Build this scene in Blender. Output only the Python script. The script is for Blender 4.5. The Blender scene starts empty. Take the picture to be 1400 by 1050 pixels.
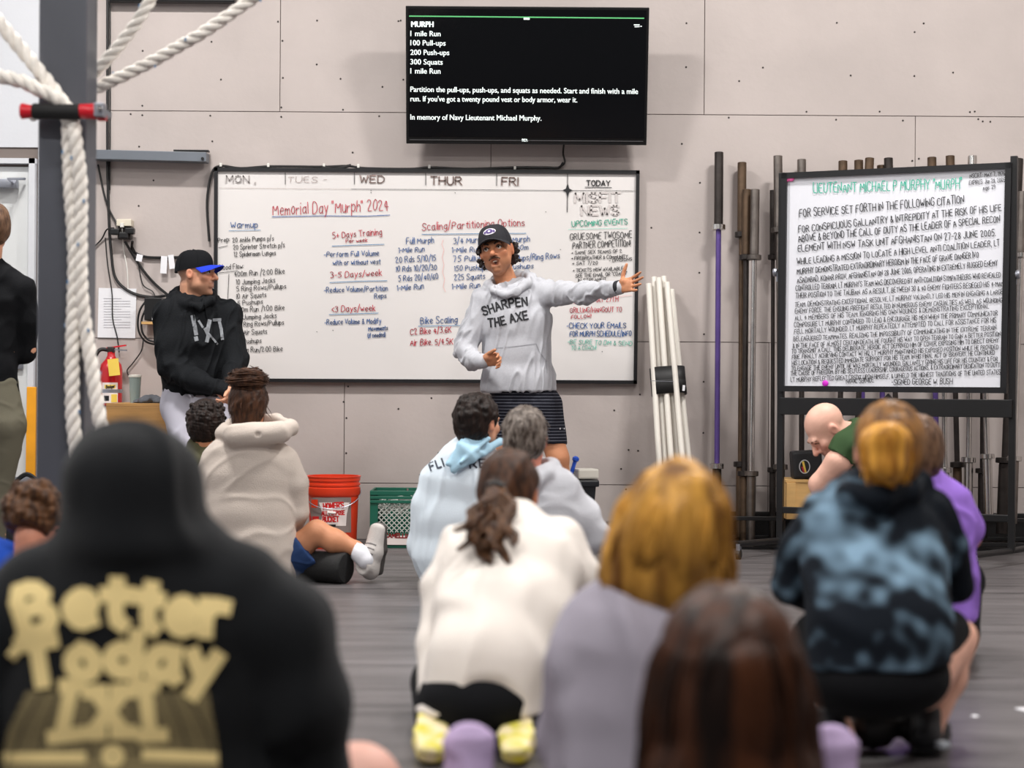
import bpy, bmesh, math, random
import numpy as np
from mathutils import Vector, Matrix
from mathutils.bvhtree import BVHTree

# ------------------------------------------------------------------ camera, world, exposure, lamps
FPX = 2400.0                      # focal length in pixels of the 1400 x 1050 frame
CAMZ = 0.9
ROLL = math.radians(0.4)
RV = np.array((math.cos(ROLL), 0, math.sin(ROLL)))
UV = np.array((-math.sin(ROLL), 0, math.cos(ROLL)))
FV = np.array((0.0, 1.0, 0.0))
CAM = np.array((0.0, 0.0, CAMZ))
scene = bpy.context.scene
col = scene.collection
cd = bpy.data.cameras.new('camera')
cam = bpy.data.objects.new('camera', cd)
col.objects.link(cam)
cd.sensor_width = 36.0
cd.lens = FPX / 1400.0 * 36.0
cd.clip_start = 0.05
cd.dof.use_dof = True
cd.dof.focus_distance = 9.35
cd.dof.aperture_fstop = 2.1
cam.matrix_world = Matrix(((RV[0], UV[0], 0, 0), (0, 0, -1, 0), (RV[2], UV[2], 0, CAMZ), (0, 0, 0, 1)))
scene.camera = cam
scene.view_settings.view_transform = 'Standard'
scene.view_settings.look = 'None'
scene.view_settings.gamma = 1.0
scene.view_settings.use_curve_mapping = False
scene.view_settings.exposure = 0.06
world = bpy.data.worlds.new('world')
scene.world = world
world.use_nodes = True
world.node_tree.nodes['Background'].inputs[0].default_value = (1.0, 0.98, 0.97, 1)
world.node_tree.nodes['Background'].inputs[1].default_value = 0.11
WALL_Y = 10.1
CEIL_Z = 5.2
LAMPS = [(-2.05, 7.5, 185), (2.2, 7.5, 185), (-5.0, 6.4, 45), (5.0, 6.4, 45), (-3.4, 4.0, 45), (0.0, 4.0, 60), (3.4, 4.0, 45), (-2.2, 1.0, 150), (1.0, 1.0, 150)]      # x, y, watts

# ------------------------------------------------------------------ helpers
def P(px, py, Y):
    """a photo pixel at depth Y metres -> world point"""
    dx = (px - 700.0) / FPX; dy = (525.0 - py) / FPX
    return CAM + (RV * dx + UV * dy + FV) * Y
def ray(px, py):
    d = RV * ((px - 700.0) / FPX) + UV * ((525.0 - py) / FPX) + FV
    return d
class Plane:
    """flat surface given by origin and normal; pt() drops a pixel onto it"""
    def __init__(s, o, n):
        s.o = np.array(o, float); s.n = np.array(n, float); s.n /= np.linalg.norm(s.n)
        if s.n[1] > 0: s.n = -s.n
    def pt(s, px, py, off=0.0):
        d = ray(px, py); t = np.dot(s.o - CAM, s.n) / np.dot(d, s.n)
        return CAM + d * t + s.n * off
W = {}      # world origin of every (unrotated) object
def link(o, parent=None):
    col.objects.link(o)
    if parent is not None: o.parent = parent
    return o
def tag(o, label=None, cat=None, group=None, kind=None):
    if label: o['label'] = label
    if cat: o['category'] = cat
    if group: o['group'] = group
    if kind: o['kind'] = kind
    return o
def empty(name, loc, label=None, cat=None, group=None, kind=None):
    o = bpy.data.objects.new(name, None); link(o); o.location = tuple(loc); o.empty_display_size = 0.1
    W[o.name] = np.array(loc, float)
    return tag(o, label, cat, group, kind)
def mk(name, V, F, mat, parent=None, smooth=False, cols=None, origin=None):
    """one mesh object from world-space vertices"""
    V = np.asarray(V, float).reshape(-1, 3)
    if parent is not None: org = W[parent.name]
    elif origin is not None: org = np.array(origin, float)
    else:
        org = (V.min(0) + V.max(0)) / 2; org[2] = V[:, 2].min()
    me = bpy.data.meshes.new(name)
    if isinstance(F, np.ndarray):
        n = F.shape[1]
        me.vertices.add(len(V)); me.vertices.foreach_set('co', (V - org).astype(np.float32).ravel())
        me.loops.add(F.size); me.loops.foreach_set('vertex_index', F.astype(np.int32).ravel())
        me.polygons.add(len(F)); me.polygons.foreach_set('loop_start', np.arange(0, F.size, n, dtype=np.int32))
        me.update(calc_edges=True)
    else:
        me.from_pydata([tuple(v) for v in (V - org)], [], [tuple(f) for f in F]); me.update()
    if smooth: me.polygons.foreach_set('use_smooth', np.ones(len(me.polygons), bool))
    if cols is not None:
        ca = me.color_attributes.new('Col', 'FLOAT_COLOR', 'POINT')
        c4 = np.ones((len(V), 4), np.float32); c4[:, :3] = cols
        ca.data.foreach_set('color', c4.ravel())
    if mat is not None: me.materials.append(mat)
    o = bpy.data.objects.new(name, me); link(o, parent)
    if parent is None: o.location = tuple(org)
    W[o.name] = org
    return o
class MB:
    """collects simple solids into one mesh"""
    def __init__(s): s.V = []; s.F = []
    def add(s, V, F):
        b = len(s.V); s.V += [tuple(v) for v in V]; s.F += [tuple(i + b for i in f) for f in F]; return s
    def box(s, c, size, R=None, bev=0.0):
        c = np.array(c, float); h = np.array(size, float) / 2
        R = np.eye(3) if R is None else np.array(R, float)
        if bev > 0:
            bm = bmesh.new(); bmesh.ops.create_cube(bm, size=1.0)
            for v in bm.verts: v.co = Vector((v.co.x * 2 * h[0], v.co.y * 2 * h[1], v.co.z * 2 * h[2]))
            bmesh.ops.bevel(bm, geom=list(bm.edges), offset=bev, segments=2, affect='EDGES', profile=0.6)
            bm.verts.index_update()
            V = [c + R @ np.array(v.co) for v in bm.verts]; F = [[v.index for v in f.verts] for f in bm.faces]
            bm.free(); return s.add(V, F)
        V = [c + R @ (h * np.array((x, y, z))) for x in (-1, 1) for y in (-1, 1) for z in (-1, 1)]
        return s.add(V, [(0, 1, 3, 2), (4, 6, 7, 5), (0, 4, 5, 1), (2, 3, 7, 6), (0, 2, 6, 4), (1, 5, 7, 3)])
    def tube(s, pts, r, n=10, cap=True):
        pts = [np.array(p, float) for p in pts]; m = len(pts)
        rs = r if hasattr(r, '__len__') else [r] * m
        V = []; prev = None
        for i, p in enumerate(pts):
            t = pts[min(i + 1, m - 1)] - pts[max(i - 1, 0)]; t = t / (np.linalg.norm(t) + 1e-12)
            if prev is None:
                a = np.array((0, 0, 1.0)) if abs(t[2]) < .9 else np.array((1.0, 0, 0))
            else: a = prev
            u = a - t * np.dot(a, t); u /= np.linalg.norm(u) + 1e-12; prev = u; v = np.cross(t, u)
            for k in range(n):
                th = 2 * math.pi * k / n; V.append(p + rs[i] * (math.cos(th) * u + math.sin(th) * v))
        F = []
        for i in range(m - 1):
            for k in range(n): F.append((i * n + k, i * n + (k + 1) % n, (i + 1) * n + (k + 1) % n, (i + 1) * n + k))
        if cap: F.append(tuple(range(n - 1, -1, -1))); F.append(tuple(range((m - 1) * n, m * n)))
        return s.add(V, F)
    def lathe(s, prof, base, axis=(0, 0, 1), n=24, capb=True, capt=True):
        """prof: list of (radius, height along axis)"""
        ax = np.array(axis, float); ax /= np.linalg.norm(ax); base = np.array(base, float)
        a = np.array((0, 0, 1.0)) if abs(ax[2]) < .9 else np.array((1.0, 0, 0))
        u = a - ax * np.dot(a, ax); u /= np.linalg.norm(u); v = np.cross(ax, u)
        V = [base + ax * h + r * (math.cos(2 * math.pi * k / n) * u + math.sin(2 * math.pi * k / n) * v) for r, h in prof for k in range(n)]
        m = len(prof)
        F = [(i * n + k, i * n + (k + 1) % n, (i + 1) * n + (k + 1) % n, (i + 1) * n + k) for i in range(m - 1) for k in range(n)]
        if capb: F.append(tuple(range(n - 1, -1, -1)))
        if capt: F.append(tuple(range((m - 1) * n, m * n)))
        return s.add(V, F)
    def prism(s, poly, d):
        """extrude a planar polygon of 3-D points by vector d"""
        d = np.array(d, float); n = len(poly); V = [np.array(p, float) for p in poly] + [np.array(p, float) + d for p in poly]
        F = [tuple(range(n - 1, -1, -1)), tuple(range(n, 2 * n))] + [(i, (i + 1) % n, n + (i + 1) % n, n + i) for i in range(n)]
        return s.add(V, F)
    def build(s, name, mat, parent=None, smooth=False, origin=None):
        o = mk(name, s.V, s.F, mat, parent, smooth, origin=origin)
        if smooth: smooth_by_angle(o.data)
        return o
def smooth_by_angle(me, ang=0.7):
    bm = bmesh.new(); bm.from_mesh(me)
    bmesh.ops.recalc_face_normals(bm, faces=bm.faces)
    for e in bm.edges:
        e.smooth = len(e.link_faces) == 2 and e.calc_face_angle(0) < ang
    for f in bm.faces: f.smooth = True
    bm.to_mesh(me); bm.free()
def rotz(a): c, s = math.cos(a), math.sin(a); return np.array(((c, -s, 0), (s, c, 0), (0, 0, 1.0)))
def rotx(a): c, s = math.cos(a), math.sin(a); return np.array(((1.0, 0, 0), (0, c, -s), (0, s, c)))
def roty(a): c, s = math.cos(a), math.sin(a); return np.array(((c, 0, s), (0, 1.0, 0), (-s, 0, c)))
def copy_tree(o, parent=None):
    c = o.copy(); col.objects.link(c); c.parent = parent
    for ch in o.children: copy_tree(ch, c)
    return c
def bez(pts, n=12):
    """smooth Catmull-Rom path through points"""
    pts = [np.array(p, float) for p in pts]; out = []
    for i in range(len(pts) - 1):
        p0 = pts[max(i - 1, 0)]; p1 = pts[i]; p2 = pts[i + 1]; p3 = pts[min(i + 2, len(pts) - 1)]
        for k in range(n):
            t = k / n
            out.append(0.5 * ((2 * p1) + (p2 - p0) * t + (2 * p0 - 5 * p1 + 4 * p2 - p3) * t * t + (3 * p1 - p0 - 3 * p2 + p3) * t ** 3))
    out.append(pts[-1]); return out

# ------------------------------------------------------------------ materials
def srgb(r, g, b):
    f = lambda c: (c / 255 / 12.92) if c / 255 <= .04045 else ((c / 255 + .055) / 1.055) ** 2.4
    return (f(r), f(g), f(b))
def mat(name, c, rough=0.6, metal=0.0, var=0.0, vscale=6.0, bump=0.0, bscale=60.0, stretch=None, sheen=0.0, c2=None, emit=0.0, spec=0.5, attr=False, alpha=None, trans=0.0, coat=0.0):
    m = bpy.data.materials.new(name); m.use_nodes = True
    nt = m.node_tree; b = nt.nodes['Principled BSDF']
    b.inputs['Roughness'].default_value = rough; b.inputs['Metallic'].default_value = metal
    b.inputs['Specular IOR Level'].default_value = spec
    if sheen: b.inputs['Sheen Weight'].default_value = sheen
    if coat: b.inputs['Coat Weight'].default_value = coat; b.inputs['Coat Roughness'].default_value = 0.15
    if trans: b.inputs['Transmission Weight'].default_value = trans
    tc = nt.nodes.new('ShaderNodeTexCoord'); mp = nt.nodes.new('ShaderNodeMapping')
    nt.links.new(tc.outputs['Object'], mp.inputs[0])
    if stretch: mp.inputs['Scale'].default_value = stretch
    src = None
    if attr:
        a = nt.nodes.new('ShaderNodeAttribute'); a.attribute_name = 'Col'; src = a.outputs['Color']
    if var > 0 or c2 is not None:
        nz = nt.nodes.new('ShaderNodeTexNoise'); nz.inputs['Scale'].default_value = vscale; nz.inputs['Detail'].default_value = 5
        nt.links.new(mp.outputs[0], nz.inputs['Vector'])
        mx = nt.nodes.new('ShaderNodeMix'); mx.data_type = 'RGBA'
        if c2 is not None:
            rp = nt.nodes.new('ShaderNodeMapRange'); rp.inputs[1].default_value = .35; rp.inputs[2].default_value = .65
            nt.links.new(nz.outputs[0], rp.inputs[0]); nt.links.new(rp.outputs[0], mx.inputs[0])
            mx.inputs[6].default_value = (*c, 1); mx.inputs[7].default_value = (*c2, 1)
        else:
            mx.blend_type = 'MULTIPLY'; mx.inputs[0].default_value = 1.0
            rp = nt.nodes.new('ShaderNodeMapRange'); rp.inputs[1].default_value = .25; rp.inputs[2].default_value = .75
            rp.inputs[3].default_value = 1 - var; rp.inputs[4].default_value = 1 + var
            nt.links.new(nz.outputs[0], rp.inputs[0])
            if src is not None: nt.links.new(src, mx.inputs[6])
            else: mx.inputs[6].default_value = (*c, 1)
            nt.links.new(rp.outputs[0], mx.inputs[7])
        src = mx.outputs[2]
    if src is not None: nt.links.new(src, b.inputs['Base Color'])
    else: b.inputs['Base Color'].default_value = (*c, 1)
    if bump > 0:
        nb = nt.nodes.new('ShaderNodeTexNoise'); nb.inputs['Scale'].default_value = bscale; nb.inputs['Detail'].default_value = 4
        nt.links.new(mp.outputs[0], nb.inputs['Vector'])
        bp = nt.nodes.new('ShaderNodeBump'); bp.inputs['Strength'].default_value = bump; bp.inputs['Distance'].default_value = .01
        nt.links.new(nb.outputs[0], bp.inputs['Height']); nt.links.new(bp.outputs[0], b.inputs['Normal'])
    if emit > 0:
        b.inputs['Emission Color'].default_value = (*c, 1); b.inputs['Emission Strength'].default_value = emit
    return m
M = {}
M['wall'] = mat('wall_paint', srgb(184, 174, 170), .7, var=.1, vscale=1.7, bump=.12, bscale=25, spec=.3)
M['wall_white'] = mat('white_paint', srgb(206, 208, 213), .6, var=.03, vscale=3, bump=.05)
M['seam'] = mat('wall_backing', srgb(120, 110, 105), .9)
M['floor'] = mat('rubber_floor', srgb(88, 84, 85), .38, var=.5, vscale=2.2, bump=.12, bscale=9, stretch=(.8, 7.0, 1.0), spec=.5)
M['floor_gap'] = mat('floor_joint', srgb(30, 29, 29), .8)
M['ceiling'] = mat('ceiling_paint', srgb(150, 148, 146), .8)
M['black'] = mat('black_metal', srgb(18, 18, 20), .4, var=.2, vscale=8, spec=.5)
M['black_frame'] = mat('black_frame', srgb(22, 22, 25), .38, spec=.5)
M['board'] = mat('whiteboard_surface', srgb(224, 220, 218), .22, var=.015, vscale=2.0, spec=.45)
M['board2'] = mat('whiteboard_surface_cool', srgb(226, 227, 234), .22, var=.01, vscale=2.0, spec=.45)
M['steel'] = mat('worn_steel', srgb(120, 113, 108), .38, metal=.85, var=.35, vscale=9, bump=.1, bscale=40)
M['chrome'] = mat('chrome', srgb(205, 203, 200), .22, metal=1.0, var=.12, vscale=12)
M['rust'] = mat('rusty_steel', srgb(92, 74, 58), .5, metal=.6, var=.4, vscale=10, bump=.15, bscale=50)
M['dark_steel'] = mat('dark_steel', srgb(62, 57, 55), .42, metal=.7, var=.35, vscale=10, bump=.1, bscale=50)
M['purple_bar'] = mat('purple_coating', srgb(92, 72, 138), .35, metal=.35, var=.2, vscale=8)
M['pvc'] = mat('white_pvc', srgb(228, 223, 214), .35, var=.06, vscale=6, stretch=(1, 1, .2))
M['band'] = mat('black_rubber', srgb(17, 17, 18), .55, bump=.05)
M['screen'] = mat('screen_glass', srgb(5, 6, 9), .12, spec=.5)
M['tv_body'] = mat('tv_plastic', srgb(14, 14, 15), .3)
M['tv_text'] = mat('screen_text', srgb(215, 225, 222), .5, emit=.85)
M['tv_green'] = mat('screen_green', srgb(80, 160, 100), .5, emit=.7)
M['silver'] = mat('silver_trim', srgb(150, 150, 152), .3, metal=.8)
def ink(n, c): return mat('ink_' + n, c, .5)
M['red'] = ink('red', srgb(196, 38, 62)); M['blue'] = ink('blue', srgb(38, 92, 158)); M['ink'] = ink('black', srgb(24, 24, 28))
M['green'] = ink('green', srgb(34, 178, 148)); M['lgreen'] = ink('light_green', srgb(118, 206, 186)); M['fade'] = ink('faded_brown', srgb(158, 138, 132))
M['fade2'] = ink('faded_grey', srgb(205, 198, 196)); M['brown'] = ink('brown', srgb(116, 84, 80)); M['pinkline'] = ink('pink', srgb(232, 178, 174)); M['lblue'] = ink('soft_blue', srgb(80, 132, 172))
M['pink'] = mat('pink_magnet', srgb(240, 100, 170), .5); M['magenta'] = mat('magenta_magnet', srgb(214, 40, 205), .5)
M['column'] = mat('column_paint', srgb(78, 80, 88), .42, var=.16, vscale=3.5, bump=.06, bscale=20, stretch=(1, 1, .4), spec=.5)
M['rope'] = mat('white_rope', srgb(238, 232, 224), .8, var=.14, vscale=30, bump=.4, bscale=160)
M['fleck'] = mat('blue_tracer', srgb(90, 130, 170), .8)
M['redplastic'] = mat('red_plastic', srgb(205, 22, 40), .35)
M['foam'] = mat('black_foam', srgb(16, 16, 17), .75, bump=.2, bscale=120)
M['zinc'] = mat('zinc', srgb(165, 168, 178), .35, metal=.8)
M['wood'] = mat('plywood', srgb(176, 132, 78), .55, var=.22, vscale=5, stretch=(1, 1, 7), bump=.08, bscale=30)
M['wood_pale'] = mat('pale_wood', srgb(206, 164, 104), .55, var=.14, vscale=5, stretch=(1, 1, 6))
M['yellow_wood'] = mat('yellow_painted_wood', srgb(236, 160, 24), .55, var=.12, vscale=8)
M['paper'] = mat('paper', srgb(232, 232, 236), .7)
M['print'] = mat('grey_print', srgb(178, 178, 184), .7)
M['cable'] = mat('black_cable', srgb(20, 19, 20), .5)
M['cable_white'] = mat('white_cable', srgb(222, 220, 214), .5)
M['beige'] = mat('beige_plastic', srgb(214, 206, 188), .45)
M['ext_red'] = mat('extinguisher_red', srgb(190, 18, 28), .25, coat=.4)
M['tagyellow'] = mat('yellow_tag', srgb(240, 206, 88), .6)
M['tumbler'] = mat('tumbler_plastic', srgb(190, 205, 200), .15, var=.1, trans=.55)
M['tumbler_green'] = mat('tumbler_green', srgb(44, 98, 76), .3)
M['greycloth'] = mat('grey_cloth', srgb(88, 90, 96), .85, bump=.3, bscale=30)
M['bucket'] = mat('orange_bucket', srgb(226, 62, 30), .35)
M['label_grey'] = mat('label_grey', srgb(138, 124, 120), .5)
M['label_white'] = mat('label_white', srgb(238, 226, 222), .5)
M['crate'] = mat('green_crate', srgb(28, 102, 82), .4)
M['crate_mesh'] = mat('pale_netting', srgb(196, 200, 194), .5)
M['bin'] = mat('bin_plastic', srgb(24, 27, 33), .4)
M['blue_plastic'] = mat('blue_plastic', srgb(36, 84, 196), .35)
M['offwhite'] = mat('offwhite_plastic', srgb(216, 212, 202), .45)
M['grey_beam'] = mat('grey_painted_steel', srgb(104, 110, 118), .45, var=.1)
M['lamp'] = mat('lamp_diffuser', (1, .97, .93), .5, emit=4.0)
M['backpack'] = mat('black_nylon', srgb(26, 26, 30), .6, bump=.2, bscale=60)
M['rubber'] = mat('dark_rubber', srgb(26, 26, 27), .6, bump=.1)

# ------------------------------------------------------------------ marker-stroke lettering
G = {
'A': "0,0 2,6 4,0;.7,2 3.3,2", 'B': "0,0 0,6 2.6,6 3.6,4.6 2.6,3.2 0,3.2;2.6,3.2 4,1.7 2.8,0 0,0", 'C': "4,5 3,6 1,6 0,4.5 0,1.5 1,0 3,0 4,1",
'D': "0,0 0,6 2.4,6 4,4.3 4,1.7 2.4,0 0,0", 'E': "3.6,6 0,6 0,0 3.6,0;0,3.1 3,3.1", 'F': "3.6,6 0,6 0,0;0,3.1 3,3.1", 'G': "4,5 3,6 1,6 0,4.5 0,1.5 1,0 3,0 4,1.2 4,2.8 2.4,2.8",
'H': "0,0 0,6;4,0 4,6;0,3 4,3", 'I': "0,0 0,6", 'J': "3,6 3,1.4 2,0 .8,0 0,1.2", 'K': "0,0 0,6;3.8,6 0,2.6;1.2,3.6 4,0", 'L': "0,6 0,0 3.4,0", 'M': "0,0 .3,6 2.4,1.6 4.5,6 4.8,0",
'N': "0,0 0,6 4,0 4,6", 'O': "2,6 .6,5.4 0,3 .6,.6 2,0 3.4,.6 4,3 3.4,5.4 2,6", 'P': "0,0 0,6 2.8,6 3.8,4.5 2.8,2.9 0,2.9", 'Q': "2,6 .6,5.4 0,3 .6,.6 2,0 3.4,.6 4,3 3.4,5.4 2,6;2.4,1.6 4.2,-.4",
'R': "0,0 0,6 2.8,6 3.8,4.5 2.8,3 0,3;1.8,3 4,0", 'S': "3.8,5.1 2.8,6 1,6 .1,4.8 .8,3.4 3,2.7 3.9,1.4 3,0 1,0 0,1", 'T': "2,0 2,6;0,6 4,6", 'U': "0,6 0,1.6 1,0 3,0 4,1.6 4,6",
'V': "0,6 2,0 4,6", 'W': "0,6 1.2,0 2.5,4.4 3.8,0 5,6", 'X': "0,0 4,6;0,6 4,0", 'Y': "0,6 2,3 4,6;2,3 2,0", 'Z': "0,6 4,6 0,0 4,0",
'a': "3,3.4 1.8,4 .4,3.2 .2,1 1.4,0 2.6,.6 3,1.6;3,4 3,.8 3.5,0", 'b': "0,6 0,0;0,2.6 1.6,4 3,3 3,1 1.6,0 0,.8", 'c': "3,3.3 1.8,4 .4,3.2 .2,1.2 1.4,0 3,.6", 'd': "3,6 3,0;3,2.8 1.6,4 .2,2.8 .2,1 1.4,0 3,1",
'e': "0.2,2 3,2.2 2.6,3.6 1.4,4 .2,2.8 .2,1.2 1.4,0 3,.6", 'f': "2.6,5.6 1.7,6 1,5 1,0;0,3.7 2.2,3.7", 'g': "3,3.4 1.6,4 .2,2.8 .2,1.2 1.4,.2 3,1.2;3,4 3,-1.2 1.8,-2 .4,-1.4", 'h': "0,6 0,0;0,2.6 1.6,4 2.8,3.2 2.8,0",
'i': "0,4 0,0;0,5.4 .1,5.7", 'j': "1,4 1,-1.2 0,-2;1,5.4 1.1,5.7", 'k': "0,6 0,0;2.6,4 0,1.7;.8,2.3 2.8,0", 'l': "0,6 0,0", 'm': "0,4 0,0;0,2.8 1.2,4 2,3 2,0;2,2.8 3.2,4 4,3 4,0", 'n': "0,4 0,0;0,2.6 1.6,4 2.8,3.2 2.8,0",
'o': "1.5,4 .3,3.2 .1,1.4 1.2,0 2.6,.4 3,2.2 2.4,3.6 1.5,4", 'p': "0,4 0,-2;0,2.8 1.6,4 3,3 3,1 1.6,0 0,.8", 'q': "3,4 3,-2;3,2.8 1.6,4 .2,2.8 .2,1 1.4,0 3,1", 'r': "0,4 0,0;0,2.4 1.2,3.8 2.4,3.6", 's': "2.6,3.5 1.4,4 .3,3.2 .8,2.2 2.4,1.7 2.6,.6 1.4,0 .1,.5",
't': "1.2,5.6 1.2,.6 2.2,0;0,4 2.4,4", 'u': "0,4 0,1 1,0 2.2,.4 2.8,1.4;2.8,4 2.8,0", 'v': "0,4 1.5,0 3,4", 'w': "0,4 1,0 2,3 3,0 4,4", 'x': "0,0 3,4;0,4 3,0", 'y': "0,4 1.5,.6;3,4 .6,-2", 'z': "0,4 3,4 0,0 3,0",
'0': "1.7,6 .5,5.2 0,3 .5,.8 1.7,0 2.9,.8 3.4,3 2.9,5.2 1.7,6", '1': ".2,5 1,6 1,0", '2': "0,4.8 1,6 2.6,5.8 3.2,4.4 0,0 3.6,0", '3': "0,5.4 1.6,6 3,5 2.6,3.6 1.2,3.2 3,2.6 3.2,1 1.6,0 0,.6", '4': "2.4,0 2.4,6 0,2 3.6,2",
'5': "3.2,6 .4,6 .2,3.4 2,3.8 3.3,2.4 2.8,.6 1.4,0 0,.6", '6': "2.8,6 .8,4 .1,1.8 1,0 2.6,.2 3.2,1.8 2.2,3 .3,2.2", '7': "0,6 3.4,6 1.2,0", '8': "1.7,3.2 .4,4.4 .9,6 2.5,6 3,4.4 .4,2 .3,.7 1.4,0 2.8,.4 3.1,1.9 1.7,3.2", '9': "3,4.4 1.8,3 .3,3.8 .5,5.6 2,6 3,4.8 2.8,2 1.6,0",
'.': "0,0 .3,.1", ',': ".3,.5 0,-1", ':': "0,1 .2,1.2;0,3.4 .2,3.6", '-': "0,2.6 2,2.7", '/': "0,-1 2.2,7", "'": "0,6.2 0,4.8", '"': "0,6.4 0,5;1,6.4 1,5", '!': "0,6 0,1.8;0,0 0,.3", '&': "3.6,0 .8,4.6 1.4,6 2.4,5 .2,1.6 1,0 2.4,.4 3.4,2",
'+': "0,2.4 3,2.4;1.5,.8 1.5,4", '<': "3,4.6 0,2.7 3,.8", '(': "1,6.6 0,4 0,2 1,-.6", ')': "0,6.6 1,4 1,2 0,-.6", '>': "0,2.6 3.2,2.6;2,3.8 3.2,2.6 2,1.4", '~': "0,2 1,3 2,2 3,3"}
def glyph(ch):
    if ch not in G: ch = ch.upper()
    if ch not in G: return [], 2.2
    st = [[tuple(float(a) for a in p.split(',')) for p in s.split()] for s in G[ch].split(';')]
    return st, max(p[0] for s in st for p in s)
def chaikin(s, n=2):
    for _ in range(n):
        if len(s) < 3: return s
        o = [s[0]]
        for a, b in zip(s[:-1], s[1:]):
            o.append((a[0] * .75 + b[0] * .25, a[1] * .75 + b[1] * .25)); o.append((a[0] * .25 + b[0] * .75, a[1] * .25 + b[1] * .75))
        o.append(s[-1]); s = o
    return s
def lay_text(txt, x0, y0, x1, y1, h, hand=True, seed=1, gap=1.4, bold_smooth=0):
    """strokes of a line of text in pixel space between two baseline ends, cap height h"""
    rnd = random.Random(hash(txt) % 1000 * 0 + sum(map(ord, txt)) + seed)
    out = []; x = 0
    for ch in txt:
        if ch == ' ': x += 2.6; continue
        st, w = glyph(ch)
        jy = rnd.uniform(-.25, .25) if hand else 0; sl = rnd.uniform(-.02, .14) if hand else 0; sc = rnd.uniform(.9, 1.1) if hand else 1
        for s in st:
            s = [(p[0] + (rnd.uniform(-.12, .12) if hand else 0) + p[1] * sl, p[1] * sc + jy) for p in s]
            if hand: s = chaikin(s, 1)
            elif bold_smooth: s = chaikin(s, bold_smooth)
            out.append([(x + p[0], p[1]) for p in s])
        x += w + gap
    tot = max(x - gap, .1); dx = (x1 - x0); dy = (y1 - y0)
    L = math.hypot(dx, dy); ux, uy = dx / L, dy / L
    kx = L / tot; ky = h / 6.0
    return [[(x0 + ux * p[0] * kx + uy * p[1] * ky, y0 + uy * p[0] * kx - ux * p[1] * ky) for p in s] for s in out]
def ribbon(strokes, wpx, maxseg=None):
    """flat marker strokes in pixel space -> 2-D verts, faces"""
    V = []; F = []
    for s in strokes:
        if maxseg:
            t = [s[0]]
            for a, b in zip(s[:-1], s[1:]):
                n = max(1, int(math.hypot(b[0] - a[0], b[1] - a[1]) / maxseg))
                t += [(a[0] + (b[0] - a[0]) * k / n, a[1] + (b[1] - a[1]) * k / n) for k in range(1, n + 1)]
            s = t
        n = len(s)
        for i in range(n - 1):
            ax, ay = s[i]; bx, by = s[i + 1]; dx, dy = bx - ax, by - ay; l = math.hypot(dx, dy)
            if l < 1e-6: continue
            dx, dy = dx / l, dy / l; w = wpx / 2
            e0 = w * .8 if i == 0 else w * .5; e1 = w * .8 if i == n - 2 else w * .5
            ax -= dx * e0; ay -= dy * e0; bx += dx * e1; by += dy * e1
            b = len(V); V += [(ax - dy * w, ay + dx * w), (bx - dy * w, by + dx * w), (bx + dy * w, by - dx * w), (ax + dy * w, ay - dx * w)]
            F.append((b + 3, b + 2, b + 1, b))
    return V, F
def on_plane(name, strokes, wpx, plane, m, parent, off=.0012, maxseg=None):
    if name == 'handwriting': wpx *= .86
    V, F = ribbon(strokes, wpx, maxseg)
    if not V: return None
    return mk(name, [plane.pt(x, y, off) for x, y in V], F, m, parent)
def write(name, txt, x0, y0, x1, y1, h, wpx, m, plane, parent, **k):
    return on_plane(name, lay_text(txt, x0, y0, x1, y1, h, **k), wpx, plane, M[m], parent)
def font_mesh(txt):
    cu = bpy.data.curves.new('t', 'FONT'); cu.body = txt; cu.resolution_u = 3
    o = bpy.data.objects.new('t', cu); col.objects.link(o)
    dg = bpy.context.evaluated_depsgraph_get(); me = bpy.data.meshes.new_from_object(o.evaluated_get(dg))
    V = np.array([v.co[:] for v in me.vertices]); F = [tuple(p.vertices) for p in me.polygons]
    bpy.data.objects.remove(o); bpy.data.curves.remove(cu); bpy.data.meshes.remove(me)
    return V, F
def font_on(name, txt, x0, y0, x1, y1, h, plane, m, parent, off=.0015):
    """built-in typeface laid between two baseline pixels on a plane"""
    V, F = font_mesh(txt); wd = V[:, 0].max() - V[:, 0].min(); xo = V[:, 0].min()
    kx = (x1 - x0) / wd; ky = h / .72
    pts = [plane.pt(x0 + (v[0] - xo) * kx, y0 + (y1 - y0) * (v[0] - xo) / wd - v[1] * ky, off) for v in V]
    return mk(name, pts, F, M[m], parent)
class Surf:
    """pt() drops a pixel onto a built mesh"""
    def __init__(s, *objs):
        V = []; F = []
        for o in objs:
            b = len(V); w = Vector(W[o.name]); V += [v.co + w for v in o.data.vertices]; F += [[i + b for i in p.vertices] for p in o.data.polygons]
        s.bvh = BVHTree.FromPolygons(V, F); s.last = None
    def pt(s, px, py, off=.003):
        d = ray(px, py); d = d / np.linalg.norm(d)
        h = s.bvh.ray_cast(Vector(CAM), Vector(d))
        if h[0] is None:
            return s.last if s.last is not None else CAM + d * 9
        s.last = np.array(h[0]) - d * off
        return s.last
def wx(px): return (px - 700) / FPX * WALL_Y
def wz(py): return CAMZ + (525 - py) / FPX * WALL_Y

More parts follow.
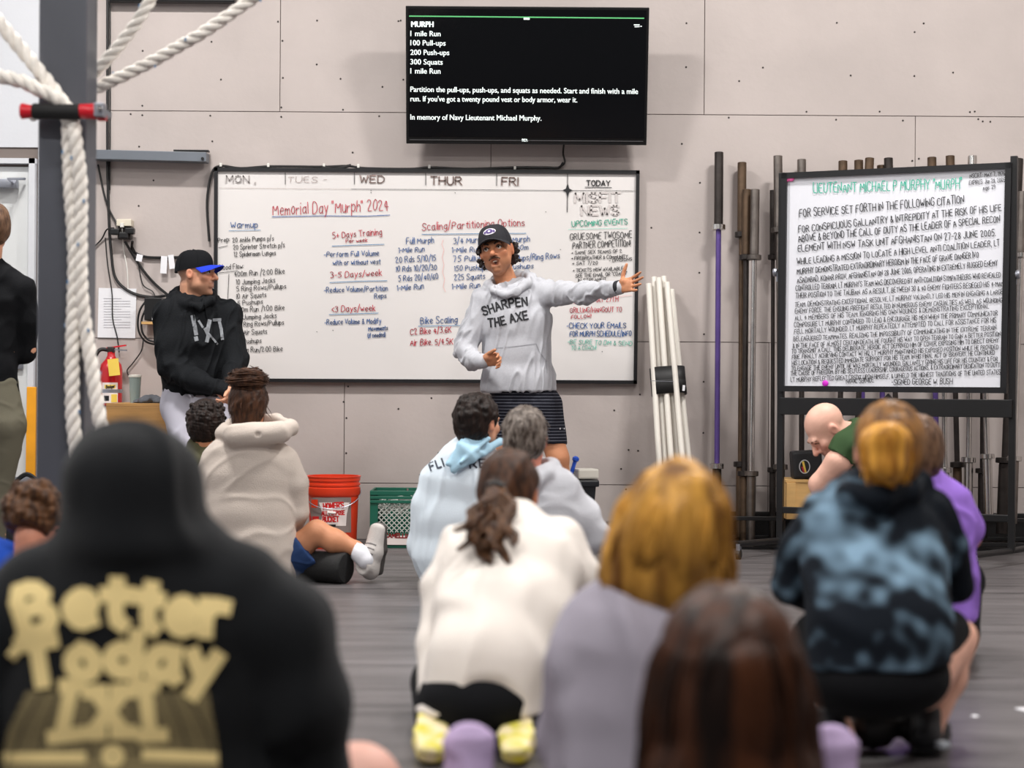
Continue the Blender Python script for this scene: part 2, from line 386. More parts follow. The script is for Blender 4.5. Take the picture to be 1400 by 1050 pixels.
# ------------------------------------------------------------------ room shell
XL, XR, YF = -5.6, 5.6, -3.0
b = MB(); b.box((0, WALL_Y + .08, CEIL_Z / 2), (XR - XL, .14, CEIL_Z)); wall = b.build('wall_back', M['seam']); tag(wall, kind='structure')
DOORX = wx(50); WHX = wx(92)
rows = [(0.0, wz(662)), (wz(662), wz(466)), (wz(466), wz(155)), (wz(155), wz(-135)), (wz(-135), wz(-425)), (wz(-425), CEIL_Z)]
offs = [471, 471, 89, 380, 89, 380]
for (z0, z1), o in zip(rows, offs):
    xs = sorted({WHX, XR} | {wx(o + 580 * k) for k in range(-4, 5) if WHX + .2 < wx(o + 580 * k) < XR - .1})
    for x0, x1 in zip(xs[:-1], xs[1:]):
        g = .002
        MB().box(((x0 + x1) / 2, WALL_Y + .006, (z0 + z1) / 2), (x1 - x0 - 2 * g, .012, z1 - z0 - 2 * g), bev=.0015).build('panel', M['wall'], wall)
MB().box(((XL + WHX) / 2, WALL_Y + .006, (wz(206) + CEIL_Z) / 2), (WHX - XL, .012, CEIL_Z - wz(206))).build('white_panel', M['wall_white'], wall)
MB().box(((DOORX + WHX) / 2, WALL_Y + .006, wz(206) / 2), (WHX - DOORX, .012, wz(206))).build('white_panel', M['wall_white'], wall)
MB().box(((XL + DOORX - 1.05) / 2, WALL_Y + .006, wz(206) / 2), (DOORX - 1.05 - XL, .012, wz(206))).build('white_panel', M['wall_white'], wall)
# screws along the panels
rnd = random.Random(5); b = MB()
def screw(px, py): b.lathe([(.0055, 0), (.0055, .002), (.003, .003)], (wx(px), WALL_Y, wz(py)), (0, -1, 0), n=8)
for px, py in [(192, 73), (286, 60), (383, 58), (192, 148), (192, 161), (285, 161), (382, 149), (382, 162), (288, 196), (208, 250), (188, 204), (188, 285), (476, 530), (470, 551), (474, 573), (474, 621), (889, 310), (875, 538), (873, 615), (857, 668), (955, 248), (955, 316), (955, 371), (962, 455), (962, 520), (962, 590), (860, 614), (930, 195), (1245, 216), (1254, 213), (935, 90), (1040, 90), (1160, 100), (1300, 95), (1247, 100), (1247, 40), (935, 30), (1100, 150), (1200, 149), (1330, 148), (430, 90), (430, 30), (520, 120), (480, 210), (590, 545), (600, 620), (545, 560), (840, 560), (850, 640), (575, 650), (870, 700)]: screw(px, py)
for i in range(40): screw(rnd.uniform(160, 1390), rnd.choice([150, 160, 30, 110, 470, 655]) + rnd.uniform(-2, 2))
o = b.build('screw_head', M['dark_steel'], wall); o['kind'] = 'stuff'
b = MB(); b.box((0, (YF + WALL_Y + .15) / 2, -.06), (XR - XL, WALL_Y + .15 - YF, .1)); fl = b.build('floor', M['floor_gap']); tag(fl, kind='structure')
y = WALL_Y - 2.42; ys = [WALL_Y + .01]
yy = WALL_Y - 1.2
while yy > YF: ys.append(yy); yy -= 1.22
ys.append(YF)
for y1, y0 in zip(ys[:-1], ys[1:]):
    MB().box((0, (y0 + y1) / 2, -.005), (XR - XL, y1 - y0 - .005, .01)).build('rubber_mat', M['floor'], fl)
tag(MB().box((0, (YF + WALL_Y) / 2, CEIL_Z + .05), (XR - XL, WALL_Y - YF + .3, .1)).build('ceiling', M['ceiling']), kind='structure')
tag(MB().box((XL - .05, (YF + WALL_Y) / 2, CEIL_Z / 2), (.1, WALL_Y - YF + .3, CEIL_Z)).build('wall_left', M['wall_white']), kind='structure')
tag(MB().box((XR + .05, (YF + WALL_Y) / 2, CEIL_Z / 2), (.1, WALL_Y - YF + .3, CEIL_Z)).build('wall_right', M['wall']), kind='structure')
# door at the far left
d = empty('door_1', (DOORX - .5, WALL_Y - .02, 0), kind='structure')
zt = wz(222)
b = MB(); b.box((wx(44), WALL_Y - .015, zt / 2), (.035, .05, zt)); b.box((wx(44) - 1.0, WALL_Y - .015, zt / 2), (.035, .05, zt)); b.box((wx(44) - .5, WALL_Y - .015, zt - .015), (1.04, .05, .03)); b.build('door_frame', M['wall_white'], d)
MB().box((wx(44) - .5, WALL_Y + .02, zt / 2 - .02), (.96, .04, zt - .05), bev=.004).build('door_leaf', mat('door_paint', srgb(214, 216, 216), .5, var=.03), d)
b = MB(); b.box((wx(5), WALL_Y - .045, wz(257)), (.17, .06, .05), bev=.006); b.tube([(wx(20), WALL_Y - .05, wz(257)), (wx(22), WALL_Y - .2, wz(255)), (wx(34), WALL_Y - .03, wz(250))], .008, 6); b.build('door_closer', M['zinc'], d, smooth=True)
b = MB(); b.box((wx(27), WALL_Y - .02, wz(490)), (.05, .015, .16), bev=.004); b.tube([(wx(27), WALL_Y - .03, wz(485)), (wx(27), WALL_Y - .08, wz(485)), (wx(10), WALL_Y - .085, wz(487))], .01, 8); b.build('door_handle', M['zinc'], d, smooth=True)
# ceiling lamps
for i, (lx, ly, lw) in enumerate(LAMPS):
    o = empty('ceiling_light', (lx, ly, CEIL_Z), 'long white lamp hanging from the ceiling above the gym floor', 'lamp', 'ceiling lamps')
    MB().box((lx, ly, CEIL_Z - .16), (1.3, .36, .08), bev=.01).build('housing', M['zinc'], o)
    MB().box((lx, ly, CEIL_Z - .205), (1.24, .3, .012)).build('diffuser', M['lamp'], o)
    b = MB()
    for s in (-.5, .5): b.tube([(lx + s, ly, CEIL_Z - .13), (lx + s, ly, CEIL_Z)], .006, 6)
    b.build('hanger', M['zinc'], o)
    ld = bpy.data.lights.new('lamp_light', 'AREA'); ld.shape = 'RECTANGLE'; ld.size = .8; ld.size_y = .25; ld.energy = lw; ld.color = (1, .975, .945)
    lo = bpy.data.objects.new('lamp_light', ld); link(lo, o); lo.location = (0, 0, -.22)

# ------------------------------------------------------------------ television
TVA = math.radians(10.5)          # screen leans down into the room
TVC = P(719, 103, 9.86)
RT = rotx(TVA)
tvn = RT @ np.array((0, -1.0, 0))
tvp = Plane(TVC, tvn)
tv = empty('television', P(719, 198, 9.95), 'wide black flat screen television with workout text mounted high on the wall', 'television')
c0 = tvp.pt(554.5, 9); c1 = tvp.pt(884, 198); e_ = tvp.pt(719, 9); g_ = tvp.pt(719, 197.5)
tw, th = c1[0] - c0[0], np.linalg.norm(e_ - g_); cc = (e_ + g_) / 2; cc[0] = (c0[0] + c1[0]) / 2
def tvb(dx, dn, dz, size, name, m, **k): MB().box(cc + RT @ np.array((dx, dn, dz)), size, RT, **k).build(name, M[m], tv)
tvb(0, .03, 0, (tw, .056, th), 'casing', 'tv_body', bev=.004)
tvb(0, 0, .012, (tw - .03, .008, th - .055), 'screen', 'screen')
tvb(0, -.001, -th / 2 + .022, (tw - .04, .004, .003), 'trim_line', 'silver')
MB().box((cc[0], 10.0, cc[2]), (.5, .19, .3)).build('wall_bracket', M['black'], tv)
sp = Plane(cc + tvn * .0045, tvn)
for t, x0, y0, x1, y1, h in [('1 mile Run', 561, 49.3, 602, 49.6, 7.6), ('100 Pull-ups', 561, 62, 609, 62.4, 7.6), ('200 Push-ups', 561, 75, 614, 75.4, 7.6), ('300 Squats', 561, 88, 605, 88.4, 7.6), ('1 mile Run', 561, 100.4, 602, 100.8, 7.6),
        ('Partition the pull-ups, push-ups, and squats as needed. Start and finish with a mile', 561, 125.5, 872, 128.5, 7.6), ("run. If you've got a twenty pound vest or body armor, wear it.", 561, 138.5, 789, 140, 7.6), ('In memory of Navy Lieutenant Michael Murphy.', 561, 163.5, 740, 165, 7.6)]:
    font_on('screen_text', t, x0, y0, x1, y1, h, sp, 'tv_text', tv)
    font_on('screen_text', t, x0 + .35, y0, x1 + .35, y1, h, sp, 'tv_text', tv, off=.0016)
for k in (0, .5, 1.0): font_on('screen_text', 'MURPH', 562 + k, 36.8, 592 + k, 37, 8, sp, 'tv_text', tv, off=.0015 + k * .0002)
on_plane('screen_rule', [[(560, 22), (880, 25)]], 1.6, sp, M['tv_green'], tv)
on_plane('screen_mark', [[(717, 25.6), (723, 25.7)]], 2.6, sp, M['tv_text'], tv)
on_plane('menu_icon', [[(867, 34), (874, 34)], [(868, 36.5), (874, 36.5)], [(876, 36), (877, 36)]], 1.2, sp, M['tv_text'], tv)
lp = Plane(cc + tvn * .001, tvn)
write('maker_mark', 'RCA', 714, 193, 721, 193, 2.8, 1.0, 'tv_text', lp, tv, hand=False)
b = MB(); b.tube(bez([P(771, 196, 10.0), P(770, 210, 10.06), P(772, 222, 10.07), P(764, 229, 10.07)]), .006, 6)
tag(b.build('power_cable', M['cable'], smooth=True), 'black power cable hanging from the television to the whiteboard top', 'cable')

# ------------------------------------------------------------------ wide whiteboard on the wall
WBY = WALL_Y - .03
wbp = Plane((0, WBY, 0), (0, -1, 0))
wb = empty('whiteboard', P(582, 523, WBY), 'wide black framed whiteboard with workout plan handwriting on the wall', 'whiteboard')
fc = [(295.5, 231.5), (872, 235.5), (868.5, 522.5), (294.5, 519.5)]
q = [wbp.pt(*c) for c in fc]
b = MB(); b.prism([p + np.array((0, .004, 0)) for p in q[::-1]], (0, .02, 0)); b.build('writing_surface', M['board'], wb)
def frame_bar(a, c, wd, dp, name, parent, m, y):
    a = np.array(a); c = np.array(c); t = (c - a) / np.linalg.norm(c - a); n = np.cross(t, (0, 1.0, 0)); n /= np.linalg.norm(n)
    a = a - t * wd / 2; c = c + t * wd / 2
    MB().prism([a + n * wd / 2, c + n * wd / 2, c - n * wd / 2, a - n * wd / 2], (0, dp, 0)).build(name, m, parent)
for i in range(4): frame_bar(q[i] + np.array((0, -.012, 0)), q[(i + 1) % 4] + np.array((0, -.012, 0)), .02, .035, 'frame_rail', wb, M['black_frame'], WBY)
def wl(txt, x0, y0, x1, y1, h, w, c, **k): write('handwriting', txt, x0, y0, x1, y1, h, w, c, wbp, wb, **k)
def ws(st, w, c, name='marker_line'): on_plane(name, st, w, wbp, M[c], wb)
ws([[(390, 236), (390, 252)], [(484.5, 236), (484.5, 252)]], .8, 'ink'); ws([[(582, 237), (582, 253)], [(679, 238), (679, 254)]], .8, 'ink')
ws([[(776, 238), (775.5, 290)]], .9, 'ink'); ws([[(300, 257), (480, 258.5)]], .35, 'fade'); ws([[(480, 258.5), (640, 259.5), (868, 261)]], .6, 'ink')
V = [(776, 250), (778.2, 257.8), (783, 260.2), (778.2, 262.6), (776, 271), (773.8, 262.6), (769, 260.2), (773.8, 257.8)]
mk('star_mark', [wbp.pt(x, y, .0015) for x, y in V] + [wbp.pt(776, 260.2, .0015)], [(8, i, (i + 1) % 8) for i in range(8)], M['ink'], wb)
wl('MON ,', 309, 249.5, 349, 250, 9.5, 2.2, 'fade2', hand=False); wl('MON ,', 309, 249.5, 349, 250, 9.5, .6, 'fade', hand=False); wl('TUES -', 393, 249, 446, 249.5, 8, .7, 'fade'); wl('WED', 492, 249.5, 525, 250, 9.5, 1.8, 'fade', hand=False); wl('WED', 492, 249.5, 525, 250, 9.5, .6, 'brown', seed=2)
wl('THUR', 589, 252, 631, 252.5, 10.5, 2.2, 'fade', hand=False); wl('THUR', 589, 252, 631, 252.5, 10.5, .7, 'brown', hand=False)
wl('FRI', 686, 253, 708, 253.5, 10.5, 2.2, 'fade', hand=False); wl('FRI', 686, 253, 708, 253.5, 10.5, .7, 'brown', hand=False)
wl('TODAY', 802, 253.8, 834, 254, 7, 1.5, 'ink', hand=False); ws([[(800, 256), (836, 256.6)]], .9, 'ink')
wl('Memorial Day "Murph" 2024', 373, 294, 531, 287.5, 15, 1.1, 'red'); ws([[(372, 296.5), (440, 295), (500, 295.5), (533, 294)]], .9, 'blue')
wl('Warmup', 315.5, 312, 352, 311, 8.5, 1.1, 'blue'); ws([[(313, 315.5), (356, 314.5)]], .7, 'lblue')
for a in [('Prep:', 298.5, 332, 314, 330, 6.5), ('20 Ankle Pumps p/s', 318, 331.5, 374, 328.5, 6.3), ('20 Sprinter Stretch p/s', 319, 341.5, 389, 338, 6.3), ('12 Spiderman Lunges', 320, 351, 377, 348.5, 6.3), ('Blood Flow:', 299, 369, 333, 367, 6.8),
          ('400m Run /2:00 Bike', 320.5, 378, 389, 374, 7), ('10 Jumping Jacks', 323, 389, 376, 386, 6.6), ('5 Ring Rows/Pullups', 323.5, 398.5, 391, 394, 6.6), ('10 Air Squats', 323, 408.5, 364, 406, 6.4), ('5 Pushups', 325, 417.5, 359, 415, 6.4), ('200m Run /1:00 Bike', 321, 427.5, 389, 423.5, 7),
          ('10 Jumping Jacks', 324, 437, 378, 434.5, 6.6), ('5 Ring Rows/Pullups', 327, 447, 388, 443.5, 6.6), ('10 Air Squats', 325, 458, 365, 456, 6.4), ('5 Pushups', 327, 470, 357, 468.5, 6.4), ('150m Run/2:00 Bike', 326, 482, 386, 480, 6.8)]: wl(*a, .85, 'ink')
ws([[(299, 338.5), (311, 336)], [(299, 373), (325, 370.5)], [(313, 375), (310.5, 425)]], .7, 'ink')
wl('5+ Days Training', 455, 326, 522, 321, 8.5, 1.05, 'red'); wl('Per week', 473, 332, 502, 330.5, 5, .9, 'red')
wl('3-5 Days/week', 452, 380, 522, 377, 8, 1.05, 'red'); wl('<3 Days/week', 453, 426.5, 513, 425, 8, 1.1, 'red')
ws([[(454, 336.5), (490, 335), (525, 334)], [(451, 386.3), (490, 384.5), (529, 383.8)], [(450, 430), (517, 428)]], .9, 'lblue')
for a in [('-Perform Full Volume', 443, 351.5, 518, 349.5, 7), ('with or without vest', 455, 362.5, 520, 361, 6.6), ('-Reduce Volume/Partition', 443, 400, 530, 397.5, 7), ('Reps', 512, 408, 528, 407, 6.4), ('-Reduce Volume & Modify', 444, 444, 521, 442, 7), ('Movements', 504, 452.5, 530, 451, 6), ('(if needed)', 503, 462, 527, 460, 6),
          ('Full Murph', 555.5, 333.5, 593, 332, 8), ('1-Mile Run', 545, 345.5, 580, 344, 7), ('20 Rds 5/10/15', 541, 359.5, 596, 356, 8), ('10 Rds 10/20/30', 541, 371.5, 597, 369, 7.5), ('5 Rds 20/40/60', 545, 384.5, 599, 381.5, 7.5), ('1-Mile Run', 543, 397.5, 579, 394.5, 7.5),
          ('3/4 Murph', 620, 333, 662, 331.5, 8), ('1-Mile Run', 618, 345.5, 656, 344, 7.5), ('75 Pullups', 620, 358, 664, 356, 7.5), ('150 Pushups', 621, 370.5, 667, 369, 7.5), ('225 Squats', 621, 383, 663, 381, 7.5), ('1-Mile Run', 618, 395.5, 656, 393.5, 7.5),
          ('1/2 Murph', 686, 332.5, 724, 330, 8), ('800m', 700, 343, 722, 341, 6.5), ('50 Pullups/Ring Rows', 686, 358, 765, 353, 8), ('Pushups', 696, 368, 729, 366.5, 6.5)]: wl(*a, 1.0, 'blue')
wl('Scaling/Partitioning Options', 577, 315, 717, 308.5, 10, 1.05, 'red'); ws([[(577, 320.3), (719, 319)]], .9, 'lblue')
ws([[(606, 328), (604, 334), (607, 342), (604.5, 352), (607, 362), (605, 372), (608, 382), (606, 392), (609, 399)]], .6, 'pinkline')
wl('Bike Scaling', 575, 443, 625, 441, 9, 1.1, 'blue'); ws([[(572, 446), (629, 445)]], .9, 'lblue')
wl('C2 Bike 4/3.6K', 561, 457.5, 617, 454.5, 8, 1.1, 'red'); wl('Air Bike. 5/4.5K', 561, 472.5, 619, 470.5, 8, 1.1, 'red')
wl('MISFIT', 786, 276.5, 848, 276, 12.5, 3.0, 'fade2', hand=False); wl('NEWS', 795, 294, 846, 293.5, 12.5, 3.0, 'fade2', hand=False)
wl('UPCOMING EVENTS', 782, 310, 858, 306.5, 7.2, 1.05, 'green'); ws([[(777, 313.5), (858, 312)]], .5, 'lgreen')
wl('GRUESOME TWOSOME', 779.5, 328, 864, 325, 8.8, 1.0, 'ink'); wl('PARTNER COMPETITION!', 783, 340, 862, 336.5, 9, 1.0, 'ink')
for a in [('> SAME SEX TEAMS OF 2', 781, 348, 850, 345.5, 4.6), ('> FIREBREATHER & COMMUNITY', 781, 355.5, 858, 353, 4.6), ('- DIVISIONS', 833, 358.5, 864, 356, 4.2), ('> SAT 7/20', 782, 362.5, 817, 361.5, 4.6), ('> TICKETS NOW AVAILABLE -', 783, 372.5, 856, 369, 4.8), ('SEE THE EMAIL OR "COACH"', 787, 379.5, 857, 376, 5), ('IN STREAMFIT', 790.5, 386, 829, 384, 4.8)]: wl(*a, .8, 'ink')
wl('- MONDAY MAY 27TH', 776, 415, 845, 412, 7, .9, 'red'); wl('GRILLING/HANGOUT TO', 779.5, 427.5, 850, 426, 6.5, .9, 'red'); wl('FOLLOW!', 781, 436, 808, 434.5, 5, .9, 'red'); ws([[(838, 406.5), (864, 403.5)]], .5, 'pinkline')
wl('-CHECK YOUR EMAILS', 775, 449, 856, 448, 7, 1.1, 'blue'); wl('FOR MURPH SCHEDULE/INFO', 779, 460, 863, 459.5, 7, 1.1, 'blue')
wl('-BE SURE TO DM & SEND', 776, 470, 864, 472.5, 6, .9, 'lgreen'); wl('TO A COACH!', 781, 478.5, 815, 478, 5.5, .8, 'lgreen')
rnd = random.Random(3)
ws([[(x, y), (x + .6, y + .4)] for x, y in [(507, 260), (507, 263), (433, 453.5), (455, 451.5), (622, 263.5), (746, 289.5), (766, 341), (823, 480.5)]], .9, 'ink', 'marker_dot')
# cable run over the board top
o = empty('wall_cable', P(582, 230, WALL_Y - .02), 'long black cable clipped along the top of the wide whiteboard', 'cable')
pts = bez([P(286, 330, 10.08), P(283, 275, 10.08), P(290, 236, 10.08), P(302, 227, 10.08), P(330, 230, 10.08), P(370, 227.5, 10.08), P(440, 228, 10.08), P(475, 227, 10.08), P(500, 230, 10.08), P(560, 231, 10.08), P(590, 229, 10.08), P(640, 231, 10.08), P(704, 229, 10.08), P(745, 229, 10.08), P(764, 229, 10.08), P(770, 222, 10.08)], 6)
MB().tube(pts, .007, 6).build('cord', M['cable'], o, smooth=True)
b = MB(); b.tube(bez([P(440, 229, 10.07), P(458, 231, 10.07), P(480, 226, 10.07)], 6), .009, 6); b.build('cord_joint', M['cable'], o, smooth=True)
for x, y in [(302, 225.5), (367, 226), (443, 226.5), (490, 227), (587, 228), (704, 230)]: MB().box(P(x, y, 10.08), (.014, .02, .022), bev=.003).build('cable_clip', M['cable_white'], o)

# ------------------------------------------------------------------ citation board on rolling stand
Lb, Rb = P(1071, 380, 9.35), P(1379.5, 380, 8.85)
bd = Rb - Lb; bd[2] = 0; bw = np.linalg.norm(bd); bd /= bw; bn = np.array((bd[1], -bd[0], 0)); bn = bn if bn[1] < 0 else -bn
cbp = Plane(Lb, bn)
RB = np.column_stack((bd, -bn, (0, 0, 1)))
sb = empty('board_stand', (*((Lb + Rb) / 2)[:2], 0), 'black rolling stand holding the citation whiteboard beside the barbells', 'stand')
cb = empty('citation_board', cbp.pt(1225, 535), 'white citation board filled with black capital handwriting on a rolling stand', 'whiteboard')
q = [cbp.pt(*c) for c in [(1073, 236.5), (1379, 230.5), (1372, 535.5), (1069, 529.5)]]
zt_, zb_ = (q[0][2] + q[1][2]) / 2, (q[2][2] + q[3][2]) / 2
q[0][2] = q[1][2] = zt_; q[2][2] = q[3][2] = zb_
b = MB(); b.prism([p + bn * -.004 for p in q[::-1]], -bn * .014); b.build('writing_surface', M['board2'], cb)
for i in range(4):
    a, c = q[i], q[(i + 1) % 4]; t = (c - a) / np.linalg.norm(c - a); n = np.cross(t, bn); wd = .03
    a = a - t * wd / 2; c = c + t * wd / 2
    MB().prism([p + bn * .014 for p in (a + n * wd / 2, c + n * wd / 2, c - n * wd / 2, a - n * wd / 2)], -bn * .035).build('frame_rail', M['black_frame'], cb)
CIT = [("FOR SERVICE SET FORTH IN THE FOLLOWING CITATION", 1093, 297, 1318, 277.5, 10.5, 1.15), ("FOR CONSPICUOUS GALLANTRY & INTREPIDITY AT THE RISK OF HIS LIFE", 1092, 318, 1369, 288, 9, 1.1), ("ABOVE & BEYOND THE CALL OF DUTY AS THE LEADER OF A SPECIAL RECON", 1092, 331, 1367, 303.5, 9, 1.1),
("ELEMENT WITH NSW TASK UNIT AFGHANISTAN ON 27-28 JUNE 2005.", 1091, 344, 1361, 322.5, 9, 1.1), ("WHILE LEADING A MISSION TO LOCATE A HIGH LEVEL ANTI COALITION LEADER, LT", 1090, 361.5, 1367, 335.5, 8.2, 1.0), ("MURPHY DEMONSTRATED EXTRAORDINARY HEROISM IN THE FACE OF GRAVE DANGER IVO", 1090, 375, 1338, 352, 7.8, .95),
("ASADABAD, KONAR PROV, AFGHANISTAN ON 28 JUNE 2005, OPERATING IN EXTREMELY RUGGED ENEMY", 1090, 387, 1364, 363, 7.4, .9), ("CONTROLLED TERRAIN, LT MURPHY'S TEAM WAS DISCOVERED BY ANTI-COALITION SYMPATHIZERS WHO REVEALED", 1088, 397.5, 1368, 379, 7, .85), ("THEIR POSITION TO THE TALIBAN. AS A RESULT, BETWEEN 30 & 40 ENEMY FIGHTERS BESIEGED HIS 4-MAN", 1088, 407.5, 1372, 391, 6.8, .85),
("TEAM. DEMONSTRATING EXCEPTIONAL RESOLVE, LT MURPHY VALIANTLY LED HIS MEN IN ENGAGING A LARGE", 1087, 420, 1371, 402, 6.4, .8), ("ENEMY FORCE. THE ENSUING FIREFIGHT RESULTED IN NUMEROUS ENEMY CASUALTIES AS WELL AS WOUNDING", 1087, 428.5, 1370, 413, 6.2, .8), ("ALL 4 MEMBERS OF HIS TEAM. IGNORING HIS OWN WOUNDS & DEMONSTRATING EXCEPTIONAL", 1087, 438, 1352, 421.5, 6.4, .8),
("COMPOSURE LT MURPHY CONTINUED TO LEAD & ENCOURAGE HIS MEN WHEN THE PRIMARY COMMUNICATOR", 1086, 447.5, 1364, 431, 6.4, .8), ("FELL MORTALLY WOUNDED, LT MURPHY REPEATEDLY ATTEMPTED TO CALL FOR ASSISTANCE FOR HIS", 1086, 456.5, 1362, 440.5, 6.4, .8), ("BELEAGUERED TEAMMATES. REALIZING THE IMPOSSIBILITY OF COMMUNICATING IN THE EXTREME TERRAIN", 1085, 466.5, 1362, 451, 6.2, .8),
("& IN THE FACE OF ALMOST CERTAIN DEATH, HE FOUGHT HIS WAY TO OPEN TERRAIN TO GAIN A BETTER POSITION", 1084, 476, 1368, 459.5, 6, .8), ("TO TRANSMIT A CALL. THIS DELIBERATE, HEROIC ACT DEPRIVED HIM OF COVER, EXPOSING HIM TO DIRECT ENEMY", 1082.5, 483.5, 1365, 468, 6, .8), ("FIRE. FINALLY ACHIEVING CONTACT W/ HQ, LT MURPHY MAINTAINED HIS EXPOSED POSITION WHILE HE PROVIDED", 1083, 491, 1365, 477, 6, .8),
("HIS LOCATION & REQUESTED IMMEDIATE SUPPORT FOR HIS TEAM. IN HIS FINAL ACT OF BRAVERY, HE CONTINUED", 1083, 499.5, 1360, 484.5, 6, .8), ("TO ENGAGE THE ENEMY UNTIL HE WAS MORTALLY WOUNDED, GALLANTLY GIVING HIS LIFE FOR HIS COUNTRY & FOR", 1082, 507, 1364, 493.5, 6, .8), ("THE CAUSE OF FREEDOM. BY HIS SELFLESS LEADERSHIP, COURAGEOUS ACTIONS, & EXTRAORDINARY DEDICATION TO DUTY", 1081, 513.5, 1367, 501.5, 6, .8),
("LT MURPHY REFLECTED GREAT CREDIT UPON HIMSELF, & UPHELD THE HIGHEST TRADITIONS OF THE UNITED STATES", 1081, 522, 1368, 511.5, 6, .8), ("NAVAL SERVICE.", 1157, 524.5, 1195, 522.5, 6.5, .8), ("-SIGNED GEORGE W. BUSH", 1219, 526, 1302, 525, 7.5, .95),
("NSCRT: MAY 7, 1976", 1326, 243.5, 1374, 239.5, 5.5, .75), ("EXPIRES: Jun 28, 2005", 1325, 252.5, 1374, 248.5, 5.5, .75), ("Age: 29", 1344, 260, 1361, 257.5, 5.5, .75)]
for t, x0, y0, x1, y1, h, w in CIT: on_plane('handwriting', lay_text(t, x0, y0, x1, y1, h), w, cbp, M['ink'], cb)
write('handwriting', 'LIEUTENANT MICHAEL P MURPHY "MURPH"', 1112, 264, 1315, 257.5, 13, 1.2, 'green', cbp, cb)
for x, y, m in [(1076.5, 244.5, 'pink'), (1082, 244, 'pink'), (1128.5, 524, 'magenta')]:
    MB().lathe([(.016, 0), (.016, .006), (.011, .009)], cbp.pt(x, y), bn, n=16).build('magnet', M[m], cb, smooth=True)
def nrm_(v): return v / np.linalg.norm(v)
# the stand: two posts, rails, T feet with casters
for side, px in ((0, 1066.5), (1, 1384)):
    base = cbp.pt(px, 400) - bn * .03; base[2] = 0
    top = zt_ + (.02 if side == 0 else .05)
    MB().box((base[0], base[1], (top + .07) / 2), (.034, .034, top - .07), RB, bev=.003).build('post', M['black'], sb)
    fd = nrm_(np.array((-.66, -.75, 0)))
    b = MB(); b.tube([base + fd * .4 + np.array((0, 0, .08)), base + np.array((0, 0, .075)), base - fd * .4 + np.array((0, 0, .08))], .016, 10); b.build('foot_bar', M['black'], sb, smooth=True)
    for s in (-1, 1):
        c = base + fd * .39 * s
        o = MB().box(c + np.array((0, 0, .06)), (.02, .03, .04), RB).build('caster', M['zinc'], sb)
        b = MB(); b.lathe([(.012, -.012), (.026, -.01), (.026, .01), (.012, .012)], c + np.array((0, 0, .026)), bd, n=16); b.build('wheel', M['rubber'], o, smooth=True)
def stand_rail(y0, y1, name, dp=.04):
    a = cbp.pt(1066.5, y0); c = cbp.pt(1384, y0); zz = (cbp.pt(1225, y0)[2], cbp.pt(1225, y1)[2])
    mid = (a + c) / 2 - bn * .03; mid[2] = sum(zz) / 2
    MB().box(mid, (np.linalg.norm((c - a)[:2]), dp, abs(zz[0] - zz[1])), RB, bev=.003).build(name, M['black'], sb)
stand_rail(545, 569, 'tray_rail', .07); stand_rail(699, 708, 'lower_rail', .03)
for side, px in ((0, 1061), (1, 1388)):
    b = MB(); c = cbp.pt(px, 372 if side == 0 else 375) - bn * .02
    b.lathe([(.02, 0), (.024, .01), (.02, .02)], c, bd * (-1 if side == 0 else 1), n=12); b.tube([c, c - np.array((0, 0, .05))], .006, 6); b.build('clamp_knob', M['zinc'], sb, smooth=True)
b = MB(); c = cbp.pt(1214, 541); b.prism([c + bd * -.03 - np.array((0, 0, .02)), c + bd * .03 - np.array((0, 0, .02)), c + np.array((0, 0, .012))], -bn * .02); b.build('bracket', M['black'], sb)

# ------------------------------------------------------------------ barbells and their floor rack
def bar_mesh(prof, n=14):
    b = MB(); b.lathe(prof, (0, 0, 0), (0, 0, 1), n); return b
def make_barbell(ms, msh, mc, k=1.0, L=2.2):
    e = empty('barbell', (0, 0, 0))
    def part(nm, prof, m):
        me = MB().lathe(prof, (0, 0, 0), (0, 0, 1), 14).build(nm, M[m], e, smooth=True); return me
    sl = .41
    for z0 in (0, L - sl): part('sleeve', [(.023 * k, z0), (.0255 * k, z0 + .002), (.0255 * k, z0 + sl - .002), (.023 * k, z0 + sl)], ms)
    part('collar', [(.03 * k, sl), (.04 * k, sl + .003), (.04 * k, sl + .03), (.036 * k, sl + .033), (.02 * k, sl + .034)], mc)
    part('collar', [(.02 * k, L - sl - .034), (.036 * k, L - sl - .033), (.04 * k, L - sl - .03), (.04 * k, L - sl - .003), (.03 * k, L - sl)], mc)
    part('shaft', [(.0155 * k, sl), (.0155 * k, L - sl)], msh)
    return e
protos = {}
